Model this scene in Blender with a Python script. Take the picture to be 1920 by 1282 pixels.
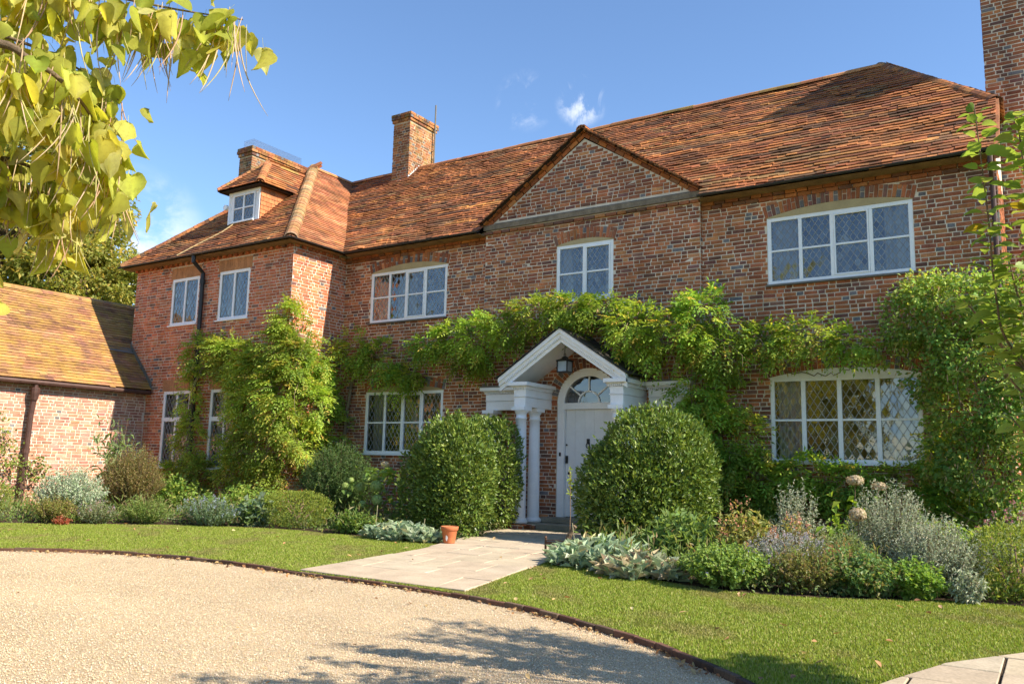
import bpy, math, random
import numpy as np
from math import sin, cos, tan, atan2, pi, sqrt, radians
from mathutils import Vector, Matrix
from mathutils.geometry import tessellate_polygon

random.seed(11)
rng = np.random.default_rng(11)
SC = bpy.context.scene
COL = SC.collection
for _o in list(bpy.data.objects):
    bpy.data.objects.remove(_o)

# ------------------------------------------------------------------ camera
F_PX, YAW, PITCH, ROLL, CAM = 1550.0, radians(-33.2), radians(8.328), radians(1.332), np.array([0.0, -13.615, 1.15])
fwd = np.array([sin(YAW) * cos(PITCH), cos(YAW) * cos(PITCH), sin(PITCH)])
_r = np.array([cos(YAW), -sin(YAW), 0.0])
_u = np.cross(_r, fwd)
right = cos(ROLL) * _r + sin(ROLL) * _u
upv = -sin(ROLL) * _r + cos(ROLL) * _u
cd = bpy.data.cameras.new("camera")
cam = bpy.data.objects.new("camera", cd)
COL.objects.link(cam)
cam.matrix_world = Matrix(((right[0], upv[0], -fwd[0], CAM[0]), (right[1], upv[1], -fwd[1], CAM[1]),
                           (right[2], upv[2], -fwd[2], CAM[2]), (0, 0, 0, 1)))
cd.sensor_width = 36.0
cd.lens = F_PX / 1920 * 36.0
cd.clip_start = 0.05
cd.clip_end = 3000
SC.camera = cam

# ------------------------------------------------------------------ light
SUN_DIR = np.array([0.785, 0.068, 0.614])
SUN_DIR /= np.linalg.norm(SUN_DIR)
w = bpy.data.worlds.new("World")
SC.world = w
w.use_nodes = True
wn, wl = w.node_tree.nodes, w.node_tree.links
bg = wn["Background"]
sky = wn.new("ShaderNodeTexSky")
sky.sky_type = 'NISHITA'
sky.sun_disc = False
sky.sun_elevation = math.asin(SUN_DIR[2])
sky.sun_rotation = atan2(SUN_DIR[0], SUN_DIR[1])
sky.altitude = 50
sky.air_density = 1.0
sky.dust_density = 0.0
sky.ozone_density = 5.0
bg.inputs[1].default_value = 0.080
tc = wn.new("ShaderNodeTexCoord")


def wispy(direction, inner, outer, scale, seed, lo, hi, stretch=(1, 1, 1)):
    nrm = wn.new("ShaderNodeVectorMath"); nrm.operation = 'NORMALIZE'
    wl.new(tc.outputs['Generated'], nrm.inputs[0])
    dot = wn.new("ShaderNodeVectorMath"); dot.operation = 'DOT_PRODUCT'
    wl.new(nrm.outputs[0], dot.inputs[0])
    d = np.array(direction, float); d /= np.linalg.norm(d)
    dot.inputs[1].default_value = tuple(d)
    mr = wn.new("ShaderNodeMapRange"); mr.interpolation_type = 'SMOOTHSTEP'
    mr.inputs['From Min'].default_value = cos(radians(outer))
    mr.inputs['From Max'].default_value = cos(radians(inner))
    wl.new(dot.outputs['Value'], mr.inputs['Value'])
    mp = wn.new("ShaderNodeMapping"); mp.inputs['Location'].default_value = (seed, seed * 1.7, 0)
    mp.inputs['Scale'].default_value = stretch
    wl.new(nrm.outputs[0], mp.inputs['Vector'])
    nz = wn.new("ShaderNodeTexNoise"); nz.inputs['Scale'].default_value = scale
    nz.inputs['Detail'].default_value = 8; nz.inputs['Roughness'].default_value = 0.62
    nz.inputs['Distortion'].default_value = 0.6
    wl.new(mp.outputs[0], nz.inputs['Vector'])
    m2 = wn.new("ShaderNodeMapRange"); m2.interpolation_type = 'SMOOTHSTEP'
    m2.inputs['From Min'].default_value = lo; m2.inputs['From Max'].default_value = hi
    wl.new(nz.outputs['Fac'], m2.inputs['Value'])
    mu = wn.new("ShaderNodeMath"); mu.operation = 'MULTIPLY'
    wl.new(mr.outputs[0], mu.inputs[0]); wl.new(m2.outputs[0], mu.inputs[1])
    return mu.outputs[0]


last = sky.outputs[0]
for args, amt in (((( -0.49, 0.765, 0.415), 0.2, 2.2, 22, 3.1, 0.47, 0.72, (1, 1, 1.0)), 0.42),
                  (((-0.435, 0.80, 0.415), 0.2, 1.9, 24, 8.3, 0.44, 0.66, (1.6, 1.6, 0.8)), 0.6),
                  (((-0.83, 0.505, 0.232), 0.8, 5.0, 12, 1.2, 0.36, 0.62, (1, 1, 1.6)), 0.65)):
    f_ = wispy(*args)
    sc_ = wn.new("ShaderNodeMath"); sc_.operation = 'MULTIPLY'; sc_.inputs[1].default_value = amt
    wl.new(f_, sc_.inputs[0])
    mx = wn.new("ShaderNodeMixRGB"); mx.inputs['Color2'].default_value = (5.6, 5.7, 5.9, 1)
    wl.new(sc_.outputs[0], mx.inputs['Fac']); wl.new(last, mx.inputs['Color1'])
    last = mx.outputs[0]
wl.new(last, bg.inputs[0])

sd = bpy.data.lights.new("sun", 'SUN')
sun = bpy.data.objects.new("sun", sd)
COL.objects.link(sun)
sun.rotation_euler = Vector(tuple(SUN_DIR)).to_track_quat('Z', 'Y').to_euler()
sun.location = (20, 0, 30)
sd.energy = 3.3
sd.angle = radians(0.53)
sd.color = (1.0, 0.90, 0.74)

SC.view_settings.view_transform = 'Standard'
SC.view_settings.look = 'None'
SC.view_settings.gamma = 1.0
SC.view_settings.exposure = 1.62
SC.render.engine = 'CYCLES'
SC.cycles.use_denoising = True
SC.cycles.max_bounces = 6
SC.cycles.transparent_max_bounces = 16
SC.cycles.caustics_reflective = False
SC.cycles.caustics_refractive = False

# ------------------------------------------------------------------ helpers
WORLD = {}


def thing(name, label, cat, loc, group=None, kind=None):
    o = bpy.data.objects.new(name, None)
    o.empty_display_size = 0.2
    COL.objects.link(o)
    o.location = loc
    WORLD[o.name] = np.array(loc, float)
    if label: o['label'] = label
    if cat: o['category'] = cat
    if group: o['group'] = group
    if kind: o['kind'] = kind
    return o


def mk(name, V, F, mat, parent=None, col=None, origin=None, smooth=False, label=None, cat=None, group=None, kind=None):
    V = np.asarray(V, np.float64).reshape(-1, 3)
    pw = WORLD[parent.name] if parent is not None else np.zeros(3)
    og = np.array(origin, float) if origin is not None else pw
    me = bpy.data.meshes.new(name)
    me.vertices.add(len(V))
    me.vertices.foreach_set('co', (V - og).astype(np.float32).ravel())
    if isinstance(F, np.ndarray):
        F = [F]
    if len(F) and not isinstance(F[0], np.ndarray):
        li = np.array([i for f in F for i in f], np.int32)
        st = np.cumsum([0] + [len(f) for f in F[:-1]]).astype(np.int32)
    else:
        li = np.concatenate([f.ravel() for f in F]).astype(np.int32)
        ks = np.concatenate([np.full(len(f), f.shape[1], np.int32) for f in F])
        st = np.concatenate([[0], np.cumsum(ks)[:-1]]).astype(np.int32)
    me.loops.add(len(li))
    me.loops.foreach_set('vertex_index', li)
    me.polygons.add(len(st))
    me.polygons.foreach_set('loop_start', st)
    me.polygons.foreach_set('use_smooth', np.full(len(st), bool(smooth)))
    if col is not None:
        a = me.color_attributes.new('col', 'FLOAT_COLOR', 'POINT')
        c = np.ones((len(V), 4), np.float32)
        c[:, :3] = col
        a.data.foreach_set('color', c.ravel())
    me.update(calc_edges=True)
    me.materials.append(mat)
    o = bpy.data.objects.new(name, me)
    COL.objects.link(o)
    if parent is not None:
        o.parent = parent
        o.location = og - pw
    else:
        o.location = og
    WORLD[o.name] = og
    if label: o['label'] = label
    if cat: o['category'] = cat
    if group: o['group'] = group
    if kind: o['kind'] = kind
    return o


class MB:
    """collects shapes for one mesh"""
    def __init__(self):
        self.v, self.f, self.c = [], [], []

    def add(self, verts, faces, col=None):
        b = len(self.v)
        self.v.extend([tuple(p) for p in verts])
        self.f.extend([tuple(i + b for i in f) for f in faces])
        self.c.extend([col if col is not None else (1, 1, 1)] * len(verts))

    def box(self, x0, x1, y0, y1, z0, z1, col=None):
        v = [(x0, y0, z0), (x1, y0, z0), (x1, y1, z0), (x0, y1, z0), (x0, y0, z1), (x1, y0, z1), (x1, y1, z1), (x0, y1, z1)]
        self.add(v, [(0, 3, 2, 1), (4, 5, 6, 7), (0, 1, 5, 4), (1, 2, 6, 5), (2, 3, 7, 6), (3, 0, 4, 7)], col)

    def obox(self, c, ax, ay, az, col=None):
        c, ax, ay, az = [np.array(q, float) for q in (c, ax, ay, az)]
        v = [c + i * ax + j * ay + k * az for k in (-1, 1) for j, i in ((-1, -1), (-1, 1), (1, 1), (1, -1))]
        self.add(v, [(0, 3, 2, 1), (4, 5, 6, 7), (0, 1, 5, 4), (1, 2, 6, 5), (2, 3, 7, 6), (3, 0, 4, 7)], col)

    def tube(self, pts, rad, n=8, col=None, caps=True):
        pts = [np.array(p, float) for p in pts]
        if not hasattr(rad, '__len__'): rad = [rad] * len(pts)
        V, Fc = [], []
        a = None
        for i, p in enumerate(pts):
            t = (pts[min(i + 1, len(pts) - 1)] - pts[max(i - 1, 0)])
            t = t / (np.linalg.norm(t) + 1e-9)
            if a is None:
                a = np.cross(t, (0, 0, 1) if abs(t[2]) < .9 else (1, 0, 0))
            a = a - t * (a @ t); a /= (np.linalg.norm(a) + 1e-9)
            b = np.cross(t, a)
            for k in range(n):
                g = 2 * pi * k / n
                V.append(p + rad[i] * (cos(g) * a + sin(g) * b))
        for i in range(len(pts) - 1):
            for k in range(n):
                Fc.append((i * n + k, i * n + (k + 1) % n, (i + 1) * n + (k + 1) % n, (i + 1) * n + k))
        if caps:
            Fc.append(tuple(range(n))[::-1]); Fc.append(tuple((len(pts) - 1) * n + k for k in range(n)))
        self.add(V, Fc, col)

    def lathe(self, cx, cy, prof, n=24, col=None):
        V = [(cx + r * cos(2 * pi * k / n), cy + r * sin(2 * pi * k / n), z) for r, z in prof for k in range(n)]
        Fc = [(i * n + k, i * n + (k + 1) % n, (i + 1) * n + (k + 1) % n, (i + 1) * n + k) for i in range(len(prof) - 1) for k in range(n)]
        Fc.append(tuple(range(n))[::-1]); Fc.append(tuple((len(prof) - 1) * n + k for k in range(n)))
        self.add(V, Fc, col)

    def build(self, name, mat, parent=None, **kw):
        return mk(name, self.v, self.f, mat, parent, col=np.array(self.c, float), **kw)


def bevel(o, wd=0.004, seg=1):
    m = o.modifiers.new('bevel', 'BEVEL'); m.width = wd; m.segments = seg; m.limit_method = 'ANGLE'
    return o


def pj_depth(p):
    return (np.asarray(p) - CAM) @ fwd


def pj_px(p):
    d = np.asarray(p, float) - CAM
    z = d @ fwd
    return 960 + F_PX * (d @ right) / z, 641 - F_PX * (d @ upv) / z


def inpoly(x, y, poly):
    x = np.asarray(x); y = np.asarray(y)
    res = np.zeros(x.shape, bool)
    n = len(poly)
    for i in range(n):
        x0, y0 = poly[i]; x1, y1 = poly[(i + 1) % n]
        if y0 == y1: continue
        c = ((y0 > y) != (y1 > y)) & (x < (x1 - x0) * (y - y0) / (y1 - y0) + x0)
        res ^= c
    return res


def wob(x, y, s=1.0, seed=0.0):
    """cheap smooth pseudo noise in about -1..1"""
    x = x * s; y = y * s
    return (np.sin(x * 1.7 + seed + 1.3 * np.sin(y * 1.1 + seed * 2)) + np.sin(y * 2.3 - seed + 1.7 * np.sin(x * .9 - seed))
            + .6 * np.sin(x * 4.1 + y * 3.3 + seed * 3)) / 2.6


# ------------------------------------------------------------------ materials
def new_mat(name):
    m = bpy.data.materials.new(name); m.use_nodes = True
    return m, m.node_tree.nodes, m.node_tree.links, m.node_tree.nodes['Principled BSDF']


def ramp(nn, stops):
    r = nn.new("ShaderNodeValToRGB")
    el = r.color_ramp.elements
    while len(el) < len(stops): el.new(0.5)
    for e, (p, c) in zip(el, stops):
        e.position = p; e.color = (c[0], c[1], c[2], 1)
    return r


def noise(nn, ll, scale, detail=4, rough=.55, vec=None):
    t = nn.new("ShaderNodeTexNoise"); t.inputs['Scale'].default_value = scale
    t.inputs['Detail'].default_value = detail; t.inputs['Roughness'].default_value = rough
    if vec is not None: ll.new(vec, t.inputs['Vector'])
    return t


def surf(name, base=None, rough=.8, spec=.3, n1=6.0, v1=.25, n2=60.0, v2=.15, bump=.0, bscale=80.0, bdist=.01, metal=0.0,
         stain=None, stain_scale=1.5, stain_lo=.55, stain_hi=.75, stain_amt=.6, streak=0.0):
    """base None = colour attribute 'col'; value noise at two scales, optional patchy stain, bump"""
    m, nn, ll, bs = new_mat(name)
    geo = nn.new("ShaderNodeNewGeometry")
    pos = geo.outputs['Position']
    if base is None:
        a = nn.new("ShaderNodeAttribute"); a.attribute_name = 'col'
        c = a.outputs['Color']
    else:
        a = nn.new("ShaderNodeRGB"); a.outputs[0].default_value = (*base, 1); c = a.outputs[0]
    for sc, vv in ((n1, v1), (n2, v2)):
        if vv <= 0: continue
        t = noise(nn, ll, sc, 5, .6, pos)
        mr = nn.new("ShaderNodeMapRange")
        mr.inputs['From Min'].default_value = .3; mr.inputs['From Max'].default_value = .7
        mr.inputs['To Min'].default_value = 1 - vv; mr.inputs['To Max'].default_value = 1 + vv
        ll.new(t.outputs['Fac'], mr.inputs['Value'])
        mu = nn.new("ShaderNodeVectorMath"); mu.operation = 'SCALE'
        ll.new(c, mu.inputs[0]); ll.new(mr.outputs[0], mu.inputs['Scale'])
        c = mu.outputs[0]
    if stain is not None:
        t = noise(nn, ll, stain_scale, 8, .68, pos)
        mr = nn.new("ShaderNodeMapRange"); mr.inputs['From Min'].default_value = stain_lo; mr.inputs['From Max'].default_value = stain_hi
        mr.inputs['To Max'].default_value = stain_amt
        ll.new(t.outputs['Fac'], mr.inputs['Value'])
        mx = nn.new("ShaderNodeMixRGB"); mx.inputs['Color2'].default_value = (*stain, 1)
        ll.new(mr.outputs[0], mx.inputs['Fac']); ll.new(c, mx.inputs['Color1'])
        c = mx.outputs[0]
    if streak > 0:
        mp = nn.new("ShaderNodeMapping"); mp.inputs['Scale'].default_value = (3.2, 3.2, .35)
        ll.new(pos, mp.inputs['Vector'])
        t = noise(nn, ll, 1.0, 6, .65, mp.outputs[0])
        mr = nn.new("ShaderNodeMapRange"); mr.inputs['From Min'].default_value = .36; mr.inputs['From Max'].default_value = .66
        mr.inputs['To Min'].default_value = 1 - streak; mr.inputs['To Max'].default_value = 1 + streak * .5
        ll.new(t.outputs['Fac'], mr.inputs['Value'])
        mu = nn.new("ShaderNodeVectorMath"); mu.operation = 'SCALE'
        ll.new(c, mu.inputs[0]); ll.new(mr.outputs[0], mu.inputs['Scale'])
        c = mu.outputs[0]
    ll.new(c, bs.inputs['Base Color'])
    bs.inputs['Roughness'].default_value = rough
    bs.inputs['Specular IOR Level'].default_value = spec
    bs.inputs['Metallic'].default_value = metal
    if bump > 0:
        t = noise(nn, ll, bscale, 6, .65, pos)
        b = nn.new("ShaderNodeBump"); b.inputs['Strength'].default_value = bump; b.inputs['Distance'].default_value = bdist
        ll.new(t.outputs['Fac'], b.inputs['Height']); ll.new(b.outputs[0], bs.inputs['Normal'])
    return m


def leafmat(name, rough=.45, spec=.35, trans=.35, tint=(1.25, 1.15, .6), mottle=0.0):
    m, nn, ll, bs = new_mat(name)
    a = nn.new("ShaderNodeAttribute"); a.attribute_name = 'col'
    c = a.outputs['Color']
    if mottle > 0:
        geo = nn.new("ShaderNodeNewGeometry")
        for sc, lo, hi, cc, am in ((38, .48, .62, (.20, .12, .03), mottle), (9, .45, .7, (.40, .34, .06), mottle * .7)):
            t = noise(nn, ll, sc, 5, .65, geo.outputs['Position'])
            mr = nn.new("ShaderNodeMapRange"); mr.inputs['From Min'].default_value = lo; mr.inputs['From Max'].default_value = hi
            mr.inputs['To Max'].default_value = am
            ll.new(t.outputs['Fac'], mr.inputs[0])
            mx = nn.new("ShaderNodeMixRGB"); mx.inputs['Color2'].default_value = (*cc, 1)
            ll.new(mr.outputs[0], mx.inputs['Fac']); ll.new(c, mx.inputs['Color1'])
            c = mx.outputs[0]
    ll.new(c, bs.inputs['Base Color'])
    bs.inputs['Roughness'].default_value = rough
    bs.inputs['Specular IOR Level'].default_value = spec
    tr = nn.new("ShaderNodeBsdfTranslucent")
    mu = nn.new("ShaderNodeVectorMath"); mu.operation = 'MULTIPLY'; mu.inputs[1].default_value = tint
    ll.new(c, mu.inputs[0]); ll.new(mu.outputs[0], tr.inputs['Color'])
    ms = nn.new("ShaderNodeMixShader"); ms.inputs[0].default_value = trans
    ll.new(bs.outputs[0], ms.inputs[1]); ll.new(tr.outputs[0], ms.inputs[2])
    ll.new(ms.outputs[0], nn['Material Output'].inputs['Surface'])
    return m


M = {}
M['brick'] = surf('old_brick', None, .88, .25, 5, .2, 70, .28, .55, 160, .006, stain=(.15, .11, .075), stain_scale=1.3, stain_lo=.52, stain_hi=.8, stain_amt=.5, streak=.22)
M['mortar'] = surf('lime_mortar', (.72, .61, .47), .95, .2, 2.0, .22, 60, .18, .5, 140, .006, stain=(.16, .13, .09), stain_scale=1.1, stain_lo=.52, stain_hi=.8, stain_amt=.4, streak=.18)
M['mortar_new'] = surf('pale_mortar', (.66, .56, .45), .95, .2, 2.0, .15, 60, .15, .4, 140, .005)
M['tile'] = surf('clay_tile', None, .85, .3, 3, .25, 60, .3, .5, 120, .006, stain=(.085, .066, .036), stain_scale=2.8, stain_lo=.49, stain_hi=.72, stain_amt=.7)
M['tile_lichen'] = surf('lichened_tile', None, .9, .2, 4, .2, 50, .25, .5, 120, .006, stain=(.46, .285, .055), stain_scale=2.6, stain_lo=.40, stain_hi=.68, stain_amt=.75)
M['soffit'] = surf('soffit_board', (.26, .16, .09), .85, .2, 5, .3, 40, .2)
M['underlay'] = surf('roof_underlay', (.05, .035, .025), .95, .1)
M['chim_lichen'] = surf('lichened_brick', None, .9, .2, 5, .2, 60, .25, .5, 150, .006, stain=(.40, .26, .06), stain_scale=3.4, stain_lo=.47, stain_hi=.66, stain_amt=.6, streak=.35)
M['white'] = surf('white_paint', (.88, .87, .85), .42, .45, 4, .04, 40, .04, .08, 50, .003, stain=(.56, .53, .46), stain_scale=7, stain_lo=.6, stain_hi=.8, stain_amt=.4)
M['cream'] = surf('cream_paint', (.46, .35, .18), .7, .3, 4, .12, 40, .08, .1, 50, .003)
M['black'] = surf('black_iron', (.022, .021, .020), .5, .45, 8, .3, 60, .2, .2, 90, .003)
M['iron_brown'] = surf('brown_painted_iron', (.075, .036, .028), .55, .4, 8, .25, 60, .2, .2, 90, .003)
M['rust'] = surf('rusty_iron', (.10, .055, .035), .85, .3, 12, .4, 80, .3, .4, 120, .004)
M['lead'] = surf('grey_lead', (.15, .135, .11), .6, .4, 5, .2, 40, .15, .2, 60, .004)
M['band'] = surf('weathered_band', (.20, .155, .105), .9, .2, 6, .3, 50, .25, .3, 70, .006)
M['lead_white'] = surf('white_flashing', (.62, .62, .60), .6, .4, 5, .1, 40, .1)
M['came'] = surf('lead_came', (.32, .32, .31), .5, .4, 8, .2, 60, .15)
M['stone'] = surf('step_stone', (.30, .26, .19), .9, .25, 4, .2, 60, .2, .4, 90, .006)
M['slab'] = surf('paving_stone', None, .9, .25, 3, .16, 50, .18, .4, 90, .005, stain=(.27, .22, .155), stain_scale=2.6, stain_lo=.54, stain_hi=.8, stain_amt=.5)
M['slate'] = surf('porch_slate', (.055, .05, .045), .8, .3, 6, .3, 50, .2, .3, 80, .005)
M['terracotta'] = surf('terracotta', (.48, .15, .06), .8, .3, 6, .15, 60, .12, .2, 100, .003)
M['bark'] = surf('bark', (.14, .10, .065), .95, .15, 8, .35, 60, .3, .7, 60, .015)
M['vine'] = surf('vine_bark', (.20, .15, .095), .95, .15, 8, .35, 60, .3, .6, 80, .01)
M['twig'] = surf('twig', (.21, .14, .09), .9, .2, 10, .3, 80, .2)
M['pod'] = surf('seed_pod', None, .75, .25, 6, .2, 50, .15)
M['curtain'] = surf('curtain_cloth', (.72, .74, .74), .9, .1, 3, .06, 60, .04)
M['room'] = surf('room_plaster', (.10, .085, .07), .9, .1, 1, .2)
M['soil'] = surf('soil', (.075, .052, .034), .98, .1, 5, .35, 60, .35, .8, 50, .03)
M['door'] = surf('door_paint', (.82, .81, .79), .45, .4, 3, .05, 30, .03)
M['leaf'] = leafmat('leaf', .5, .3, .48)
M['leaf_gloss'] = leafmat('glossy_leaf', .40, .42, .26)
M['leaf_silver'] = leafmat('silver_leaf', .7, .15, .2, (1.05, 1.1, .9))
M['leaf_big'] = leafmat('catalpa_leaf', .55, .2, .58, (1.35, 1.2, .5), mottle=.2)
M['petal'] = leafmat('petal', .7, .15, .35, (1.1, 1.05, .8))
M['dry'] = leafmat('dry_leaf', .7, .2, .25, (1.1, .9, .6))
M['grass'] = leafmat('grass_blade', .55, .25, .35, (1.15, 1.1, .6))
M['moss_wire'] = surf('guard_wire', (.30, .34, .42), .5, .4, 0, 0, 0, 0, metal=.2)
M['lamp_glass'] = surf('frosted_lantern_glass', (.34, .42, .52), .25, .5, 0, 0, 0, 0)


def glass_mat():
    m, nn, ll, bs = new_mat('window_glass')
    nn.remove(bs)
    tr = nn.new("ShaderNodeBsdfTransparent"); tr.inputs[0].default_value = (.86, .9, .88, 1)
    gl = nn.new("ShaderNodeBsdfGlossy"); gl.inputs['Roughness'].default_value = .015
    fr = nn.new("ShaderNodeFresnel"); fr.inputs['IOR'].default_value = 2.5
    geo = nn.new("ShaderNodeNewGeometry")
    t = noise(nn, ll, 9, 2, .5, geo.outputs['Position'])
    b = nn.new("ShaderNodeBump"); b.inputs['Strength'].default_value = .12; b.inputs['Distance'].default_value = .01
    ll.new(t.outputs['Fac'], b.inputs['Height']); ll.new(b.outputs[0], gl.inputs['Normal'])
    ms = nn.new("ShaderNodeMixShader")
    ll.new(fr.outputs[0], ms.inputs[0]); ll.new(tr.outputs[0], ms.inputs[1]); ll.new(gl.outputs[0], ms.inputs[2])
    ll.new(ms.outputs[0], nn['Material Output'].inputs['Surface'])
    return m


M['glass'] = glass_mat()


def lawn_mat():
    m, nn, ll, bs = new_mat('lawn_turf')
    geo = nn.new("ShaderNodeNewGeometry"); pos = geo.outputs['Position']
    t = noise(nn, ll, 1.3, 6, .6, pos)
    r = ramp(nn, [(.30, (.11, .155, .02)), (.5, (.145, .185, .03)), (.68, (.22, .20, .055)), (.85, (.30, .24, .10))])
    ll.new(t.outputs['Fac'], r.inputs[0])
    t2 = noise(nn, ll, 90, 4, .7, pos)
    mr = nn.new("ShaderNodeMapRange"); mr.inputs['From Min'].default_value = .3; mr.inputs['From Max'].default_value = .7
    mr.inputs['To Min'].default_value = .6; mr.inputs['To Max'].default_value = 1.35
    ll.new(t2.outputs['Fac'], mr.inputs[0])
    mu = nn.new("ShaderNodeVectorMath"); mu.operation = 'SCALE'
    ll.new(r.outputs[0], mu.inputs[0]); ll.new(mr.outputs[0], mu.inputs['Scale'])
    ll.new(mu.outputs[0], bs.inputs['Base Color'])
    bs.inputs['Roughness'].default_value = .9; bs.inputs['Specular IOR Level'].default_value = .1
    b = nn.new("ShaderNodeBump"); b.inputs['Strength'].default_value = .8; b.inputs['Distance'].default_value = .03
    ll.new(t2.outputs['Fac'], b.inputs['Height']); ll.new(b.outputs[0], bs.inputs['Normal'])
    return m


def gravel_mat():
    m, nn, ll, bs = new_mat('gravel')
    geo = nn.new("ShaderNodeNewGeometry"); pos = geo.outputs['Position']
    v = nn.new("ShaderNodeTexVoronoi"); v.inputs['Scale'].default_value = 140
    ll.new(pos, v.inputs['Vector'])
    sp = nn.new("ShaderNodeSeparateColor"); ll.new(v.outputs['Color'], sp.inputs[0])
    r = ramp(nn, [(0, (.40, .275, .155)), (.3, (.53, .40, .245)), (.7, (.62, .49, .32)), (1, (.70, .59, .43))])
    ll.new(sp.outputs[0], r.inputs[0])
    t = noise(nn, ll, .9, 5, .6, pos)
    mr = nn.new("ShaderNodeMapRange"); mr.inputs['From Min'].default_value = .3; mr.inputs['From Max'].default_value = .7
    mr.inputs['To Min'].default_value = .82; mr.inputs['To Max'].default_value = 1.1
    ll.new(t.outputs['Fac'], mr.inputs[0])
    mu = nn.new("ShaderNodeVectorMath"); mu.operation = 'SCALE'
    ll.new(r.outputs[0], mu.inputs[0]); ll.new(mr.outputs[0], mu.inputs['Scale'])
    c = mu.outputs[0]
    sx = nn.new("ShaderNodeVectorMath"); sx.operation = 'DISTANCE'; sx.inputs[1].default_value = (-6.3, -19.0, 0)
    ll.new(pos, sx.inputs[0])
    tw = noise(nn, ll, 1.7, 4, .6, pos)
    for rad in (9.9, 8.4):
        d = nn.new("ShaderNodeMath"); d.operation = 'SUBTRACT'; d.inputs[1].default_value = rad; ll.new(sx.outputs['Value'], d.inputs[0])
        ab = nn.new("ShaderNodeMath"); ab.operation = 'ABSOLUTE'; ll.new(d.outputs[0], ab.inputs[0])
        m3 = nn.new("ShaderNodeMapRange"); m3.interpolation_type = 'SMOOTHSTEP'
        m3.inputs['From Min'].default_value = .34; m3.inputs['From Max'].default_value = .05; m3.inputs['To Max'].default_value = .34
        ll.new(ab.outputs[0], m3.inputs['Value'])
        mm = nn.new("ShaderNodeMath"); mm.operation = 'MULTIPLY'; ll.new(m3.outputs[0], mm.inputs[0]); ll.new(tw.outputs['Fac'], mm.inputs[1])
        mx = nn.new("ShaderNodeMixRGB"); mx.inputs['Color2'].default_value = (.36, .26, .16, 1)
        ll.new(mm.outputs[0], mx.inputs['Fac']); ll.new(c, mx.inputs['Color1']); c = mx.outputs[0]
    ll.new(c, bs.inputs['Base Color'])
    bs.inputs['Roughness'].default_value = .95; bs.inputs['Specular IOR Level'].default_value = .15
    b = nn.new("ShaderNodeBump"); b.inputs['Strength'].default_value = .8; b.inputs['Distance'].default_value = .012
    b.invert = True
    ll.new(v.outputs['Distance'], b.inputs['Height']); ll.new(b.outputs[0], bs.inputs['Normal'])
    return m


M['lawn'] = lawn_mat()
M['gravel'] = gravel_mat()
M['stonechip'] = surf('gravel_stone', None, .85, .2, 30, .1, 0, 0)
M['field'] = surf('far_field', (.09, .12, .03), .95, .1, .05, .3, 2, .2)


# ------------------------------------------------------------------ ground
def poly_obj(name, pts, z, mat, parent=None, skirt=0.0, **kw):
    V = [(x, y, z) for x, y in pts]
    tris = tessellate_polygon([[Vector(p) for p in V]])
    Fc = []
    for t in tris:
        a, b, c = [np.array(V[i]) for i in t]
        Fc.append(tuple(t) if np.cross(b - a, c - a)[2] > 0 else tuple(t)[::-1])
    n = len(V)
    if skirt > 0:
        V += [(x, y, z - skirt) for x, y in pts]
        Fc += [(i, (i + 1) % n, (i + 1) % n + n, i + n) for i in range(n)]
    return mk(name, V, Fc, mat, parent, **kw)


def smooth_line(pts, n=8):
    pts = [np.array(p, float) for p in pts]
    out = []
    for i in range(len(pts) - 1):
        p0 = pts[max(i - 1, 0)]; p1 = pts[i]; p2 = pts[i + 1]; p3 = pts[min(i + 2, len(pts) - 1)]
        for k in range(n):
            t = k / n
            out.append(.5 * ((2 * p1) + (-p0 + p2) * t + (2 * p0 - 5 * p1 + 4 * p2 - p3) * t * t + (-p0 + 3 * p1 - 3 * p2 + p3) * t ** 3))
    out.append(pts[-1])
    return out


poly_obj('ground', [(-1500, -1500), (1500, -1500), (1500, 1500), (-1500, 1500)], -.10, M['field'], kind='structure')
poly_obj('gravel_drive', [(-26, -30), (4, -30), (4, -6.8), (-26, -6.8)], -.034, M['gravel'], kind='structure')

KERB = smooth_line([(-17.5, -14.5), (-14.6, -11.8), (-12.4, -9.8), (-10.69, -8.41), (-9.65, -7.74), (-8.07, -7.40), (-6.57, -7.45),
                    (-5.5, -7.45), (-4.51, -7.53), (-3.59, -7.73), (-2.43, -8.23), (-1.93, -8.56), (-1.42, -8.95), (-1.05, -9.4), (-.85, -10.0),
                    (-.8, -12.0)], 8)
LAWN = [(p[0], p[1]) for p in KERB] + [(-.8, -19), (28, -19), (28, 5), (-30, 5), (-30, -14.5)]
poly_obj('lawn', LAWN, 0.0, M['lawn'], skirt=.09, kind='structure')

BED_L = smooth_line([(-18.4, -8.3), (-16.0, -7.6), (-14.19, -6.55), (-12.41, -4.95), (-10.75, -4.18), (-8.9, -4.10), (-7.45, -4.15), (-7.35, -3.6),
                     (-7.6, -2.6), (-8.0, -1.4)], 5)
BED_L = [tuple(p) for p in BED_L] + [(-8.4, -.05), (-18.6, -.05)]
BED_R = smooth_line([(-5.75, -1.4), (-5.4, -3.0), (-5.25, -4.2), (-4.85, -4.7), (-4.1, -5.2), (-3.2, -5.6), (-2.35, -5.72), (-1.56, -5.4), (-.62, -4.85),
                     (.6, -4.9), (3, -5.0)], 5)
BED_R = [tuple(p) for p in BED_R] + [(3, -.02), (-5.9, -.02)]
poly_obj('soil_bed', BED_L, .008, M['soil'], kind='structure')
poly_obj('soil_bed', BED_R, .008, M['soil'], kind='structure')

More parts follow.
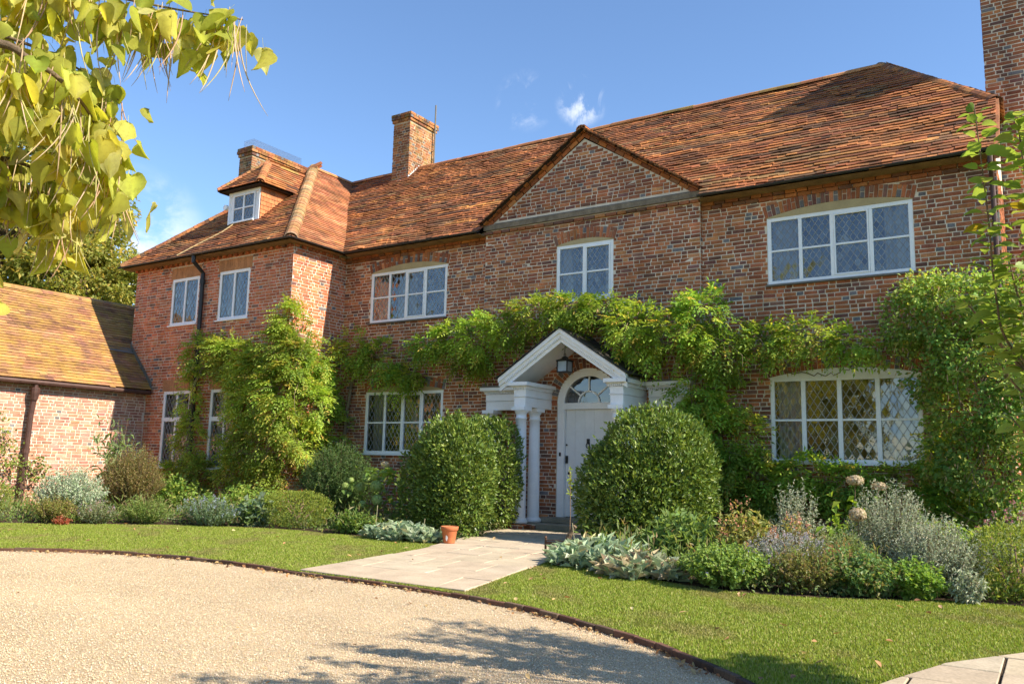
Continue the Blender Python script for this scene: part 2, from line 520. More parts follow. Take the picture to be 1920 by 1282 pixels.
# path of stone slabs -------------------------------------------------
PY = [-7.42, -4.76, -3.5, -1.15]
PXL = [-6.60, -7.10, -7.52, -8.3]
PXR = [-4.50, -5.14, -5.24, -5.75]
PATH = [(a, b) for a, b in zip(PXL, PY)] + [(a, b) for a, b in zip(PXR[::-1], PY[::-1])]
path = poly_obj('path', PATH, .004, M['soil'], kind='structure')


def slab(parent, quad, top, name='paving_slab', col=None):
    """quad: 4 (x,y) corners, inset and slightly chamfered"""
    q = [np.array(p, float) for p in quad]
    c = sum(q) / 4
    col = col if col is not None else np.array([(.46, .38, .27), (.45, .37, .262), (.47, .39, .282), (.455, .37, .27), (.46, .365, .262)][random.randrange(5)]) * random.uniform(.97, 1.04)
    def ins(d):
        return [p + (c - p) / np.linalg.norm(c - p) * d * 1.4 for p in q]
    tz = [top + random.uniform(-.004, .004) for _ in range(4)]
    a, b = ins(.004), ins(.010)
    V = [(*p, .0) for p in a] + [(*p, z - .006) for p, z in zip(a, tz)] + [(*p, z) for p, z in zip(b, tz)]
    Fc = [(8, 9, 10, 11)] + [(i, (i + 1) % 4, (i + 1) % 4 + 4, i + 4) for i in range(4)] + [(i + 4, (i + 1) % 4 + 4, (i + 1) % 4 + 8, i + 8) for i in range(4)]
    return mk(name, V, Fc, M['slab'], parent, col=col, origin=(c[0], c[1], 0))


y = PY[0]
while y < PY[-1] - .1:
    hgt = random.choice([.34, .46, .58, .66])
    y1 = min(y + hgt, PY[-1])
    if PY[-1] - y1 < .25: y1 = PY[-1]
    def xb(yy):
        return np.interp(yy, PY, PXL), np.interp(yy, PY, PXR)
    cuts = [0.0]
    while cuts[-1] < 1:
        cuts.append(cuts[-1] + random.choice([.18, .26, .33, .42]))
    if 1 - cuts[-2] < .12: cuts.pop()
    cuts[-1] = 1.0
    for a, b in zip(cuts[:-1], cuts[1:]):
        l0, r0 = xb(y); l1, r1 = xb(y1)
        e0, e1 = (random.uniform(-.02, .03) if a == 0 else 0), (random.uniform(-.03, .02) if b == 1 else 0)
        slab(path, [(l0 + (r0 - l0) * a + e0, y), (l0 + (r0 - l0) * b + e1, y), (l1 + (r1 - l1) * b + e1, y1), (l1 + (r1 - l1) * a + e0, y1)], .018)
    y = y1

# flagstones in the near right corner ---------------------------------
FLAG = [(-.98, -9.0), (-.84, -8.45), (-.63, -7.78), (-.24, -7.10), (.5, -6.65), (2.2, -6.5), (2.2, -9.9), (-.7, -9.9)]
flag = poly_obj('flagstone_terrace', FLAG, .004, M['soil'], kind='structure')
def clip_convex(poly, hull):
    """keep the part of poly inside a clockwise convex hull"""
    for i in range(len(hull)):
        a, b = np.array(hull[i]), np.array(hull[(i + 1) % len(hull)])
        e = b - a
        f = lambda q: -(e[0] * (q[1] - a[1]) - e[1] * (q[0] - a[0]))
        out = []
        for k in range(len(poly)):
            u_, v_ = np.array(poly[k]), np.array(poly[(k + 1) % len(poly)])
            fu, fv = f(u_), f(v_)
            if fu >= 0: out.append(tuple(u_))
            if (fu >= 0) != (fv >= 0): out.append(tuple(u_ + (v_ - u_) * fu / (fu - fv)))
        poly = out
        if len(poly) < 3: return []
    return poly


gy = [-9.9, -9.35, -8.85, -8.3, -7.85, -7.35, -6.95, -6.5]
for j in range(len(gy) - 1):
    gx = [-1.3]
    while gx[-1] < 2.2: gx.append(gx[-1] + random.choice([.42, .55, .7, .85]))
    for i in range(len(gx) - 1):
        k = [random.uniform(-.05, .05) for _ in range(4)]
        q = [(gx[i] + .008, gy[j] + .008), (gx[i + 1] - .008, gy[j] + .008), (gx[i + 1] - .008, gy[j + 1] - .008), (gx[i] + .008, gy[j + 1] - .008)]
        q = clip_convex(q, FLAG)
        if len(q) < 3: continue
        n_ = len(q)
        colr = np.array([(.44, .36, .25), (.40, .32, .23), (.46, .385, .28)][random.randrange(3)]) * random.uniform(.92, 1.08)
        tz = .016 + random.uniform(-.003, .003)
        V = [(x_, y_, 0) for x_, y_ in q] + [(x_, y_, tz) for x_, y_ in q]
        bevel(mk('paving_slab', V, [tuple(range(n_, 2 * n_))] + [(a_, (a_ + 1) % n_, (a_ + 1) % n_ + n_, a_ + n_) for a_ in range(n_)], M['slab'], flag, col=colr,
                 origin=(sum(a_[0] for a_ in q) / n_, sum(a_[1] for a_ in q) / n_, 0)), .005)

# kerb of bricks on edge ----------------------------------------------
kerb = thing('kerb', None, None, (-6, -7.5, 0), kind='structure')
KP = np.array(KERB)
seg = np.linalg.norm(np.diff(KP, axis=0), axis=1)
cum = np.concatenate([[0], np.cumsum(seg)])
s = 0.0
while s < cum[-1] - .25:
    m = s + .11
    p = np.array([np.interp(m, cum, KP[:, k]) for k in (0, 1)])
    q = np.array([np.interp(m + .05, cum, KP[:, k]) for k in (0, 1)])
    t = (q - p) / np.linalg.norm(q - p)
    nrm = np.array([t[1], -t[0]])
    onpath = PXL[0] - .05 < p[0] < PXR[0] + .05
    px_, py_ = pj_px((p[0], p[1], 0)) if pj_depth((p[0], p[1], 0)) > 1 else (-999, 0)
    if -40 < px_ < 1960 and py_ < 1330:
        mb = MB()
        topz = (.000 if onpath else .006) + random.uniform(-.006, .006)
        colr = np.array([(.12, .06, .04), (.15, .075, .05), (.09, .055, .04), (.14, .09, .06)][random.randrange(4)]) * random.uniform(.8, 1.2)
        yaw = random.uniform(-.04, .04)
        t2 = np.array([t[0] * cos(yaw) - t[1] * sin(yaw), t[0] * sin(yaw) + t[1] * cos(yaw)])
        n2 = np.array([t2[1], -t2[0]])
        c = p + nrm * random.uniform(.012, .03)
        mb.obox((c[0], c[1], topz - .06), (*(t2 * .110), 0), (*(n2 * .022), 0), (0, 0, .06), tuple(colr))
        bevel(mb.build('kerb_brick', M['brick'], kerb, origin=(c[0], c[1], topz - .06)), .004, 1)
    s += .222

# ------------------------------------------------------------------ brickwork
PAL_OLD = [((.47, .165, .068), 28), ((.38, .128, .056), 38), ((.29, .102, .054), 20), ((.19, .085, .060), 10), ((.54, .225, .10), 8), ((.25, .115, .085), 9)]
PAL_WING = [((.60, .195, .090), 40), ((.54, .160, .072), 40), ((.37, .12, .065), 12), ((.24, .12, .09), 5), ((.58, .26, .14), 6)]
PAL_OUT = [((.52, .25, .175), 40), ((.48, .215, .145), 40), ((.42, .20, .145), 10), ((.54, .29, .21), 10)]
GREY = (.17, .155, .155)


def pick(pal):
    t = random.uniform(0, sum(w_ for _, w_ in pal))
    for c, w_ in pal:
        t -= w_
        if t <= 0: break
    return np.array(c) * random.uniform(.82, 1.18) * np.array([1, random.uniform(.92, 1.1), random.uniform(.88, 1.1)])


def subtract(ivs, blk):
    for b0, b1 in blk:
        out = []
        for a0, a1 in ivs:
            if b1 <= a0 or b0 >= a1: out.append((a0, a1)); continue
            if b0 > a0: out.append((a0, b0))
            if b1 < a1: out.append((b1, a1))
        ivs = out
    return ivs


class Bricks:
    """collects bricks, then writes the largest in view one by one and the rest as one mesh"""
    def __init__(self):
        self.items = []

    def put(self, corners, out, col, proud, bev=.005):
        """corners: 4 points ccw seen from outside on the wall face; out: outward unit"""
        c = np.array(corners, float)
        ctr = c.mean(0)
        fr = c + (ctr - c) / (np.linalg.norm(ctr - c, axis=1, keepdims=True) + 1e-9) * bev
        fr = fr + rng.normal(0, .0018, fr.shape)
        fr = fr + out * (proud + rng.uniform(-.0025, .0025, (4, 1)))
        bk = c - out * .004
        self.items.append((np.vstack([bk, fr]), col, ctr))

    def lay(self, O, u, n, length, z0, z1, blocked, pal, course=.069, joint=.0112, grey=.03, seed=0, sl=.228, proud=(.003, .008), wavy=.006):
        O = np.array(O, float); u = np.array([*u, 0.0]); n3 = np.array([*n, 0.0])
        nk = int((z1 - z0) / course)
        rs = random.Random(seed)
        for k in range(nk):
            za, zb = z0 + k * course, z0 + (k + 1) * course - joint
            ivs = subtract([(0, length)], blocked((za + zb) / 2))
            s = -rs.uniform(0, .05) - (.0 if k % 2 else .168)
            hd = bool(k % 2)
            while s < length:
                hd = not hd if rs.random() < .85 else hd
                ln = sl * (.5 if hd else 1.0) * rs.uniform(.94, 1.05)
                a, b = s, s + ln - joint
                s += ln
                for i0, i1 in ivs:
                    p, q = max(a, i0 + .003), min(b, i1 - .003)
                    if q - p < .035: continue
                    dz0 = wavy * wob((O[0] + p) * 1.0, za * 6 + O[1], .9, seed) + rs.uniform(-.002, .002)
                    dz1 = wavy * wob((O[0] + q) * 1.0, za * 6 + O[1], .9, seed) + rs.uniform(-.002, .002)
                    base = [O + u * p + (0, 0, za + dz0 - O[2]), O + u * q + (0, 0, za + dz1 - O[2]),
                            O + u * q + (0, 0, zb + dz1 - O[2]), O + u * p + (0, 0, zb + dz0 - O[2])]
                    if np.cross(base[1] - base[0], base[2] - base[0]) @ n3 < 0:
                        base = [base[1], base[0], base[3], base[2]]
                    col = np.array(GREY) * rs.uniform(.8, 1.3) if rs.random() < (grey * 1.6 if hd else grey * .35) else pick(pal)
                    self.put(base, n3, col, rs.uniform(*proud))

    def arch(self, cx, cz, r0, r1, a0, a1, n, yf, pal, split=True, out=(0, -1, 0), grey=.3):
        """voussoirs in a wall that faces -y"""
        out = np.array(out, float)
        g = (a1 - a0) / n
        jt = .009 / r0 / 2
        for i in range(n):
            b0, b1 = a0 + i * g + jt, a0 + (i + 1) * g - jt
            parts = [(r0, r1)]
            if split and i % 2: 
                rm = r0 + (r1 - r0) * random.choice([.38, .5, .62]); parts = [(r0, rm - .005), (rm + .005, r1)]
            for ra, rb in parts:
                pts = [(cx + ra * cos(b0), yf, cz + ra * sin(b0)), (cx + rb * cos(b0), yf, cz + rb * sin(b0)),
                       (cx + rb * cos(b1), yf, cz + rb * sin(b1)), (cx + ra * cos(b1), yf, cz + ra * sin(b1))]
                P = np.array(pts)
                if np.cross(P[1] - P[0], P[2] - P[0]) @ out < 0: P = P[::-1]
                col = np.array(GREY) * random.uniform(.9, 1.4) if random.random() < (grey if len(parts) == 2 else .1) else pick(pal)
                self.put(P, out, col, random.uniform(.009, .014), .004)

    FACES = np.array([(4, 5, 6, 7), (0, 1, 5, 4), (1, 2, 6, 5), (2, 3, 7, 6), (3, 0, 4, 7)])

    def write(self, parent, mat, singles=0, score=None, name='brick'):
        it = self.items
        if singles:
            sc = [score(i[2]) for i in it]
            order = np.argsort(sc)[::-1][:singles]
            chosen = set(int(i) for i in order if sc[i] > 0)
        else:
            chosen = set()
        for i in chosen:
            V, c, ctr = it[i]
            mk(name, V, self.FACES, mat, parent, col=c, origin=ctr)
        rest = [it[i] for i in range(len(it)) if i not in chosen]
        if rest:
            V = np.concatenate([r[0] for r in rest])
            Fc = (self.FACES[None] + 8 * np.arange(len(rest))[:, None, None]).reshape(-1, 4)
            C = np.repeat(np.array([r[1] for r in rest]), 8, axis=0)
            mk(name, V, Fc, mat, parent, col=C, kind='stuff')


def sheet(mb, O, u, n, length, z0, z1, openings, depth=.14, top=None):
    """mortar face with rectangular holes and reveals; O (x,y)"""
    O = np.array([*O, 0.0]); u = np.array([*u, 0.0]); n3 = np.array([*n, 0.0])
    xs = sorted({0, length} | {o[0] for o in openings} | {o[1] for o in openings})
    zs = sorted({z0, z1} | {o[2] for o in openings} | {o[3] for o in openings})
    def hole(xm, zm): return any(o[0] < xm < o[1] and o[2] < zm < o[3] for o in openings)
    for i in range(len(xs) - 1):
        for j in range(len(zs) - 1):
            if hole((xs[i] + xs[i + 1]) / 2, (zs[j] + zs[j + 1]) / 2): continue
            q = [O + u * xs[i] + (0, 0, zs[j]), O + u * xs[i + 1] + (0, 0, zs[j]), O + u * xs[i + 1] + (0, 0, zs[j + 1]), O + u * xs[i] + (0, 0, zs[j + 1])]
            mb.add(q, [(0, 1, 2, 3)])
    for o in openings:
        c = [(o[0], o[2]), (o[1], o[2]), (o[1], o[3]), (o[0], o[3])]
        for k in range(4):
            a, b = c[k], c[(k + 1) % 4]
            m_ = ((a[0] + b[0]) / 2, (a[1] + b[1]) / 2)
            e = .002
            outside = (m_[0] + (e if k == 1 else -e if k == 3 else 0), m_[1] + (e if k == 2 else -e if k == 0 else 0))
            if hole(*outside): continue
            pa, pb = O + u * a[0] + (0, 0, a[1]), O + u * b[0] + (0, 0, b[1])
            mb.add([pa, pb, pb - n3 * depth, pa - n3 * depth], [(0, 1, 2, 3)])


HOUSE = thing('country_house', 'long old brick country house with red tiled roof, white casements and pillared front porch', 'house', (-9.0, 0, 0))
X_L, X_R = -13.57, -.46
BAY = (-9.54, -4.96)
YB = -.10
Z_EAVE = 5.82
DCX, DSPR, DR = -7.15, 2.28, .64   # door centre, spring height, arch radius
WIN_UL = (-12.75, -10.59, 4.18, 5.32)
WIN_LL = (-12.75, -10.59, 1.29, 2.63)
WIN_UR = (-3.83, -1.60, 4.18, 5.32)
WIN_LR = (-3.83, -1.60, 1.27, 2.62)
WIN_MID = (-7.85, -6.64, 4.20, 5.32)
WX0, WX1, YW = -19.30, -13.57, -1.60
WW1 = (-17.79, -16.76, 4.24, 5.38)
WW2 = (-16.01, -14.96, 4.24, 5.38)
WW3 = (-17.78, -16.75, .88, 2.65)
WW4 = (-16.03, -14.98, .88, 2.65)

mb = MB()
sheet(mb, (X_L, 0), (1, 0), (0, -1), X_R - X_L, 0, Z_EAVE + .05, [(a - X_L, b - X_L, c, d) for a, b, c, d in (WIN_UL, WIN_LL, WIN_UR, WIN_LR)]
      + [(BAY[0] + .05 - X_L, BAY[1] - .05 - X_L, 0.0, Z_EAVE + .05)])
dslices = []
NS = 12
for i in range(NS):
    za, zb = DSPR + DR * i / NS, DSPR + DR * (i + 1) / NS
    hw = sqrt(max(DR ** 2 - (DR * (i + .5) / NS) ** 2, .0))
    dslices.append((DCX - hw - BAY[0], DCX + hw - BAY[0], za, zb))
sheet(mb, (BAY[0], YB), (1, 0), (0, -1), BAY[1] - BAY[0], 0, 5.98,
      [(WIN_MID[0] - BAY[0], WIN_MID[1] - BAY[0], WIN_MID[2], WIN_MID[3]), (DCX - DR - BAY[0], DCX + DR - BAY[0], .0, DSPR)] + dslices, depth=.10)
GA, GZ0, GZ1 = -7.27, 5.98, 7.40     # gable apex x, base z, apex z
mb.add([(BAY[0] + .12, YB, GZ0), (BAY[1] - .12, YB, GZ0), (GA, YB, GZ1)], [(0, 1, 2)])
for bx in BAY:
    mb.add([(bx, YB, 0), (bx, .02, 0), (bx, .02, 5.98), (bx, YB, 5.98)], [(0, 1, 2, 3)])
# right gable end and back
mb.add([(X_R, 0, 0), (X_R, 5.8, 0), (X_R, 5.8, 5.8), (X_R, 4.45, 7.0), (X_R, 1.15, 7.0), (X_R, 0, 5.8)], [(0, 1, 2, 3, 4, 5)])
mb.add([(X_R, 5.8, 0), (WX0, 5.8, 0), (WX0, 5.8, 5.8), (X_R, 5.8, 5.8)], [(0, 1, 2, 3)])
wall = mb.build('wall', M['mortar'], HOUSE)
mb = MB()
sheet(mb, (WX0, YW), (1, 0), (0, -1), WX1 - WX0, 0, Z_EAVE + .03, [(a - WX0, b - WX0, c, d) for a, b, c, d in (WW1, WW2, WW3, WW4)])
mb.add([(WX1, YW, 0), (WX1, 0, 0), (WX1, 0, Z_EAVE), (WX1, YW, Z_EAVE)], [(0, 1, 2, 3)])
mb.add([(WX0, YW, 0), (WX0, 5.8, 0), (WX0, 5.8, Z_EAVE), (WX0, YW, Z_EAVE)], [(0, 1, 2, 3)])
wing_wall = mb.build('wing_wall', M['mortar_new'], HOUSE, label='newer red brick wing wall with pale joints')

# arch geometry over the wide windows: (x0,x1,head z, rise, ring)
def seg_arch(x0, x1, zh, rise):
    c = (x1 - x0) / 2
    R = (c * c + rise * rise) / (2 * rise)
    return (x0 + x1) / 2, zh + rise - R, R, math.asin(c / R)


ARCH = {}
for nm, wn_, rise, ex in (('UL', WIN_UL, .135, .03), ('LL', WIN_LL, .125, .03), ('UR', WIN_UR, .135, .03), ('MID', WIN_MID, .09, .03), ('LR', WIN_LR, .13, .03)):
    ARCH[nm] = seg_arch(wn_[0] - ex, wn_[1] + ex, wn_[3] + .005, rise)
RING = .205


def arch_block(nm, z):
    cx, cz, R, a = ARCH[nm]
    hw_in = R * sin(a)
    ro = R + RING
    zspring = cz + R * cos(a)
    if z < zspring - .004 or z > cz + ro: return []
    # skewback line: from (R,a) to (ro,a)
    t = (z - zspring) / (RING * cos(a))
    side = (R + min(t, 1) * RING) * sin(a)
    if z > cz + ro * cos(a): side = sqrt(max(ro ** 2 - (z - cz) ** 2, 0))
    return [(cx - side - .005, cx + side + .005)]


def blk_main(z):
    out = []
    for wd in (WIN_UL, WIN_LL, WIN_UR, WIN_LR):
        if wd[2] - .035 < z < wd[3] + .02: out.append((wd[0], wd[1]))
    for nm in ('UL', 'LL', 'UR', 'LR'): out += arch_block(nm, z)
    return [(a - X_L, b - X_L) for a, b in out]


def blk_bay(z):
    out = []
    if WIN_MID[2] - .03 < z < WIN_MID[3] + .02: out.append((WIN_MID[0], WIN_MID[1]))
    out += arch_block('MID', z)
    if z < DSPR: out.append((DCX - DR, DCX + DR))
    else:
        ro = DR + .2
        if z < DSPR + ro:
            hw = sqrt(ro ** 2 - (z - DSPR) ** 2); out.append((DCX - hw - .005, DCX + hw + .005))
    if z > GZ0 - .14:
        if z < GZ0 + .02: out.append((-99, 99))
        t = (z - GZ0) / (GZ1 - GZ0)
        l = BAY[0] + .12 + t * (GA - BAY[0] - .12); r = BAY[1] - .12 + t * (GA - BAY[1] + .12)
        out += [(-99, l + .06), (r - .06, 99)]
    return [(a - BAY[0], b - BAY[0]) for a, b in out]


def in_front_of_bay(f):
    def g(z): return f(z) + [(BAY[0] - X_L, BAY[1] - X_L)]
    return g


B = Bricks()
B.lay((X_L, 0, 0), (1, 0), (0, -1), X_R - X_L, .03, Z_EAVE - .06, in_front_of_bay(blk_main), PAL_OLD, seed=3)
B.lay((BAY[0], YB, 0), (1, 0), (0, -1), BAY[1] - BAY[0], .03, GZ1 - .03, blk_bay, PAL_OLD, seed=5)
for bx, nx in ((BAY[0], -1), (BAY[1], 1)):
    B.lay((bx, YB, 0), (0, 1), (nx, 0), .10, .03, 5.8, lambda z: [], PAL_OLD, seed=6)
B.lay((X_R, 0, 0), (0, 1), (1, 0), 2.2, .03, 5.75, lambda z: [], PAL_OLD, seed=8)
for nm, n_ in (('UL', 33), ('LL', 33), ('UR', 35), ('MID', 19), ('LR', 35)):
    cx, cz, R, a = ARCH[nm]
    B.arch(cx, cz, R, R + RING, pi / 2 - a, pi / 2 + a, n_, YB if nm == 'MID' else 0.0, PAL_OLD)
B.arch(DCX, DSPR, DR + .005, DR + .2, 0, pi, 31, YB, PAL_OLD, split=True)
# raking brick cornice of the gable: two courses
for sgn, ex in ((-1, BAY[0]), (1, BAY[1])):
    a0 = np.array([ex + sgn * .02, GZ0 - .02]); a1 = np.array([GA, GZ1 + .13])
    L = np.linalg.norm(a1 - a0); t = (a1 - a0) / L
    nr = np.array([-t[1], t[0]]); nr = nr if nr[1] > 0 else -nr
    for row, (off, hh, pr, ln) in enumerate(((-.085, .072, .022, .215), (-.008, .085, .075, .13))):
        s = .02
        while s < L - .02:
            b = min(s + ln * random.uniform(.95, 1.05), L)
            P = [a0 + t * s + nr * off, a0 + t * (b - .01) + nr * off, a0 + t * (b - .01) + nr * (off + hh), a0 + t * s + nr * (off + hh)]
            P = np.array([(q[0], YB, q[1]) for q in P])
            if np.cross(P[1] - P[0], P[2] - P[0]) @ np.array([0, -1, 0]) < 0: P = P[::-1]
            pr2 = pr + (.03 if (row == 1 and int(s / ln) % 3 == 0) else 0) + random.uniform(-.004, .004)
            B.put(P, np.array([0., -1, 0]), pick(PAL_OLD) * np.array([1.0, .95, .7]), pr2, .005)
            s = b
# string course under the gable and projecting eaves courses
for (xa, xb_, yy, z0_, pr, n0) in ((BAY[0] - .02, BAY[1] + .02, YB, 5.76, .035, 0), (X_L, BAY[0], 0, 5.70, .03, 0), (BAY[1], X_R, 0, 5.70, .03, 0),
                                   (X_L, BAY[0], 0, 5.63, .016, 0), (BAY[1], X_R, 0, 5.63, .016, 0)):
    s = xa
    while s < xb_ - .05:
        b = min(s + random.uniform(.18, .24), xb_)
        P = np.array([(s, yy - .012, z0_), (b - .01, yy - .012, z0_), (b - .01, yy - .012, z0_ + .06), (s, yy - .012, z0_ + .06)])
        B.put(P, np.array([0., -1, 0]), pick(PAL_OLD) * np.array([.85, .85, .7]), pr + random.uniform(-.004, .006), .006)
        s = b


def big_in_view(c):
    px, py = pj_px(c)
    if not (0 < px < 1920 and 0 < py < 1282): return -1
    if c[1] < -.3 or c[2] < 3.75 or c[0] > -.75: return -1
    return 1.0 / pj_depth(c)


B.write(wall, M['brick'], 300, big_in_view)

BW = Bricks()


def blk_wing(z):
    out = []
    for wd in (WW1, WW2, WW3, WW4):
        if wd[2] - .03 < z < wd[3] + .29: out.append((wd[0], wd[1]) if z < wd[3] else (wd[0] - .06, wd[1] + .06))
    return [(a - WX0, b - WX0) for a, b in out]


BW.lay((WX0, YW, 0), (1, 0), (0, -1), WX1 - WX0, .03, Z_EAVE - .06, blk_wing, PAL_WING, seed=9, grey=.02, wavy=.001, joint=.011)
BW.lay((WX1, YW, 0), (0, 1), (1, 0), -YW, .03, Z_EAVE - .06, lambda z: [], PAL_WING, seed=10, grey=.03, wavy=.001, joint=.011)
# flat gauged arches over the wing windows
for wd in (WW1, WW2, WW3, WW4):
    n_ = 17
    x0, x1 = wd[0] - .06, wd[1] + .06
    for i in range(n_):
        a, b = x0 + (x1 - x0) * i / n_ + .0015, x0 + (x1 - x0) * (i + 1) / n_ - .0015
        P = np.array([(a, YW, wd[3] + .005), (b, YW, wd[3] + .005), (b, YW, wd[3] + .275), (a, YW, wd[3] + .275)])
        BW.put(P, np.array([0., -1, 0]), np.array((.50, .235, .105)) * random.uniform(.93, 1.07), .008, .002)
# dentil course under the wing eaves
s = WX0
while s < WX1:
    P = np.array([(s, YW - .012, 5.70), (s + .10, YW - .012, 5.70), (s + .10, YW - .012, 5.76), (s, YW - .012, 5.76)])
    BW.put(P, np.array([0., -1, 0]), pick(PAL_WING) * .8, .05, .004)
    s += .2
s = YW
while s < -.1:
    P = np.array([(WX1 + .012, s, 5.70), (WX1 + .012, s + .10, 5.70), (WX1 + .012, s + .10, 5.76), (WX1 + .012, s, 5.76)])
    BW.put(P, np.array([1., 0, 0]), pick(PAL_WING) * .8, .05, .004)
    s += .2
BW.write(wing_wall, M['brick'])

# gable lead band with sloped top
mb = MB()
mb.box(BAY[0] - .04, BAY[1] + .04, YB - .045, YB + .02, 5.855, 5.955)
mb.add([(BAY[0] - .04, YB - .045, 5.955), (BAY[1] + .04, YB - .045, 5.955), (BAY[1] - .05, YB - .004, 5.99), (BAY[0] + .05, YB - .004, 5.99)], [(0, 1, 2, 3)])
mb.build('lead_flashing', M['band'], HOUSE, label='weathered grey-brown band under the brick gable')

# ------------------------------------------------------------------ roofs
PAL_TILE = [((.36, .132, .045), 32), ((.285, .102, .040), 32), ((.43, .175, .058), 12), ((.21, .080, .037), 15), ((.135, .064, .036), 9), ((.29, .148, .066), 11)]
PAL_TILE2 = [((.42, .175, .085), 45), ((.38, .15, .070), 35), ((.32, .125, .060), 16), ((.45, .21, .105), 10)]
PAL_TILE_OUT = [((.27, .13, .075), 40), ((.33, .17, .085), 40), ((.20, .10, .065), 20)]


class Tiles:
    FACES = np.array([(4, 5, 6, 7), (0, 1, 5, 4), (1, 2, 6, 5), (3, 0, 4, 7)])

    def __init__(self): self.items = []

    def plane(self, O, u, sdir, slen, bounds, pal, skip=None, gauge=.110, wid=.162, rough=1.0, sag=.02, seed=0, lift=.030):
        """O eave point, u along eave, sdir up the slope; bounds(t)->(u0,u1)"""
        O = np.array(O, float); u = np.array(u, float); u /= np.linalg.norm(u); sd_ = np.array(sdir, float); sd_ /= np.linalg.norm(sd_)
        n = np.cross(u, sd_); n = n if n[2] > 0 else -n
        rs = random.Random(seed)
        nk = int(slen / gauge) + 1
        for k in range(nk):
            s0 = k * gauge - .03
            t = min(max((s0 + .05) / slen, 0), 1)
            b0, b1 = bounds(t)
            if b1 - b0 < .05: continue
            x = b0 - rs.uniform(0, wid); cprev = None
            while x < b1:
                wj = wid * rs.uniform(.86, 1.12)
                a, b = max(x, b0), min(x + wj - .001, b1)
                x += wj
                if b - a < .03: continue
                d0 = sag * wob((a + b) / 2, s0, .55, seed) + .4 * sag * wob((a + b) / 2, s0, 1.9, seed + 3)
                j = rs.gauss(0, .0045 * rough); up_ = abs(rs.gauss(0, .0010 * rough)) + (rs.uniform(.003, .012) * min(rough, 1) if rs.random() < .10 * rough else 0); rt = rs.gauss(0, .0025 * rough)
                slip = -rs.uniform(.015, .05) if rs.random() < .02 * rough else 0
                lo, hi = s0 + j + slip, s0 + gauge * 1.75
                th = .0145 + rs.uniform(0, .0015)
                lf = lift + up_
                c00 = O + u * a + sd_ * (lo + rt) + n * (d0 + lf); c10 = O + u * b + sd_ * (lo - rt) + n * (d0 + lf + rs.gauss(0, .0006 * rough))
                c11 = O + u * b + sd_ * hi + n * (d0 - .002); c01 = O + u * a + sd_ * hi + n * (d0 - .002)
                if skip is not None and skip((c00 + c10) / 2): continue
                V = np.array([c00, c10, c11, c01, c00 + n * th, c10 + n * th, c11 + n * th, c01 + n * th])
                cn = wob(np.float64((a + b) / 2), np.float64(s0 * 3), 1.3, seed + 9)
                if rs.random() < .38 or cprev is None: cprev = np.array(pick(pal))
                c = cprev * (1 + .30 * cn) * rs.uniform(.9, 1.1)
                self.items.append((V, c, (c00 + c10) / 2))

    write = Bricks.write


def tri_under(mb, pts): mb.add(pts, [tuple(range(len(pts)))])


RY, RZ = 2.90, 8.93
EY = -.33
EZ = 5.80
SL = sqrt((RY - EY) ** 2 + (RZ - EZ) ** 2)
sdir = np.array([0, RY - EY, RZ - EZ]) / SL
WAX, WAY, WAZ = -16.43, 1.42, 8.94     # wing hip apex
WEX, WEY = -13.33, -1.93               # wing eaves corner
VT = .40                               # verge share before the half hip
HIPX = -2.30


def main_bounds(t):
    l = WEX + (WAX - WEX) * t
    r = -.44 if t < VT else -.44 + (HIPX + .44) * (t - VT) / (1 - VT)
    return l, r


roof_u = MB()
def uz(p, d=.012): return (p[0], p[1], p[2] - d)
tb = (.06 - EY) / (RY - EY)
yb_, zb_ = .06, EZ + (RZ - EZ) * tb
roof_u.add([uz(p) for p in ((WEX, EY, EZ), (BAY[0] - .03, EY, EZ), (BAY[0] - .03, yb_, zb_), (WEX + (WAX - WEX) * tb, yb_, zb_))], [(0, 1, 2, 3)])
roof_u.add([uz(p) for p in ((BAY[1] + .03, EY, EZ), (-.44, EY, EZ), (-.44, yb_, zb_), (BAY[1] + .03, yb_, zb_))], [(0, 1, 2, 3)])
roof_u.add([uz(p) for p in ((WEX + (WAX - WEX) * tb, yb_, zb_), (-.44, yb_, zb_), (-.44, EY + (RY - EY) * VT, EZ + (RZ - EZ) * VT), (HIPX, RY, RZ), (WAX, RY, RZ))], [(0, 1, 2, 3, 4)])
roof_u.add([uz(p) for p in ((WAX, RY, RZ), (HIPX, RY, RZ), (-.44, 2 * RY - EY - (RY - EY) * VT, EZ + (RZ - EZ) * VT), (-.44, 2 * RY - EY, EZ), (WAX, 2 * RY - EY, EZ))], [(0, 1, 2, 3, 4)])
roof_u.add([uz(p) for p in ((-.44, EY + (RY - EY) * VT, EZ + (RZ - EZ) * VT), (-.44, 2 * RY - EY - (RY - EY) * VT, EZ + (RZ - EZ) * VT), (HIPX, RY, RZ))], [(0, 1, 2)])
roof_u.add([uz(p) for p in ((WEX, WEY, EZ), (WEX, EY, EZ), (WAX, RY, RZ), (WAX, WAY, WAZ))], [(0, 1, 2, 3)])
WLX = 2 * WAX - WEX
roof_u.add([uz(p) for p in ((WLX, WEY, EZ), (WEX, WEY, EZ), (WAX, WAY, WAZ))], [(0, 1, 2)])
roof_u.add([uz(p) for p in ((WLX, WEY, EZ), (WAX, WAY, WAZ), (WAX, RY + .8, RZ), (WAX, 6.1, EZ), (WLX, 6.1, EZ))], [(0, 1, 2, 3, 4)])
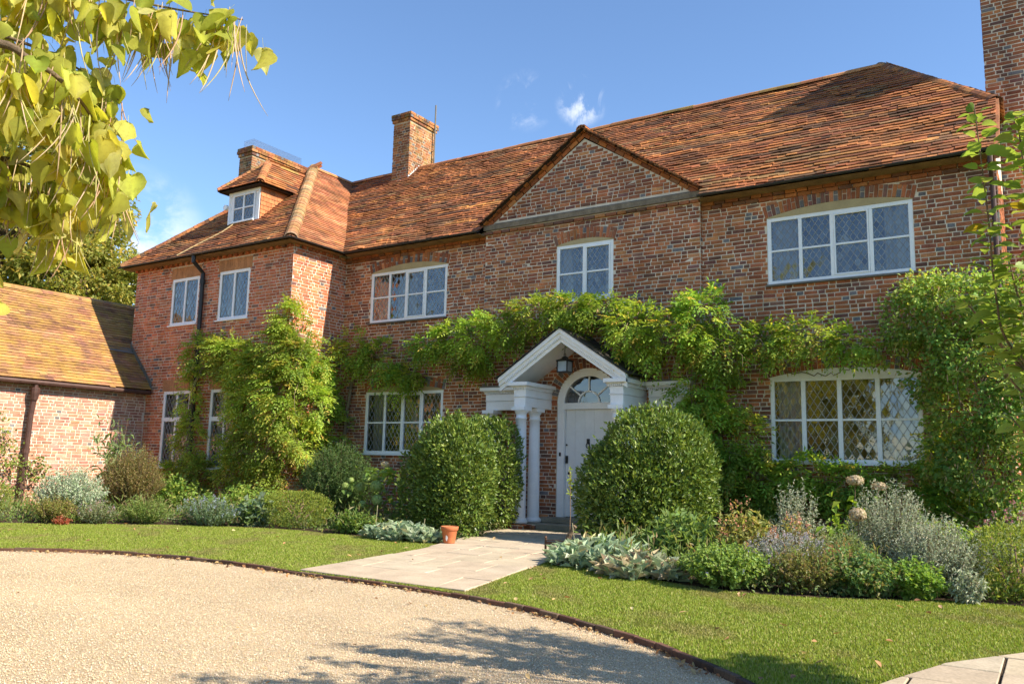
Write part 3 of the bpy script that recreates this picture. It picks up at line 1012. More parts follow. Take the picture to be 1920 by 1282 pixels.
# soffits
SOF = [(WEX, BAY[0] - .03, EY + .03, .0, EZ - .045, EZ - .03), (BAY[1] + .03, -.46, EY + .03, .0, EZ - .045, EZ - .03),
       (WLX + .03, WEX - .03, WEY + .03, YW, EZ - .045, EZ - .03), (WX1, WEX - .03, YW + .002, EY, EZ - .043, EZ - .028)]
roof = roof_u.build('roof', M['underlay'], HOUSE)
for s4 in SOF:
    mb = MB(); mb.box(*s4); mb.build('soffit', M['soffit'], HOUSE)

def under_gable(c):
    hw = (BAY[1] - BAY[0]) / 2 + .06
    return abs(c[0] - GA) < hw and c[2] < GZ0 - .05 + (1 - abs(c[0] - GA) / hw) * (GZ1 + .16 - GZ0)


T = Tiles()
T.plane((0, EY, EZ), (1, 0, 0), sdir, SL, main_bounds, PAL_TILE, rough=1.9, sag=.03, seed=2, skip=under_gable)
# wing east slope
sE = np.array([WAX - WEX, 0, WAZ - EZ]); SLE = np.linalg.norm(sE)
T.plane((WEX, 0, EZ), (0, 1, 0), sE, SLE, lambda t: (WEY + (WAY - WEY) * t, EY + (RY - EY) * t), PAL_TILE2, rough=.4, sag=.012, seed=4, gauge=.092)
sF = np.array([0, WAY - WEY, WAZ - EZ]); SLF = np.linalg.norm(sF)
T.plane((0, WEY, EZ), (1, 0, 0), sF, SLF, lambda t: (WLX + (WAX - WLX) * t, WEX + (WAX - WEX) * t), PAL_TILE, rough=1.0, sag=.02, seed=7)
# small gable roof of the bay
GY0 = YB - .16
GRZ = GZ1 + .16
for sgn, ex in ((-1, BAY[0] - .06), (1, BAY[1] + .06)):
    e = np.array([ex, 0, GZ0 - .01]); a = np.array([GA, 0, GRZ]); sv = a - e; sl_ = np.linalg.norm(sv)
    back = 1.55
    T.plane((ex, GY0, GZ0 - .01), (0, 1, 0), sv, sl_, lambda t: (0, .12 + (back - GY0) * t), PAL_TILE, rough=.9, sag=.008, seed=12 + sgn)
# tiles of the half hip
sH = np.array([HIPX + .44, 0, (RZ - EZ) * (1 - VT)]); SLH = np.linalg.norm(sH)
hy0, hy1 = EY + (RY - EY) * VT, 2 * RY - EY - (RY - EY) * VT
T.plane((-.40, 0, EZ + (RZ - EZ) * VT), (0, 1, 0), sH, SLH, lambda t: (hy0 + (RY - hy0) * t, hy1 + (RY - hy1) * t), PAL_TILE, seed=14)


def tile_view(c):
    px, py = pj_px(c)
    if not (0 < px < 1800 and 0 < py < 1282) or c[0] < -6 or c[0] > -1.0 or c[1] > 2.6: return -1
    return 1.0 / pj_depth(c)


T.write(roof, M['tile'], 300, tile_view, 'tile')
gm = MB()
for sgn, ex in ((-1, BAY[0] - .06), (1, BAY[1] + .06)):
    gm.add([(ex, GY0, GZ0 - .03), (GA, GY0, GRZ - .02), (GA, 1.5, GRZ - .02), (ex, .1, GZ0 - .03)], [(0, 1, 2, 3)])
gm.build('gable_roof', M['underlay'], HOUSE)

# ridge, hip and bonnet tiles ------------------------------------------
def half_round(p0, p1, r, col, mat, parent, name, flare=1.0, lift=0.0):
    p0, p1 = np.array(p0, float), np.array(p1, float)
    t = p1 - p0; t /= np.linalg.norm(t)
    a = np.cross(t, (0, 0, 1)); a /= np.linalg.norm(a); b = np.cross(a, t)
    V, n = [], 7
    for p, rr in ((p0, r * flare), (p1, r)):
        for k in range(n):
            g = pi * k / (n - 1)
            V.append(p + a * cos(g) * rr + b * sin(g) * rr * .85 + b * lift)
    for p, rr in ((p0, r * flare - .016), (p1, r - .016)):
        for k in range(n):
            g = pi * k / (n - 1)
            V.append(p + a * cos(g) * rr + b * sin(g) * rr * .85 + b * lift)
    Fc = [(k, k + 1, n + k + 1, n + k) for k in range(n - 1)] + [(2 * n + k + 1, 2 * n + k, 3 * n + k, 3 * n + k + 1) for k in range(n - 1)]
    Fc += [(k + 1, k, 2 * n + k, 2 * n + k + 1) for k in range(n - 1)] + [(n + k, n + k + 1, 3 * n + k + 1, 3 * n + k) for k in range(n - 1)]
    return mk(name, V, Fc, mat, parent, col=col, origin=(p0 + p1) / 2)


def run_tiles(p0, p1, ln, r, mat, parent, name, pal, flare=1.0, sag=0.0, lift=-.03):
    p0, p1 = np.array(p0, float), np.array(p1, float)
    L = np.linalg.norm(p1 - p0); n = max(1, int(L / ln))
    for i in range(n):
        a, b = p0 + (p1 - p0) * i / n, p0 + (p1 - p0) * ((i + 1) / n + (.02 if flare == 1 else .05))
        dz = sag * wob(a[0], a[1], .55, 2) + random.uniform(-.006, .006)
        half_round(a + (0, 0, dz), b + (0, 0, dz + random.uniform(-.004, .004)), r, pick(pal), mat, parent, name, flare, lift)


PAL_HIP = [((.44, .24, .11), 30), ((.36, .18, .08), 30), ((.48, .30, .14), 20), ((.30, .20, .10), 20)]
PAL_RIDGE = [((.46, .19, .08), 50), ((.40, .15, .06), 30), ((.34, .20, .06), 15)]
run_tiles((HIPX, RY, RZ), (WAX, RY, RZ), .42, .115, M['tile'], roof, 'ridge_tile', PAL_RIDGE, sag=.02)
run_tiles((WAX, WAY, WAZ), (WAX, RY, RZ), .40, .12, M['tile'], roof, 'ridge_tile', PAL_RIDGE)
run_tiles((WEX - .02, WEY + .02, EZ + .02), (WAX, WAY, WAZ), .125, .125, M['tile'], roof, 'hip_tile', PAL_HIP, flare=1.2, lift=-.05)
run_tiles((WLX + .02, WEY + .02, EZ + .02), (WAX, WAY, WAZ), .105, .13, M['tile'], roof, 'hip_tile', PAL_TILE, flare=1.12, lift=-.03)
run_tiles((-.44, hy0, EZ + (RZ - EZ) * VT), (HIPX, RY, RZ), .10, .12, M['tile'], roof, 'hip_tile', PAL_TILE, flare=1.12, lift=-.05)
run_tiles((GA, GY0, GRZ), (GA, 1.5, GRZ), .30, .11, M['chim_lichen'], roof, 'ridge_tile', PAL_TILE, lift=-.02)
# verge board on the right gable
mb = MB()
for k in range(9):
    t0, t1 = VT * k / 9, VT * (k + 1) / 9
    p = [np.array([0, EY + (RY - EY) * t, EZ + (RZ - EZ) * t]) for t in (t0, t1)]
    mb.add([(-.47, p[0][1], p[0][2] - .16), (-.47, p[1][1], p[1][2] - .16), (-.47, p[1][1], p[1][2] + .01), (-.47, p[0][1], p[0][2] + .01),
            (-.40, p[0][1], p[0][2] - .16), (-.40, p[1][1], p[1][2] - .16), (-.40, p[1][1], p[1][2] + .01), (-.40, p[0][1], p[0][2] + .01)],
           [(4, 5, 6, 7), (0, 4, 7, 3), (1, 2, 6, 5), (3, 7, 6, 2), (0, 1, 5, 4)], (.36, .15, .07))
mb.build('verge', M['tile'], HOUSE)

# gutters ---------------------------------------------------------------
def gutter(p0, p1, r=.036):
    p0, p1 = np.array(p0, float), np.array(p1, float)
    t = (p1 - p0) / np.linalg.norm(p1 - p0); a = np.cross(t, (0, 0, 1)); a /= np.linalg.norm(a)
    V = []
    n = 9
    for p in (p0, p1):
        for rr in (r, r - .008):
            for k in range(n):
                g = pi + pi * k / (n - 1)
                V.append(p + a * cos(g) * rr + np.array([0, 0, sin(g) * rr]))
    Fc = [(k, k + 1, 2 * n + k + 1, 2 * n + k) for k in range(n - 1)] + [(n + k + 1, n + k, 3 * n + k, 3 * n + k + 1) for k in range(n - 1)]
    Fc += [(0, n, 3 * n, 2 * n), (n - 1, 3 * n - 1, 4 * n - 1, 2 * n - 1)]
    return mk('gutter', V, Fc, M['black'], HOUSE, smooth=False)


GZ = EZ - .0
gutter((BAY[1] + .05, EY - .05, GZ), (-.47, EY - .05, GZ))
gutter((WEX + .03, EY - .05, GZ), (BAY[0] - .03, EY - .05, GZ))
gutter((WLX, WEY - .05, GZ), (WEX + .05, WEY - .05, GZ))
gutter((WEX + .05, WEY - .05, GZ), (WEX + .05, EY - .05, GZ))

mb = MB()
mb.tube([(-16.54, WEY - .03, 5.75), (-16.54, WEY - .03, 5.62), (-16.54, YW - .08, 5.40), (-16.53, YW - .08, 4.0), (-16.52, YW - .08, .1)], .05, 10)
for z in (5.2, 3.6, 2.0): mb.tube([(-16.54, YW - .08, z - .05), (-16.54, YW - .08, z + .05)], .065, 10)
mb.build('downpipe', M['black'], HOUSE, smooth=False)
mb = MB()
mb.tube([(-.52, EY - .05, 5.75), (-.52, EY - .05, 5.6), (-.52, -.1, 5.35), (-.52, -.1, .1)], .036, 10)
mb.build('downpipe', M['iron_brown'], HOUSE)
# cable clipped down the wing roof
mb = MB()
mb.tube([(-16.5, -.98, 6.76), (-16.6, -1.2, 6.53), (-17.0, -1.6, 6.16), (-17.25, -1.93, 5.86)], .014, 5)
mb.build('cable', M['cream'], HOUSE)

# ------------------------------------------------------------------ chimneys
CH3Y = 2.03
PAL_CH = [((.40, .15, .065), 30), ((.31, .115, .055), 36), ((.22, .09, .048), 20), ((.14, .075, .05), 12), ((.46, .21, .09), 8)]
M['mortar_dark'] = surf('sooty_mortar', (.44, .34, .22), .95, .2, 3, .3, 60, .2)
def chimney(x0, x1, y0, y1, z0, z1, pal, mat, cap_h=.22, steps=2, grey=.1, seed=1, label=None, mort='mortar_dark'):
    core = MB(); core.box(x0 + .012, x1 - .012, y0 + .012, y1 - .012, z0, z1 - .02)
    ch = core.build('chimney', M[mort], HOUSE, label=label)
    b = Bricks()
    zc = z1 - cap_h
    for (O, u, n, L) in (((x0, y0), (1, 0), (0, -1), x1 - x0), ((x1, y0), (0, 1), (1, 0), y1 - y0), ((x0, y0), (0, 1), (-1, 0), y1 - y0)):
        b.lay((*(np.array(O) - .012 * np.array(n)), 0), u, n, L, z0, zc, lambda z: [], pal, grey=grey, seed=seed, wavy=.002, joint=.014)
        for k in range(steps):
            e = .03 * (k + 1) if k < 2 else .03 * 2
            za = zc + cap_h * k / steps; zb = zc + cap_h * (k + 1) / steps
            OO = np.array(O) - np.array(u) * e + np.array(n) * (e - .012)
            b.lay((*OO, 0), u, n, L + 2 * e, za, zb + .001, lambda z: [], pal, course=(zb - za), grey=grey, seed=seed + k)
    b.write(ch, mat)
    cp = MB()
    cp.box(x0 - .04, x1 + .04, y0 - .04, y1 + .04, z1 - cap_h * .6, z1 - .004, (.30, .18, .07))
    cp.box(x0 - .012, x1 + .012, y0 - .012, y1 + .012, z1 - cap_h, z1 - cap_h * .62, (.30, .17, .09))
    cp.build('chimney_cap', mat, ch)
    return ch


c1 = chimney(-19.02, -18.47, 1.0, 2.95, 7.0, 9.85, PAL_CH, M['chim_lichen'], .26, 3, seed=21, label='wide chimney with yellow lichened rim and wire guard')
c2 = chimney(-14.52, -13.93, 2.45, 3.55, 8.0, 10.42, PAL_CH, M['chim_lichen'], .24, 3, seed=22, label='slim chimney with oversailing top and white stepped flashing')
c3 = chimney(-.62, 1.35, CH3Y, CH3Y + 1.25, 0, 10.8, PAL_OLD, M['brick'], .25, 3, grey=.08, seed=23, mort='mortar', label='massive brick chimney at the right end')
# wire guard
mb = MB()
gx0, gx1, gy0, gy1, gz0, gz1 = -18.95, -18.54, 1.08, 2.86, 9.84, 10.10
for x in np.arange(gx0, gx1 + .001, .041):
    for yy in (gy0, gy1): mb.tube([(x, yy, gz0), (x, yy, gz1)], .0022, 3, caps=False)
for yy in np.arange(gy0, gy1 + .001, .0356):
    for x in (gx0, gx1): mb.tube([(x, yy, gz0), (x, yy, gz1)], .0022, 3, caps=False)
    mb.tube([(gx0, yy, gz1), (gx1, yy, gz1)], .0022, 3, caps=False)
for z in np.arange(gz0, gz1 + .001, .04):
    mb.tube([(gx0, gy0, z), (gx1, gy0, z), (gx1, gy1, z), (gx0, gy1, z), (gx0, gy0, z)], .0022, 3, caps=False)
mb.build('wire_guard', M['moss_wire'], c1)
# stepped flashing on the slim chimney
mb = MB()
n_ = 7
for k in range(n_):
    ya = 2.44 + (RY - 2.44) * k / n_; yb = 2.44 + (RY - 2.44) * (k + 1) / n_
    zr = EZ + (RZ - EZ) * (ya - EY) / (RY - EY)
    mb.box(-13.93, -13.915, ya, yb + .01, zr - .05, zr + .16)
mb.box(-14.56, -13.89, 2.40, 2.44, EZ + (RZ - EZ) * (2.42 - EY) / (RY - EY) - .06, EZ + (RZ - EZ) * (2.42 - EY) / (RY - EY) + .07)
mb.build('flashing', M['lead_white'], c2)
mb = MB()
mb.tube([(-13.86, 3.42, 8.9), (-13.86, 3.42, 10.95)], .022, 7)
mb.tube([(-13.86, 3.38, 9.6), (-13.94, 3.38, 9.6)], .012, 5); mb.tube([(-13.86, 3.38, 10.2), (-13.94, 3.38, 10.2)], .012, 5)
mb.build('mast', M['lead'], c2, label='thin metal aerial mast strapped to the chimney')

# ------------------------------------------------------------------ windows
def clip_poly(poly, x0, x1, z0, z1):
    def clip(pts, ins, inter):
        out = []
        for i in range(len(pts)):
            a, b = pts[i], pts[(i + 1) % len(pts)]
            ia, ib = ins(a), ins(b)
            if ia: out.append(a)
            if ia != ib: out.append(inter(a, b))
        return out
    for ax, v, sg in ((0, x0, 1), (0, x1, -1), (1, z0, 1), (1, z1, -1)):
        if not poly: return []
        poly = clip(poly, lambda p: sg * (p[ax] - v) >= 0,
                    lambda a, b: tuple(a[k] + (b[k] - a[k]) * (v - a[ax]) / (b[ax] - a[ax]) for k in (0, 1)))
    return poly


def glaze(x0, x1, z0, z1, yy, dw, dh, parent, singles=False):
    """diamond panes with lead cames; returns nothing"""
    panes = []
    i0, i1 = int((x1 - x0) / dw) + 2, int((z1 - z0) / dh) + 2
    for i in range(-1, 2 * i0):
        for j in range(-1, 2 * i1):
            if (i + j) % 2: continue
            cx, cz = x0 + i * dw / 2, z0 + j * dh / 2
            p = clip_poly([(cx - dw / 2, cz), (cx, cz - dh / 2), (cx + dw / 2, cz), (cx, cz + dh / 2)], x0, x1, z0, z1)
            if len(p) < 3: continue
            a = .5 * abs(sum(p[k][0] * p[(k + 1) % len(p)][1] - p[(k + 1) % len(p)][0] * p[k][1] for k in range(len(p))))
            if a < dw * dh * .004: continue
            jt_ = .011 if singles else .018
            ta, tb = random.gauss(0, jt_), random.gauss(0, jt_)
            V = [(q[0], yy + ta * (q[0] - cx) + tb * (q[1] - cz), q[1]) for q in p]
            panes.append((V, a))
    if singles:
        for V, a in panes:
            mk('diamond_pane', V, [tuple(range(len(V)))], M['glass'], parent, origin=np.mean(V, axis=0))
    else:
        mb = MB()
        for V, a in panes: mb.add(V, [tuple(range(len(V)))])
        mb.build('pane', M['glass'], parent)
    mb = MB()
    hw = .0055
    sl = dh / dw
    span = max(x1 - x0, (z1 - z0) / sl) * 2
    for sg in (1, -1):
        nl = int(((x1 - x0) + (z1 - z0) / sl) / dw) + 3
        for k in range(-nl, nl + 1):
            c = x0 + (k + .5) * dw
            # line: z - z0 = sg*sl*(x - c)
            pts = []
            for x in (x0, x1):
                z = z0 + sg * sl * (x - c)
                if z0 - 1e-6 <= z <= z1 + 1e-6: pts.append((x, z))
            for z in (z0, z1):
                x = c + (z - z0) / (sg * sl)
                if x0 + 1e-6 < x < x1 - 1e-6: pts.append((x, z))
            if len(pts) < 2: continue
            a, b = np.array(pts[0]), np.array(pts[1])
            L = np.linalg.norm(b - a)
            if L < .01: continue
            t = (b - a) / L; n2 = np.array([-t[1], t[0]])
            V = []
            for p in (a, b):
                for e, d in ((-hw, .0), (-hw * .6, -.004), (hw * .6, -.004), (hw, .0)):
                    q = p + n2 * e
                    V.append((q[0], yy - .001 + d, q[1]))
            mb.add(V, [(0, 1, 5, 4), (1, 2, 6, 5), (2, 3, 7, 6)])
    mb.build('lead_lattice', M['came'], parent)


def curtain(x0, x1, z0, z1, yy, parent, waves=7, amp=.03):
    n = 28
    V, Fc = [], []
    for i in range(n + 1):
        x = x0 + (x1 - x0) * i / n
        d = amp * sin(2 * pi * waves * i / n) + amp * .5 * sin(2 * pi * waves * .37 * i / n + 1)
        V += [(x, yy + d, z0), (x, yy + d * .8, (z0 + z1) / 2), (x, yy + d * .5, z1)]
    for i in range(n):
        b = 3 * i
        Fc += [(b, b + 3, b + 4, b + 1), (b + 1, b + 4, b + 5, b + 2)]
    mk('curtain', V, Fc, M['curtain'], parent, smooth=True)


def window(rect, yp, cols, rows, dw, dh, name='window', label=None, fr=.066, mul=.058, tran=.034, singles=False, curt=(), sill=True, opens=(), room=True, parent=None, lattice=True, depth=.07):
    x0, x1, z0, z1 = rect
    yf = yp + .004
    Wd = thing(name, None, None, (0, 0, 0)) if False else None
    mb = MB()
    # outer frame
    mb.box(x0, x0 + fr, yf, yf + depth, z0, z1); mb.box(x1 - fr, x1, yf, yf + depth, z0, z1)
    mb.box(x0 + fr, x1 - fr, yf, yf + depth, z1 - fr, z1); mb.box(x0 + fr, x1 - fr, yf, yf + depth, z0, z0 + fr * .9)
    ix0, ix1, iz0, iz1 = x0 + fr, x1 - fr, z0 + fr * .9, z1 - fr
    cf = np.cumsum([0] + list(cols)) / sum(cols)
    rf = np.cumsum([0] + list(rows)) / sum(rows)
    xe = [ix0 + (ix1 - ix0) * c for c in cf]; ze = [iz0 + (iz1 - iz0) * r for r in rf]
    for i, x in enumerate(xe[1:-1]):
        mb.box(x - mul / 2, x + mul / 2, yf - .004, yf + depth * .9, iz0 - .001, iz1 + .001)
    lights = []
    for i in range(len(cols)):
        a = xe[i] + (mul / 2 if i else 0); b = xe[i + 1] - (mul / 2 if i < len(cols) - 1 else 0)
        if i in opens:   # opening casement with its own frame
            e = .028
            mb.box(a + .003, a + e, yf - .012, yf + .03, iz0, iz1); mb.box(b - e, b - .003, yf - .012, yf + .03, iz0, iz1)
            mb.box(a + e, b - e, yf - .012, yf + .03, iz1 - e, iz1); mb.box(a + e, b - e, yf - .012, yf + .03, iz0, iz0 + e)
            a2, b2, c2_, d2 = a + e, b - e, iz0 + e, iz1 - e
        else: a2, b2, c2_, d2 = a, b, iz0, iz1
        zz = [c2_] + list(ze[1:-1]) + [d2]
        for k, z in enumerate(zz[1:-1]):
            mb.box(a2, b2, yf + .002, yf + .04, z - tran / 2, z + tran / 2)
        for k in range(len(zz) - 1):
            lights.append((a2, b2, zz[k] + (tran / 2 if k else 0), zz[k + 1] - (tran / 2 if k < len(zz) - 2 else 0)))
    W_ = mb.build(name, M['white'], parent or HOUSE, origin=((x0 + x1) / 2, yf, z0), label=label)
    bevel(W_, .004)
    for (a, b, c, d) in lights:
        if lattice: glaze(a, b, c, d, yf + .022, dw, dh, W_, singles)
        else: mk('pane', [(a, yf + .02, c), (b, yf + .02, c), (b, yf + .02, d), (a, yf + .02, d)], [(0, 1, 2, 3)], M['glass'], W_)
    if sill:
        s_ = MB(); s_.box(x0 - .03, x1 + .03, yp - .055, yp + .06, z0 - .036, z0 - .002)
        bevel(s_.build('sill', M['lead'] if sill == 'lead' else M['white'], W_), .004)
    for (a, b) in curt:
        curtain(x0 + (x1 - x0) * a, x0 + (x1 - x0) * b, z0, z1, yp + .2, W_, waves=5)
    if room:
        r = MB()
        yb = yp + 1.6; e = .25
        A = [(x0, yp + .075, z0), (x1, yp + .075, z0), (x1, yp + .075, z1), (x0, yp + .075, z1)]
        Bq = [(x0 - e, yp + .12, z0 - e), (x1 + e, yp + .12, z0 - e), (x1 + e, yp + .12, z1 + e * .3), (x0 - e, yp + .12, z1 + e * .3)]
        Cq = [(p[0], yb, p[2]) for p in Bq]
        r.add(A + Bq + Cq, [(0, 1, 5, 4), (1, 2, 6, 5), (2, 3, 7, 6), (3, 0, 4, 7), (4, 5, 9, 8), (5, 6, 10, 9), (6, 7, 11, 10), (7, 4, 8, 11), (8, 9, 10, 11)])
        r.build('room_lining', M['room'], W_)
    return W_


def tympanum(nm, rect, yp, W_, mat='cream'):
    cx, cz, R, a = ARCH[nm]
    pts = [(cx + R * sin(-a + 2 * a * k / 20), cz + R * cos(-a + 2 * a * k / 20)) for k in range(21)]
    zb = rect[3] - .004
    V = [(x, yp - .004, max(z, zb)) for x, z in pts] + [(x, yp - .004, zb) for x, z in pts]
    Fc = [(k, k + 1, 21 + k + 1, 21 + k) for k in range(20)]
    V2 = [(x, yp + .02, z) for x, _, z in V]
    Fc += [(k + 42, k + 43, 42 + 21 + k + 1, 42 + 21 + k) for k in range(0)]
    mk('arch_panel', V, Fc, M[mat], W_)


wu = window(WIN_UL, 0, (1, 1, 1.12, 1.08), (1, 1), .105, .15, label='upper four-light casement reflecting the wing, left of the gable', sill='lead', curt=((.03, .16), (.30, .55)), opens=(2,))
tympanum('UL', WIN_UL, 0, wu)
wl_ = window(WIN_LL, 0, (1, 1, 1.1, 1), (1, 1), .11, .17, label='lower four-light casement beside the domed evergreen shrub', curt=((.03, .2),), opens=(2,))
tympanum('LL', WIN_LL, 0, wl_)
wr = window(WIN_UR, 0, (1, 1.05, 1.25, 1.15), (1, 1), .105, .15, label='upper four-light casement with white diamonds, right of the gable', sill='lead', curt=((.02, .2), (.80, .98)), opens=(2,))
tympanum('UR', WIN_UR, 0, wr)
wlr = window(WIN_LR, 0, (1, 1.2, 1.22, 1.2), (1, 1.02), .118, .19, label='lower four-light leaded casement framed by climbers', singles=True, fr=.06, mul=.07, curt=((.03, .23), (.8, .97)))
tympanum('LR', WIN_LR, 0, wlr, 'white')
wm = window(WIN_MID, YB, (1, 1.04), (1, 1), .105, .15, label='narrow two-light casement under the gable', sill='lead', opens=(1,), curt=((.02, .2), (.78, .98)))
tympanum('MID', WIN_MID, YB, wm)
for wd, lb in ((WW1, 'left upper window of the wing'), (WW2, 'right upper window of the wing')):
    window(wd, YW, (1, 1), (1,), .115, .19, label=lb, fr=.07, mul=.06, curt=((.05, .5),))
for wd, lb in ((WW3, 'left lower transomed window of the wing'), (WW4, 'right lower transomed window of the wing')):
    window(wd, YW, (1, 1), (1.75, 1), .115, .19, label=lb, fr=.07, mul=.06, tran=.10, curt=((.05, .55),))
# white paper diamonds hanging in the upper right window, blue one in the lower left
for (cx, cz, sx, sz, W_, yy) in ((-2.62, 4.80, .085, .11, wr, .03), (-2.70, 4.55, .06, .08, wr, .045), (-1.96, 4.75, .05, .10, wr, .045)):
    mk('paper_diamond', [(cx - sx, yy, cz), (cx, yy, cz - sz), (cx + sx, yy, cz), (cx, yy, cz + sz)], [(0, 1, 2, 3)], M['curtain'], W_)
M['blueglass'] = surf('blue_card', (.16, .28, .50), .6, .3)
for (cx, cz, sx, sz) in ((-11.36, 1.95, .11, .30), (-10.83, 2.55, .05, .12)):
    mk('blue_diamond', [(cx - sx, .04, cz), (cx, .04, cz - sz), (cx + sx, .04, cz), (cx, .04, cz + sz)], [(0, 1, 2, 3)], M['blueglass'], wl_)
# lamp shade inside the lower left window
mb = MB(); mb.lathe(-11.55, .5, [(.16, 2.38), (.10, 2.56)], 12); mb.build('lamp_shade', M['cream'], wl_)

# ------------------------------------------------------------------ dormer
DX0, DX1, DY, DZ0, DZ1 = -16.80, -15.66, -.90, 6.76, 7.62
mb = MB()
mb.box(DX0, DX1, DY + .01, DY + .06, DZ0 - .05, DZ1 + .05)
for x in (DX0, DX1 - .05):
    mb.box(x, x + .05, DY - .015, DY + .02, DZ0 - .04, DZ1)
mb.box(DX0 + .05, DX1 - .05, DY - .012, DY + .02, DZ0 - .04, DZ0 + .05)
mb.box(DX0 + .05, DX1 - .05, DY - .012, DY + .02, DZ1 - .10, DZ1 + .02)
# cheeks
mb.add([(DX1 - .01, DY, DZ0), (DX1 - .01, .05, DZ1 + .05), (DX1 - .01, DY, DZ1 + .05)], [(0, 1, 2)])
mb.add([(DX0 + .01, DY, DZ0), (DX0 + .01, .05, DZ1 + .05), (DX0 + .01, DY, DZ1 + .05)], [(0, 1, 2)])
dorm = mb.build('dormer', M['white'], HOUSE, origin=(-16.23, DY, DZ0), label='small white dormer with hipped tiled roof on the wing')
window((DX0 + .17, DX1 - .17, DZ0 + .06, DZ1 - .10), DY - .025, (1, 1), (1, 1), .10, .15, name='dormer_window', fr=.04, mul=.05, sill=True, room=False, parent=dorm)
mb = MB(); mb.box(DX0 + .17, DX1 - .17, DY + .002, DY + .008, DZ0 + .06, DZ1 - .10)
mb.build('dark_backing', M['room'], dorm)
T2 = Tiles()
# tile-hung cheek
k = 0
z = DZ0 - .02
while z < DZ1 + .02:
    ya = DY + .0
    yb = DY + (z + .1 - DZ0) / .94 + .02
    yy = ya - (.08 if k % 2 else 0)
    while yy < yb:
        a, b = max(yy, ya), min(yy + .158, yb)
        yy += .165
        if b - a > .03:
            xo = DX1
            V = np.array([(xo + .022, a, z), (xo + .022, b, z), (xo + .006, b, z + .15), (xo + .006, a, z + .15),
                          (xo + .036, a, z), (xo + .036, b, z), (xo + .018, b, z + .15), (xo + .018, a, z + .15)])
            T2.items.append((V, np.array((.50, .19, .075)) * random.uniform(.85, 1.12), V.mean(0)))
    z += .105; k += 1
# hipped roof
dez, drz = DZ1 + .02, 8.50
dex0, dex1, dey = DX0 - .2, DX1 + .2, DY - .2
day = -.28; dcx = (DX0 + DX1) / 2
T2.plane((0, dey, dez), (1, 0, 0), (0, day - dey, drz - dez), sqrt((day - dey) ** 2 + (drz - dez) ** 2), lambda t: (dex0 + (dcx - dex0) * t, dex1 + (dcx - dex1) * t), PAL_TILE, rough=.7, sag=.005, seed=31)
for ex in (dex0, dex1):
    T2.plane((ex, 0, dez), (0, 1, 0), (dcx - ex, 0, drz - dez), sqrt((dcx - ex) ** 2 + (drz - dez) ** 2), lambda t: (dey + (day - dey) * t, .05 + .95 * t), PAL_TILE, rough=.6, sag=.005, seed=32)
T2.write(dorm, M['tile'], name='tile')
mb = MB()
mb.add([(dex0, dey, dez - .01), (dex1, dey, dez - .01), (dcx, day, drz - .01)], [(0, 1, 2)])
mb.add([(dex1, dey, dez - .01), (dex1, .1, dez - .01), (dcx, 1.0, drz - .01), (dcx, day, drz - .01)], [(0, 1, 2, 3)])
mb.add([(dex0, dey, dez - .01), (dex0, .1, dez - .01), (dcx, 1.0, drz - .01), (dcx, day, drz - .01)], [(0, 1, 2, 3)])
mb.box(dex0 + .02, dex1 - .02, dey + .02, .0, dez - .04, dez - .02)
mb.build('dormer_roof', M['underlay'], dorm)
for p0, p1, nm in (((dex1, dey, dez + .02), (dcx, day, drz), 'hip_tile'), ((dex0, dey, dez + .02), (dcx, day, drz), 'hip_tile'), ((dcx, day, drz), (dcx, 1.0, drz), 'ridge_tile')):
    run_tiles(p0, p1, .11 if nm == 'hip_tile' else .3, .10, M['tile'], dorm, nm, PAL_RIDGE, flare=1.12 if nm == 'hip_tile' else 1.0, lift=-.03)
mb = MB(); mb.tube([(DX0 - .10, DY + .02, 7.26), (DX0 - .10, DY - .05, 7.26)], .07, 12); mb.tube([(DX0 - .1, DY + .02, 7.26), (DX0 + .02, DY + .03, 7.22)], .015, 6)
mb.build('floodlight', M['white'], dorm)

# ------------------------------------------------------------------ door and porch
mb = MB()
n_ = 24
yf = YB + .02
def ring(mb, cx, cz, r0, r1, ya, yb, a0=0, a1=pi, n=24):
    V, Fc = [], []
    for k in range(n + 1):
        g = a0 + (a1 - a0) * k / n
        for r, yy in ((r0, ya), (r1, ya), (r1, yb), (r0, yb)):
            V.append((cx + r * cos(g), yy, cz + r * sin(g)))
    for k in range(n):
        b = 4 * k
        for e in range(4):
            Fc.append((b + e, b + (e + 1) % 4, b + 4 + (e + 1) % 4, b + 4 + e))
    mb.add(V, Fc)


ring(mb, DCX, DSPR, DR - .14, DR, yf, yf + .12)
ring(mb, DCX, DSPR, DR - .02, DR + .012, yf - .012, yf + .02)
mb.box(DCX - DR, DCX - DR + .14, yf, yf + .12, .19, DSPR); mb.box(DCX + DR - .14, DCX + DR, yf, yf + .12, .19, DSPR)
mb.box(DCX - DR + .14, DCX + DR - .14, yf - .008, yf + .13, 2.17, 2.285)
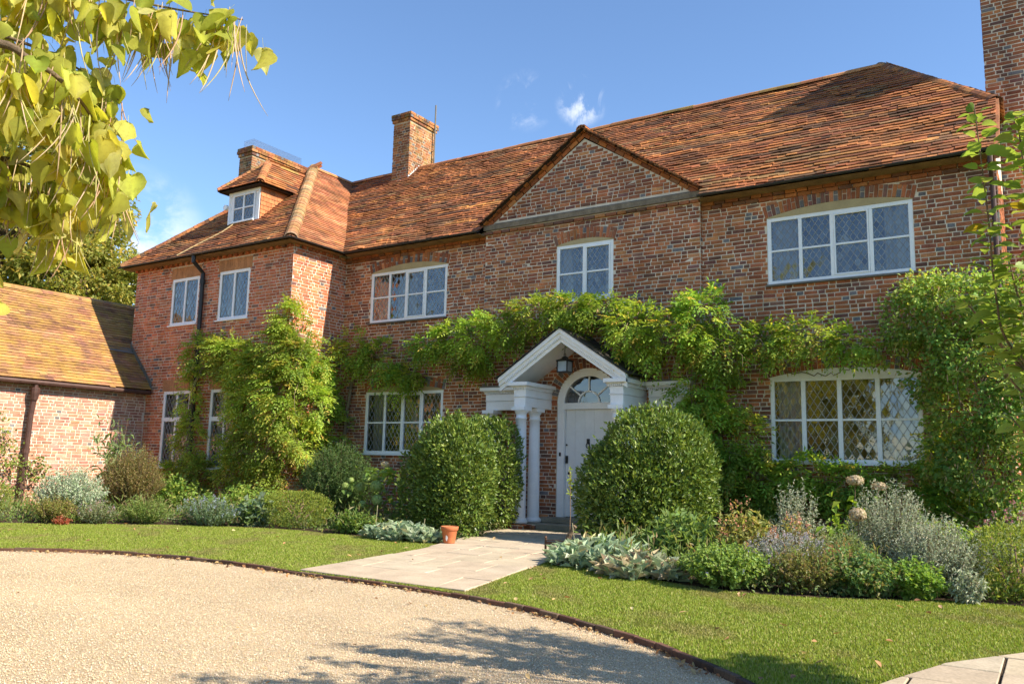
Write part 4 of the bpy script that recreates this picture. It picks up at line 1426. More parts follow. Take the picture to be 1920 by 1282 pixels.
# fanlight bars
ring(mb, DCX, 2.285, .20, .23, yf + .03, yf + .06, n=14)
for g in (radians(38), radians(90), radians(142)):
    a = np.array([cos(g), 0, sin(g)])
    mb.obox(np.array([DCX, yf + .045, 2.285]) + a * .365, a * .14, (0, .015, 0), np.cross(a, (0, 1, 0)) * .013)
DOOR = mb.build('door', M['white'], HOUSE, origin=(DCX, yf, .19), label='white arched doorway with plank door and fanlight')
mb = MB()
lx0, lx1 = DCX - DR + .145, DCX + DR - .145
nb = 5
for i in range(nb):
    a, b = lx0 + (lx1 - lx0) * i / nb, lx0 + (lx1 - lx0) * (i + 1) / nb
    mb.box(a + .001, b - .001, yf + .07, yf + .11, .2, 2.168)
bevel(mb.build('door_leaf', M['door'], DOOR), .003)
V = [(DCX, yf + .05, 2.285)] + [(DCX + (DR - .145) * cos(pi * k / 24), yf + .05, 2.285 + (DR - .145) * sin(pi * k / 24)) for k in range(25)]
mk('fanlight_pane', V, [(0, k, k + 1) for k in range(1, 25)], M['glass'], DOOR)
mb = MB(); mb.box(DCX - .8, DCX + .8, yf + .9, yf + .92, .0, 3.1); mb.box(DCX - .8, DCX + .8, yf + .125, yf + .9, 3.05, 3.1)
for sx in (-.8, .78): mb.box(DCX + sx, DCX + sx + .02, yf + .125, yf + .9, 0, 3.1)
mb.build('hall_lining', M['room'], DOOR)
mb = MB()
mb.obox((DCX - .02, yf + .06, 1.58), (.028, 0, 0), (0, .012, 0), (0, 0, .045))
mb.tube([(DCX - .02 + .035 * cos(g), yf + .045, 1.50 + .045 * sin(g)) for g in np.linspace(pi * .5, pi * 2.5, 17)], .009, 6)
mb.build('knocker', M['black'], DOOR)
mb = MB()
mb.box(lx0 + .005, lx0 + .05, yf + .05, yf + .072, 1.17, 1.31); mb.tube([(lx0 + .03, yf + .06, 1.27), (lx0 + .03, yf + .02, 1.27), (lx0 + .075, yf + .02, 1.27)], .008, 6)
mb.build('lock', M['black'], DOOR)
mb = MB(); mb.tube([(lx0 + .075, yf + .075, .99), (lx0 + .075, yf + .06, .99)], .026, 10); mb.tube([(lx0 + .02, yf + .075, 1.51), (lx0 + .02, yf + .06, 1.51)], .018, 8)
mb.build('keyhole_plate', M['black'], DOOR)
mb = MB(); mb.box(DCX - DR + .045, DCX - DR + .08, yf - .015, yf, 1.30, 1.37); mb.build('bell_push', M['black'], DOOR)

# steps
mb = MB(); mb.box(-7.95, -6.35, -.42, YB + .16, .10, .19); bevel(mb.build('step', M['stone'], HOUSE), .012, 2)
mb = MB(); mb.box(-8.0, -6.3, -.80, -.2, -.02, .098); bevel(mb.build('step', M['stone'], HOUSE), .012, 2)

PORCH = MB()
# raking cornices and soffit boards, open pediment
PA, PZ0, PZ1, PH = -7.165, 2.60, 3.44, 1.275
PYF, PYB = -1.16, YB
for sg in (-1, 1):
    e = np.array([PA + sg * PH, 0, PZ0]); a = np.array([PA, 0, PZ1])
    sv = a - e
    for (yo, d0, d1, yth) in ((PYF, .0, .062, .09), (PYF + .035, -.055, .0, .06), (PYF + .07, -.135, -.055, .03)):
        V = []
        for yy in (yo, yo + yth + (.0 if yo > PYF else 0)):
            for P, dd in ((e, d0), (a, d0), (a, d1), (e, d1)):
                V.append((P[0], yy, P[2] + dd * 1.2))
        PORCH.add(V, [(0, 1, 2, 3), (4, 7, 6, 5), (0, 4, 5, 1), (3, 2, 6, 7), (0, 3, 7, 4), (1, 5, 6, 2)])
    # ceiling board
    V = [(e[0], PYF + .05, e[2] - .005), (a[0], PYF + .05, a[2] - .005), (a[0], PYB, a[2] - .005), (e[0], PYB, e[2] - .005)]
    PORCH.add(V, [(0, 1, 2, 3)])
    V = [(e[0], PYF + .05, e[2] - .03), (a[0], PYF + .05, a[2] - .03), (a[0], PYB, a[2] - .03), (e[0], PYB, e[2] - .03)]
    PORCH.add(V, [(0, 1, 2, 3)])
porch = PORCH.build('porch', M['white'], HOUSE, origin=(PA, -1.0, 0), label='white classical porch with open pediment on paired columns')
# dentils of the raking cornice: one part each side
for sg in (-1, 1):
    e = np.array([PA + sg * PH, PZ0]); a = np.array([PA, PZ1])
    L = np.linalg.norm(a - e); t = (a - e) / L
    mb = MB(); s = .12
    nr = np.array([-t[1], t[0]]); nr = nr if nr[1] > 0 else -nr
    while s < L - .04:
        c = e + t * s - nr * .052
        mb.obox((c[0], PYF + .052, c[1]), (t[0] * .011, 0, t[1] * .011), (0, .018, 0), (nr[0] * .026, 0, nr[1] * .026))
        s += .036
    mb.build('dentils', M['white'], porch)
# entablature blocks
ent = [(-8.20, -7.86, -1.10, PYB), (-6.27, -5.93, -1.10, PYB), (-9.36, -8.22, -.32, PYB), (-5.91, -5.10, -.32, PYB)]
for (x0, x1, y0, y1) in ent:
    mb = MB()
    mb.box(x0 + .05, x1 - .05, y0 + .05, y1, 2.16, 2.33); mb.box(x0 + .035, x1 - .035, y0 + .035, y1, 2.332, 2.345)
    mb.box(x0 + .045, x1 - .045, y0 + .045, y1, 2.347, 2.47)
    mb.box(x0 + .01, x1 - .01, y0 + .01, y1, 2.51, 2.53); mb.box(x0 - .04, x1 + .04, y0 - .05, y1, 2.532, 2.60)
    bevel(mb.build('entablature', M['white'], porch), .005)
    mb = MB(); s = x0 + .03
    while s < x1 - .03:
        mb.box(s, s + .018, y0 + .015, y0 + .046, 2.472, 2.508); s += .036
    s = y0 + .04
    while s < y1 - .03:
        mb.box(x1 - .046, x1 - .015, s, s + .018, 2.472, 2.508); s += .036
    mb.build('dentils', M['white'], porch)
mb = MB()
for (x0, x1, y0, y1) in ent[2:]:
    mb.box(x0 - .05, x1 + .05, y0 - .06, y1, 2.602, 2.63)
mb.build('lead_cap', M['lead'], porch)
# columns
for (cx, cy) in ((-8.03, -.98), (-8.05, -.48), (-6.10, -.98), (-6.12, -.48), (-9.18, -.26), (-5.28, -.26)):
    mb = MB()
    prof = [(.135, .10), (.148, .115), (.148, .15), (.135, .165), (.118, .18), (.112, .195)]
    for k in range(9):
        t = k / 8
        prof.append((.112 - .017 * t ** 1.6, .20 + 1.74 * t))
    prof += [(.107, 1.945), (.107, 1.965), (.095, 1.97), (.095, 2.04), (.112, 2.05), (.125, 2.085), (.125, 2.09)]
    mb.lathe(cx, cy, prof, 28)
    mb.box(cx - .135, cx + .135, cy - .135, cy + .135, 2.092, 2.158)
    o = mb.build('column', M['white'], porch, origin=(cx, cy, .1))
    for p in o.data.polygons:
        if len(p.vertices) == 4: p.use_smooth = abs(p.normal.z) < .98 and p.center.z < 1.99
# plinths of brick
for (x0, x1) in ((-8.28, -7.80), (-6.35, -5.87)):
    mb = MB(); mb.box(x0, x1, -1.22, YB, .0, .085)
    pl = mb.build('plinth', M['mortar'], porch)
    b = Bricks()
    for (O, u, n, L) in (((x0, -1.22), (1, 0), (0, -1), x1 - x0), ((x1, -1.22), (0, 1), (1, 0), 1.1)):
        b.lay((*O, 0), u, n, L, .0, .085, lambda z: [], PAL_OLD, course=.08, seed=41)
    s = x0
    while s < x1 - .02:
        P = np.array([(s + .005, -1.22, .085), (s + .10, -1.22, .085), (s + .10, -1.02, .085), (s + .005, -1.02, .085)])
        b.put(P, np.array([0, 0, 1.]), pick(PAL_OLD), .012, .004); s += .11
    b.write(pl, M['brick'])
# porch roof slates
mb = MB()
for sg in (-1, 1):
    e = np.array([PA + sg * (PH + .04), PZ0 + .065]); a = np.array([PA, PZ1 + .09])
    n_ = 7
    for k in range(n_):
        p, q = e + (a - e) * k / n_, e + (a - e) * (k + 1.15) / n_
        if k == n_ - 1: q = a
        V = [(p[0], PYF - .03, p[1] + .02), (p[0], PYB, p[1] + .02), (q[0], PYB, q[1] + .006), (q[0], PYF - .03, q[1] + .006)]
        V2 = [(v[0], v[1], v[2] - .014) for v in V]
        mb.add(V + V2, [(0, 1, 2, 3), (0, 3, 7, 4), (0, 4, 5, 1)])
mb.build('porch_roof', M['slate'], porch)

# lantern ---------------------------------------------------------------
LT = thing('lantern', 'old square metal lantern with frosted glass hanging under the porch gable', 'lantern', (-7.36, -.60, 2.80))
lx, ly = -7.36, -.60
mb = MB(); mb.tube([(lx, ly, 3.10), (lx, ly, 3.30)], .006, 6)
mb.tube([(lx + .022 * cos(g), ly, 3.115 + .03 * sin(g)) for g in np.linspace(0, 2 * pi, 13)], .005, 5)
mb.build('chain', M['black'], LT)
mb = MB()
mb.lathe(lx, ly, [(.055, 3.02), (.06, 3.03), (.06, 3.075), (.02, 3.095)], 10)
for k in (0, 1):
    z = 2.995 if k else 2.795
    h = .118 - .01 * (1 - k)
    mb.box(lx - h, lx + h, ly - h, ly + h, z, z + .018)
mb.add([(lx - .125, ly - .125, 3.013), (lx + .125, ly - .125, 3.013), (lx + .125, ly + .125, 3.013), (lx - .125, ly + .125, 3.013),
        (lx - .05, ly - .05, 3.05), (lx + .05, ly - .05, 3.05), (lx + .05, ly + .05, 3.05), (lx - .05, ly + .05, 3.05)],
       [(0, 1, 5, 4), (1, 2, 6, 5), (2, 3, 7, 6), (3, 0, 4, 7), (4, 5, 6, 7)])
for sx in (-1, 1):
    for sy in (-1, 1): mb.box(lx + sx * .1 - .009, lx + sx * .1 + .009, ly + sy * .1 - .009, ly + sy * .1 + .009, 2.81, 2.998)
mb.build('frame', M['black'], LT)
for k, (ax, ay) in enumerate(((0, -1), (1, 0), (-1, 0), (0, 1))):
    c = np.array([lx + ax * .098, ly + ay * .098, 2.905]); u = np.array([ay, ax, 0]) * .088
    mk('glass_pane', [c - u - (0, 0, .092), c + u - (0, 0, .092), c + u + (0, 0, .092), c - u + (0, 0, .092)], [(0, 1, 2, 3)], M['lamp_glass'], LT)

# ------------------------------------------------------------------ outbuilding
OUTB = thing('outbuilding', 'low brick outbuilding with yellow lichened tile roof beside the wing', 'outbuilding', (-18.5, -5, 0))
OX, OY0, OEX, OEZ, ORX, ORZ = -18.50, -9.5, -18.28, 2.70, -20.52, 5.0
mb = MB()
mb.add([(OX, OY0, 0), (OX, YW, 0), (OX, YW, OEZ + .1), (OX, OY0, OEZ + .1)], [(0, 1, 2, 3)])
mb.add([(OX, OY0, 0), (OX, OY0, OEZ + .1), (ORX, OY0, ORZ - .05), (2 * ORX - OX, OY0, OEZ + .1), (2 * ORX - OX, OY0, 0)], [(0, 1, 2, 3, 4)])
owall = mb.build('wall', M['mortar_new'], OUTB)
BO = Bricks()
BO.lay((OX, OY0, 0), (0, 1), (1, 0), YW - OY0 - .02, .02, OEZ - .02, lambda z: [], PAL_OUT, seed=51, grey=.03, wavy=.002, joint=.012)


def out_view(c):
    px, py = pj_px(c)
    if not (0 < px < 290 and 0 < py < 1282) or c[2] < .9: return -1
    return 1.0 / pj_depth(c)


BO.write(owall, M['brick'], 300, out_view)
mb = MB()
mb.add([(OEX, OY0, OEZ - .012), (OEX, YW, OEZ - .012), (WX0, YW, OEZ - .012 + (OEX - WX0) * (ORZ - OEZ) / (OEX - ORX)), (WX0, 2.2, OEZ - .012 + (OEX - WX0) * (ORZ - OEZ) / (OEX - ORX)),
        (ORX, 2.2, ORZ - .012), (ORX, OY0, ORZ - .012)], [(0, 1, 2, 3, 4, 5)])
mb.add([(ORX, OY0, ORZ - .012), (ORX, 2.2, ORZ - .012), (2 * ORX - OEX, 2.2, OEZ), (2 * ORX - OEX, OY0, OEZ)], [(0, 1, 2, 3)])
oroof = mb.build('roof', M['underlay'], OUTB)
TO = Tiles()
sO = np.array([ORX - OEX, 0, ORZ - OEZ])
tW = (OEX - WX0) / (OEX - ORX)
TO.plane((OEX, 0, OEZ), (0, 1, 0), sO, np.linalg.norm(sO), lambda t: (OY0, YW - .015 if t < tW else 2.2), PAL_TILE_OUT, rough=.55, sag=.006, seed=61, gauge=.1)


def outt_view(c):
    px, py = pj_px(c)
    if not (10 < px < 285 and 0 < py < 1282): return -1
    return 1.0 / pj_depth(c)


TO.write(oroof, M['tile_lichen'], 300, outt_view, 'tile')
run_tiles((ORX, OY0, ORZ), (ORX, 2.2, ORZ), .32, .11, M['tile_lichen'], oroof, 'ridge_tile', PAL_TILE_OUT, lift=-.03)
# lead flashing where the roof meets the wing
mb = MB()
n_ = 9
for k in range(n_):
    t0, t1 = k / n_ * tW, (k + 1.1) / n_ * tW
    p = [np.array([OEX + (ORX - OEX) * t, 0, OEZ + (ORZ - OEZ) * t]) for t in (t0, min(t1, tW))]
    V = [(p[0][0], YW - .022, p[0][2] + .03), (p[1][0], YW - .022, p[1][2] + .03), (p[1][0], YW - .022, p[1][2] + .17), (p[0][0], YW - .022, p[0][2] + .17)]
    V += [(p[0][0], YW - .12, p[0][2] + .034), (p[1][0], YW - .12, p[1][2] + .034)]
    mb.add(V, [(0, 1, 2, 3), (0, 4, 5, 1)])
pz = OEZ + (ORZ - OEZ) * tW
mb.add([(WX0, YW - .03, pz + .05), (WX0 - .03, YW - .75, pz + .06), (WX0 + .16, YW - .62, pz - .10), (WX0 + .2, YW - .03, pz - .12)], [(0, 1, 2, 3)])
mb.build('lead_flashing', M['lead'], OUTB)
mb = MB(); mb.tube([(OEX + .02, OY0, OEZ - .05), (OEX + .02, YW - .05, OEZ - .07)], .05, 8); mb.build('gutter', M['iron_brown'], OUTB)
mb = MB()
yp = -4.33
mb.lathe(OEX - .02, yp, [(.06, 2.25), (.075, 2.34), (.09, 2.42), (.095, 2.50), (.075, 2.52)], 10)
mb.tube([(OEX - .02, yp, 2.62), (OEX - .02, yp, 2.48)], .05, 8)
mb.tube([(OEX - .04, yp, 2.28), (OEX - .07, yp - .02, 1.9), (OEX - .10, yp - .04, .1)], .055, 10)
mb.tube([(OEX - .09, yp - .03, 1.12), (OEX - .09, yp - .03, 1.22)], .072, 10); mb.tube([(OEX - .10, yp - .04, .35), (OEX - .10, yp - .04, .45)], .072, 10)
mb.build('downpipe', M['iron_brown'], OUTB, label='rusty brown cast iron downpipe with hopper')

# ================================================================== plants
def unit(v):
    return v / (np.linalg.norm(v, axis=-1, keepdims=True) + 1e-9)


def rand_dirs(n):
    return unit(rng.normal(size=(n, 3)))


GAIN = 1.45


def cols(pal, n, jit=.14):
    """pal: list of (rgb, weight)"""
    c = np.array([p[0] for p in pal]); wt = np.array([p[1] for p in pal], float)
    i = rng.choice(len(c), n, p=wt / wt.sum())
    return np.clip(c[i] * GAIN * rng.uniform(1 - jit, 1 + jit, (n, 1)) * rng.uniform(1 - jit * .5, 1 + jit * .5, (n, 3)), 0.003, .9)


class Leaves:
    """many small folded leaves collected for one mesh"""
    def __init__(self): self.V, self.C = [], []

    def add(self, P, D, N, L, Wd, C, fold=.18, mid=.45, curl=.0):
        n = len(P)
        D = unit(D); S = unit(np.cross(D, N)); N2 = np.cross(S, D)
        L = np.broadcast_to(np.asarray(L, float).reshape(-1, 1) if np.ndim(L) else np.full((n, 1), L), (n, 1))
        Wd = np.broadcast_to(np.asarray(Wd, float).reshape(-1, 1) if np.ndim(Wd) else np.full((n, 1), Wd), (n, 1))
        m = P + D * L * mid + N2 * curl * L * .3
        V = np.stack([P, m + S * Wd / 2 + N2 * fold * Wd, P + D * L - N2 * curl * L, m - S * Wd / 2 + N2 * fold * Wd], 1)
        self.V.append(V.reshape(-1, 3)); self.C.append(np.repeat(C, 4, axis=0))

    def build(self, name, mat, parent, **kw):
        V = np.concatenate(self.V); C = np.concatenate(self.C)
        q = np.arange(len(V) // 4)[:, None] * 4
        Fc = np.concatenate([q + np.array([[0, 1, 2]]), q + np.array([[0, 2, 3]])])
        kw.setdefault('kind', 'stuff')
        return mk(name, V, Fc, mat, parent, col=C, **kw)


def pinnate(lv, P, D, pal, length=.24, nl=5, ll=.055, lw=.022, droop=.5):
    """compound leaves: nl leaflet pairs and a tip leaflet along a drooping rachis"""
    n = len(P)
    D = unit(D)
    side = unit(np.cross(D, rng.normal(size=(n, 3)) * .35 + np.array([0, 0, 1.0])))
    upn = np.cross(side, D)
    Ls = length * rng.uniform(.7, 1.25, (n, 1))
    base = cols(pal, n)
    for k in range(nl + 1):
        t = (k + 1) / (nl + 1)
        pos = P + D * Ls * t - np.array([0, 0, 1]) * (droop * Ls * t * t * .6)
        dd = unit(D - np.array([0, 0, 1]) * droop * t)
        c = np.clip(base * rng.uniform(.9, 1.1, (n, 1)), 0, 1)
        if k == nl:
            lv.add(pos, dd, upn, ll * 1.1, lw, c)
        else:
            for sg in (-1, 1):
                ld = unit(side * sg + dd * .45 - np.array([0, 0, .35]) + rng.normal(0, .15, (n, 3)))
                lv.add(pos, ld, upn + rng.normal(0, .25, (n, 3)), ll * (1 - .25 * abs(t - .5)) * rng.uniform(.85, 1.15, n), lw, c)


def stems(mb, starts, ends, r=.006, bend=.1, n=4, sides=5):
    for a, b in zip(starts, ends):
        a, b = np.array(a, float), np.array(b, float)
        m = (a + b) / 2 + rng.normal(0, bend, 3) * np.linalg.norm(b - a)
        pts = [(1 - t) ** 2 * a + 2 * t * (1 - t) * m + t * t * b for t in np.linspace(0, 1, n)]
        mb.tube(pts, [r * (1 - .6 * t) for t in np.linspace(0, 1, n)], sides, caps=False)


P_WIST = [((.20, .31, .042), 46), ((.28, .36, .055), 26), ((.13, .225, .034), 28), ((.40, .34, .07), 5)]
P_WIST_Y = [((.235, .325, .048), 45), ((.30, .365, .06), 28), ((.16, .24, .038), 27), ((.40, .33, .08), 7)]
P_DARK = [((.15, .245, .05), 50), ((.205, .29, .058), 30), ((.27, .34, .07), 20), ((.36, .32, .09), 4)]
P_LAUREL = [((.088, .138, .022), 55), ((.12, .17, .028), 30), ((.18, .22, .04), 14), ((.06, .10, .02), 18)]
P_SILVER = [((.31, .33, .23), 50), ((.25, .28, .19), 30), ((.37, .36, .26), 20), ((.22, .19, .11), 8)]
P_LAMB = [((.25, .31, .20), 50), ((.32, .37, .25), 25), ((.19, .25, .15), 25), ((.36, .31, .16), 6)]
P_BOX = [((.175, .215, .035), 50), ((.13, .18, .03), 30), ((.24, .26, .05), 20)]
P_GREEN = [((.12, .19, .04), 50), ((.15, .22, .05), 30), ((.09, .15, .035), 25), ((.22, .22, .06), 6)]
P_BROWN = [((.20, .16, .065), 45), ((.15, .15, .05), 30), ((.27, .20, .09), 20), ((.12, .14, .04), 15)]
P_BLUE = [((.13, .19, .12), 50), ((.17, .22, .14), 30), ((.12, .18, .06), 20)]
P_YEW = [((.09, .15, .05), 50), ((.12, .18, .065), 30), ((.065, .11, .04), 30)]


def climber(name, label, blobs, base, pal, dens=95, group=None, stem_paths=(), round_leaf=False, pods=(), big=1.0, out=(0, -1, 0), patch=-.12):
    t = thing(name, label, 'climber', base, group)
    lv = Leaves()
    out = np.array(out, float)
    dead = Leaves()
    for (c, r) in blobs:
        c, r = np.array(c, float), np.array(r, float)
        area = 4 * pi * ((r[0] * r[1]) ** 1.6 / 3 + (r[0] * r[2]) ** 1.6 / 3 + (r[1] * r[2]) ** 1.6 / 3) ** (1 / 1.6)
        n = int(area * dens)
        d = rand_dirs(n)
        rad = rng.uniform(.45, 1.05, (n, 1)) ** .6
        P = c + d * r * rad * (1 + .18 * wob(d[:, :1] * 3 + c[0], d[:, 2:] * 3 + c[2], 1.0, c[0]))
        keep = (wob(P[:, 0] * 2.1, P[:, 2] * 2.4 + P[:, 1] * 1.3, 1.6, 3.7) > patch) | (rng.random(n) < .12)
        P, d = P[keep], d[keep]; n = len(P)
        if n < 4: continue
        D = unit(d * .9 + out * .55 + np.array([0, 0, -.15]) + rng.normal(0, .35, (n, 3)))
        sh_ = rng.uniform(.72, 1.28)
        pal_b = [((a[0] * sh_ * rng.uniform(.9, 1.2), a[1] * sh_, a[2] * sh_), w) for a, w in pal]
        if round_leaf:
            m = n * 4
            P2 = np.repeat(P, 4, 0) + rng.normal(0, .05, (m, 3))
            D2 = unit(np.repeat(D, 4, 0) + rng.normal(0, .6, (m, 3)) - np.array([0, 0, .3]))
            lv.add(P2, D2, rng.normal(0, .5, (m, 3)) + out * .6 + np.array([0, 0, .7]), rng.uniform(.05, .085, m) * big, rng.uniform(.035, .055, m) * big, cols(pal_b, m), mid=.5)
        else:
            pinnate(lv, P - D * .06, D, pal_b, length=.26 * big, nl=4, ll=.085 * big, lw=.036 * big)
        nd = max(1, n // 4)
        i = rng.integers(0, n, nd)
        dead.add(P[i] + d[i] * .03 - np.array([0, 0, .04]), rng.normal(0, .4, (nd, 3)) - np.array([0, 0, 1]), rng.normal(size=(nd, 3)), rng.uniform(.05, .14, nd), rng.uniform(.008, .022, nd), cols([((.32, .21, .12), 1), ((.24, .16, .09), 1), ((.40, .27, .17), 1)], nd))
    for (c, r) in blobs:
        c, r = np.array(c, float), np.array(r, float)
        m = int(5 + 7 * r[0])
        dd = rand_dirs(m); dd[:, 1] = -np.abs(dd[:, 1]) * .5
        for j in range(m):
            b0 = c + dd[j] * r * .9
            ax = unit(dd[j] * np.array([1, .6, 1]) + np.array([0, 0, .35]) + rng.normal(0, .25, 3))
            ln_ = rng.uniform(.12, .34)
            tt = np.linspace(.1, 1, 4)[:, None]
            Pq = b0 + ax * ln_ * tt + np.array([0, 0, -.12]) * tt * tt
            if round_leaf:
                lv.add(Pq, rng.normal(0, .7, (4, 3)), rng.normal(0, .4, (4, 3)) + np.array([0, 0, 1]), .06, .04, cols(pal, 4))
            else:
                pinnate(lv, Pq, unit(ax + rng.normal(0, .5, (4, 3))), pal, length=.15, nl=3, ll=.06, lw=.024)
    lv.build('foliage', M['leaf'], t)
    dead.build('withered_sprigs', M['dry'], t)
    if stem_paths:
        for pth in stem_paths:
            mb = MB()
            pts = smooth_line(pth['p'], 6)
            pts = [p + np.array([.03 * sin(3.1 * k), -.02, .03 * cos(2.3 * k)]) for k, p in enumerate(pts)]
            mb.tube(pts, [pth['r'] * (1 - .6 * k / len(pts)) for k in range(len(pts))], 7)
            mb.build('stem', M['vine'], t, smooth=True)
    # thin wandering stems
    mb = MB()
    for (c, r) in blobs:
        c, r = np.array(c, float), np.array(r, float)
        k = max(4, int(r[0] * r[2] * 34))
        a = c + rng.normal(0, .45, (k, 3)) * r; b = c + rng.normal(0, .75, (k, 3)) * r
        a[:, 1] = np.maximum(a[:, 1], c[1] - r[1]); b[:, 1] = np.maximum(b[:, 1], c[1] - r[1])
        stems(mb, a, b, .007, .25, 5, 4)
    mb.build('shoots', M['vine'], t, kind='stuff')
    for (p, ln) in pods:
        mb = Leaves()
        n = int(ln * 260)
        tt = rng.uniform(0, 1, n)
        P = np.array(p) + np.stack([rng.normal(0, .02, n), rng.normal(0, .02, n), -tt * ln], 1)
        mb.add(P, rng.normal(0, .7, (n, 3)) - np.array([0, 0, .6]), rng.normal(size=(n, 3)), .035, .02, cols([((.40, .24, .13), 1), ((.50, .34, .20), 1), ((.34, .28, .12), 1)], n))
        mb.build('withered_raceme', M['dry'], t, kind='thing')
    return t


climber('wisteria', 'bright yellow-green climber massed on the corner of the projecting wing',
        [((-13.42, -1.75, 4.05), (.34, .32, .42)), ((-13.55, -1.85, 3.45), (.55, .34, .45)), ((-14.3, -1.8, 3.05), (.65, .25, .45)), ((-14.25, -1.85, 2.3), (.7, .30, .6)),
         ((-13.55, -1.9, 2.45), (.55, .40, .8)), ((-14.0, -1.85, 1.45), (.85, .32, .6)), ((-15.15, -1.78, 3.45), (.6, .18, .28)), ((-15.85, -1.76, 3.55), (.45, .18, .25)),
         ((-16.45, -1.76, 3.55), (.28, .18, .42)), ((-16.45, -1.78, 2.5), (.26, .2, .75)), ((-16.35, -1.8, 1.5), (.40, .22, .6)), ((-16.1, -1.8, .75), (.55, .28, .35)),
         ((-14.75, -1.8, .8), (.5, .25, .4)), ((-17.0, -1.8, .6), (.3, .2, .4)), ((-14.95, -1.78, 2.6), (.22, .15, .5)),
         ((-13.8, -1.85, .7), (.5, .3, .4)), ((-14.7, -1.82, 3.0), (.5, .22, .4)), ((-14.9, -1.8, 1.6), (.35, .2, .6)), ((-13.2, -1.75, 3.0), (.3, .35, .6)), ((-13.1, -1.8, 1.8), (.3, .35, .6)), ((-15.4, -1.78, 3.15), (.4, .16, .25)), ((-13.15, -1.35, 3.2), (.28, .4, .5)), ((-13.1, -1.3, 2.3), (.28, .4, .6)), ((-13.15, -1.4, 1.5), (.28, .35, .5)), ((-13.3, -1.6, 3.75), (.3, .3, .35))],
        (-14.0, -1.7, 0), P_WIST_Y, dens=170,
        stem_paths=[dict(p=[(-14.3, -1.72, .0), (-14.1, -1.72, 1.2), (-14.4, -1.70, 2.4), (-13.8, -1.70, 3.6)], r=.06),
                    dict(p=[(-16.3, -1.74, .0), (-16.45, -1.76, 1.4), (-16.4, -1.74, 2.8), (-15.6, -1.70, 3.4), (-14.3, -1.70, 3.2)], r=.055)])
climber('wisteria', 'shaded dark green climber filling the inner corner beside the wing',
        [((-13.30, -.95, 3.30), (.22, .55, .45)), ((-13.30, -.8, 2.4), (.22, .6, .6)), ((-13.15, -.45, 1.6), (.3, .4, .7)), ((-12.9, -.3, 3.55), (.45, .22, .45)),
         ((-12.15, -.26, 3.30), (.5, .2, .42)), ((-11.75, -.24, 2.85), (.4, .18, .28)), ((-12.9, -.35, .9), (.4, .3, .5)), ((-13.2, -1.1, 1.4), (.25, .4, .6)), ((-11.3, -.22, 2.95), (.35, .16, .22))],
        (-13.0, -.2, 0), P_WIST, dens=150, stem_paths=[dict(p=[(-13.1, -.12, 0), (-13.2, -.14, 1.6), (-12.9, -.12, 3.2), (-11.8, -.10, 3.4)], r=.055)])
climber('wisteria', 'long leafy climber trained above the porch and across the front wall',
        [((-10.7, -0.39, 3.55), (0.5, 0.28, 0.27)), ((-10, -0.45, 3.6), (0.5, 0.33, 0.34)), ((-9.3, -0.63, 3.58), (0.5, 0.38, 0.4)), ((-8.6, -0.70, 3.7), (0.5, 0.43, 0.34)),
         ((-7.9, -0.75, 3.92), (0.5, 0.44, 0.27)), ((-7.2, -0.75, 3.92), (0.5, 0.44, 0.24)), ((-6.5, -0.77, 3.78), (0.5, 0.46, 0.34)), ((-5.9, -0.75, 3.45), (0.5, 0.50, 0.48)),
         ((-5.3, -0.71, 3.25), (0.5, 0.48, 0.6)), ((-4.75, -0.65, 3.6), (0.45, 0.40, 0.5)), ((-4.45, -0.61, 3.05), (0.45, 0.36, 0.4)), ((-3.75, -0.55, 3.15), (0.45, 0.28, 0.3)),
         ((-3.1, -0.53, 3.18), (0.45, 0.28, 0.3)), ((-2.45, -0.53, 3.05), (0.35, 0.26, 0.24)), ((-4.9, -0.55, 2.35), (0.4, 0.28, 0.45)), ((-4.55, -0.39, 1.75), (0.32, 0.24, 0.45)), ((-4.5, -0.39, 1.15), (0.35, 0.26, 0.35)),
         ((-9.6, -0.42, 3.1), (0.45, 0.28, 0.2)), ((-4.75, -.40, 2.05), (.40, .25, .5)), ((-4.3, -.30, 2.3), (.25, .15, .4)), ((-4.65, -.35, 1.3), (.40, .2, .45)), ((-4.1, -.28, 1.6), (.18, .12, .4))],
        (-4.7, -.1, 0), P_WIST, dens=135,
        stem_paths=[dict(p=[(-4.75, -.08, 0), (-4.65, -.1, 1.4), (-4.8, -.10, 2.6), (-5.6, -.16, 3.3), (-7.2, -.20, 3.75), (-9.2, -.18, 3.5), (-10.9, -.10, 3.4)], r=.06),
                    dict(p=[(-4.6, -.08, 2.4), (-4.2, -.1, 3.0), (-3.2, -.1, 3.0), (-2.2, -.08, 2.95)], r=.03),
                    dict(p=[(-3.9, -.10, 2.78), (-3.2, -.11, 2.66), (-2.8, -.11, 2.64), (-2.45, -.10, 2.8)], r=.012)],
        pods=[((-3.55, -.48, 3.05), .30), ((-3.35, -.46, 3.1), .34), ((-3.05, -.46, 3.05), .22), ((-2.75, -.46, 3.0), .25), ((-2.55, -.45, 3.02), .18), ((-4.05, -.5, 3.0), .22), ((-6.9, -.86, 3.95), .14), ((-4.9, -.7, 3.95), .16)])
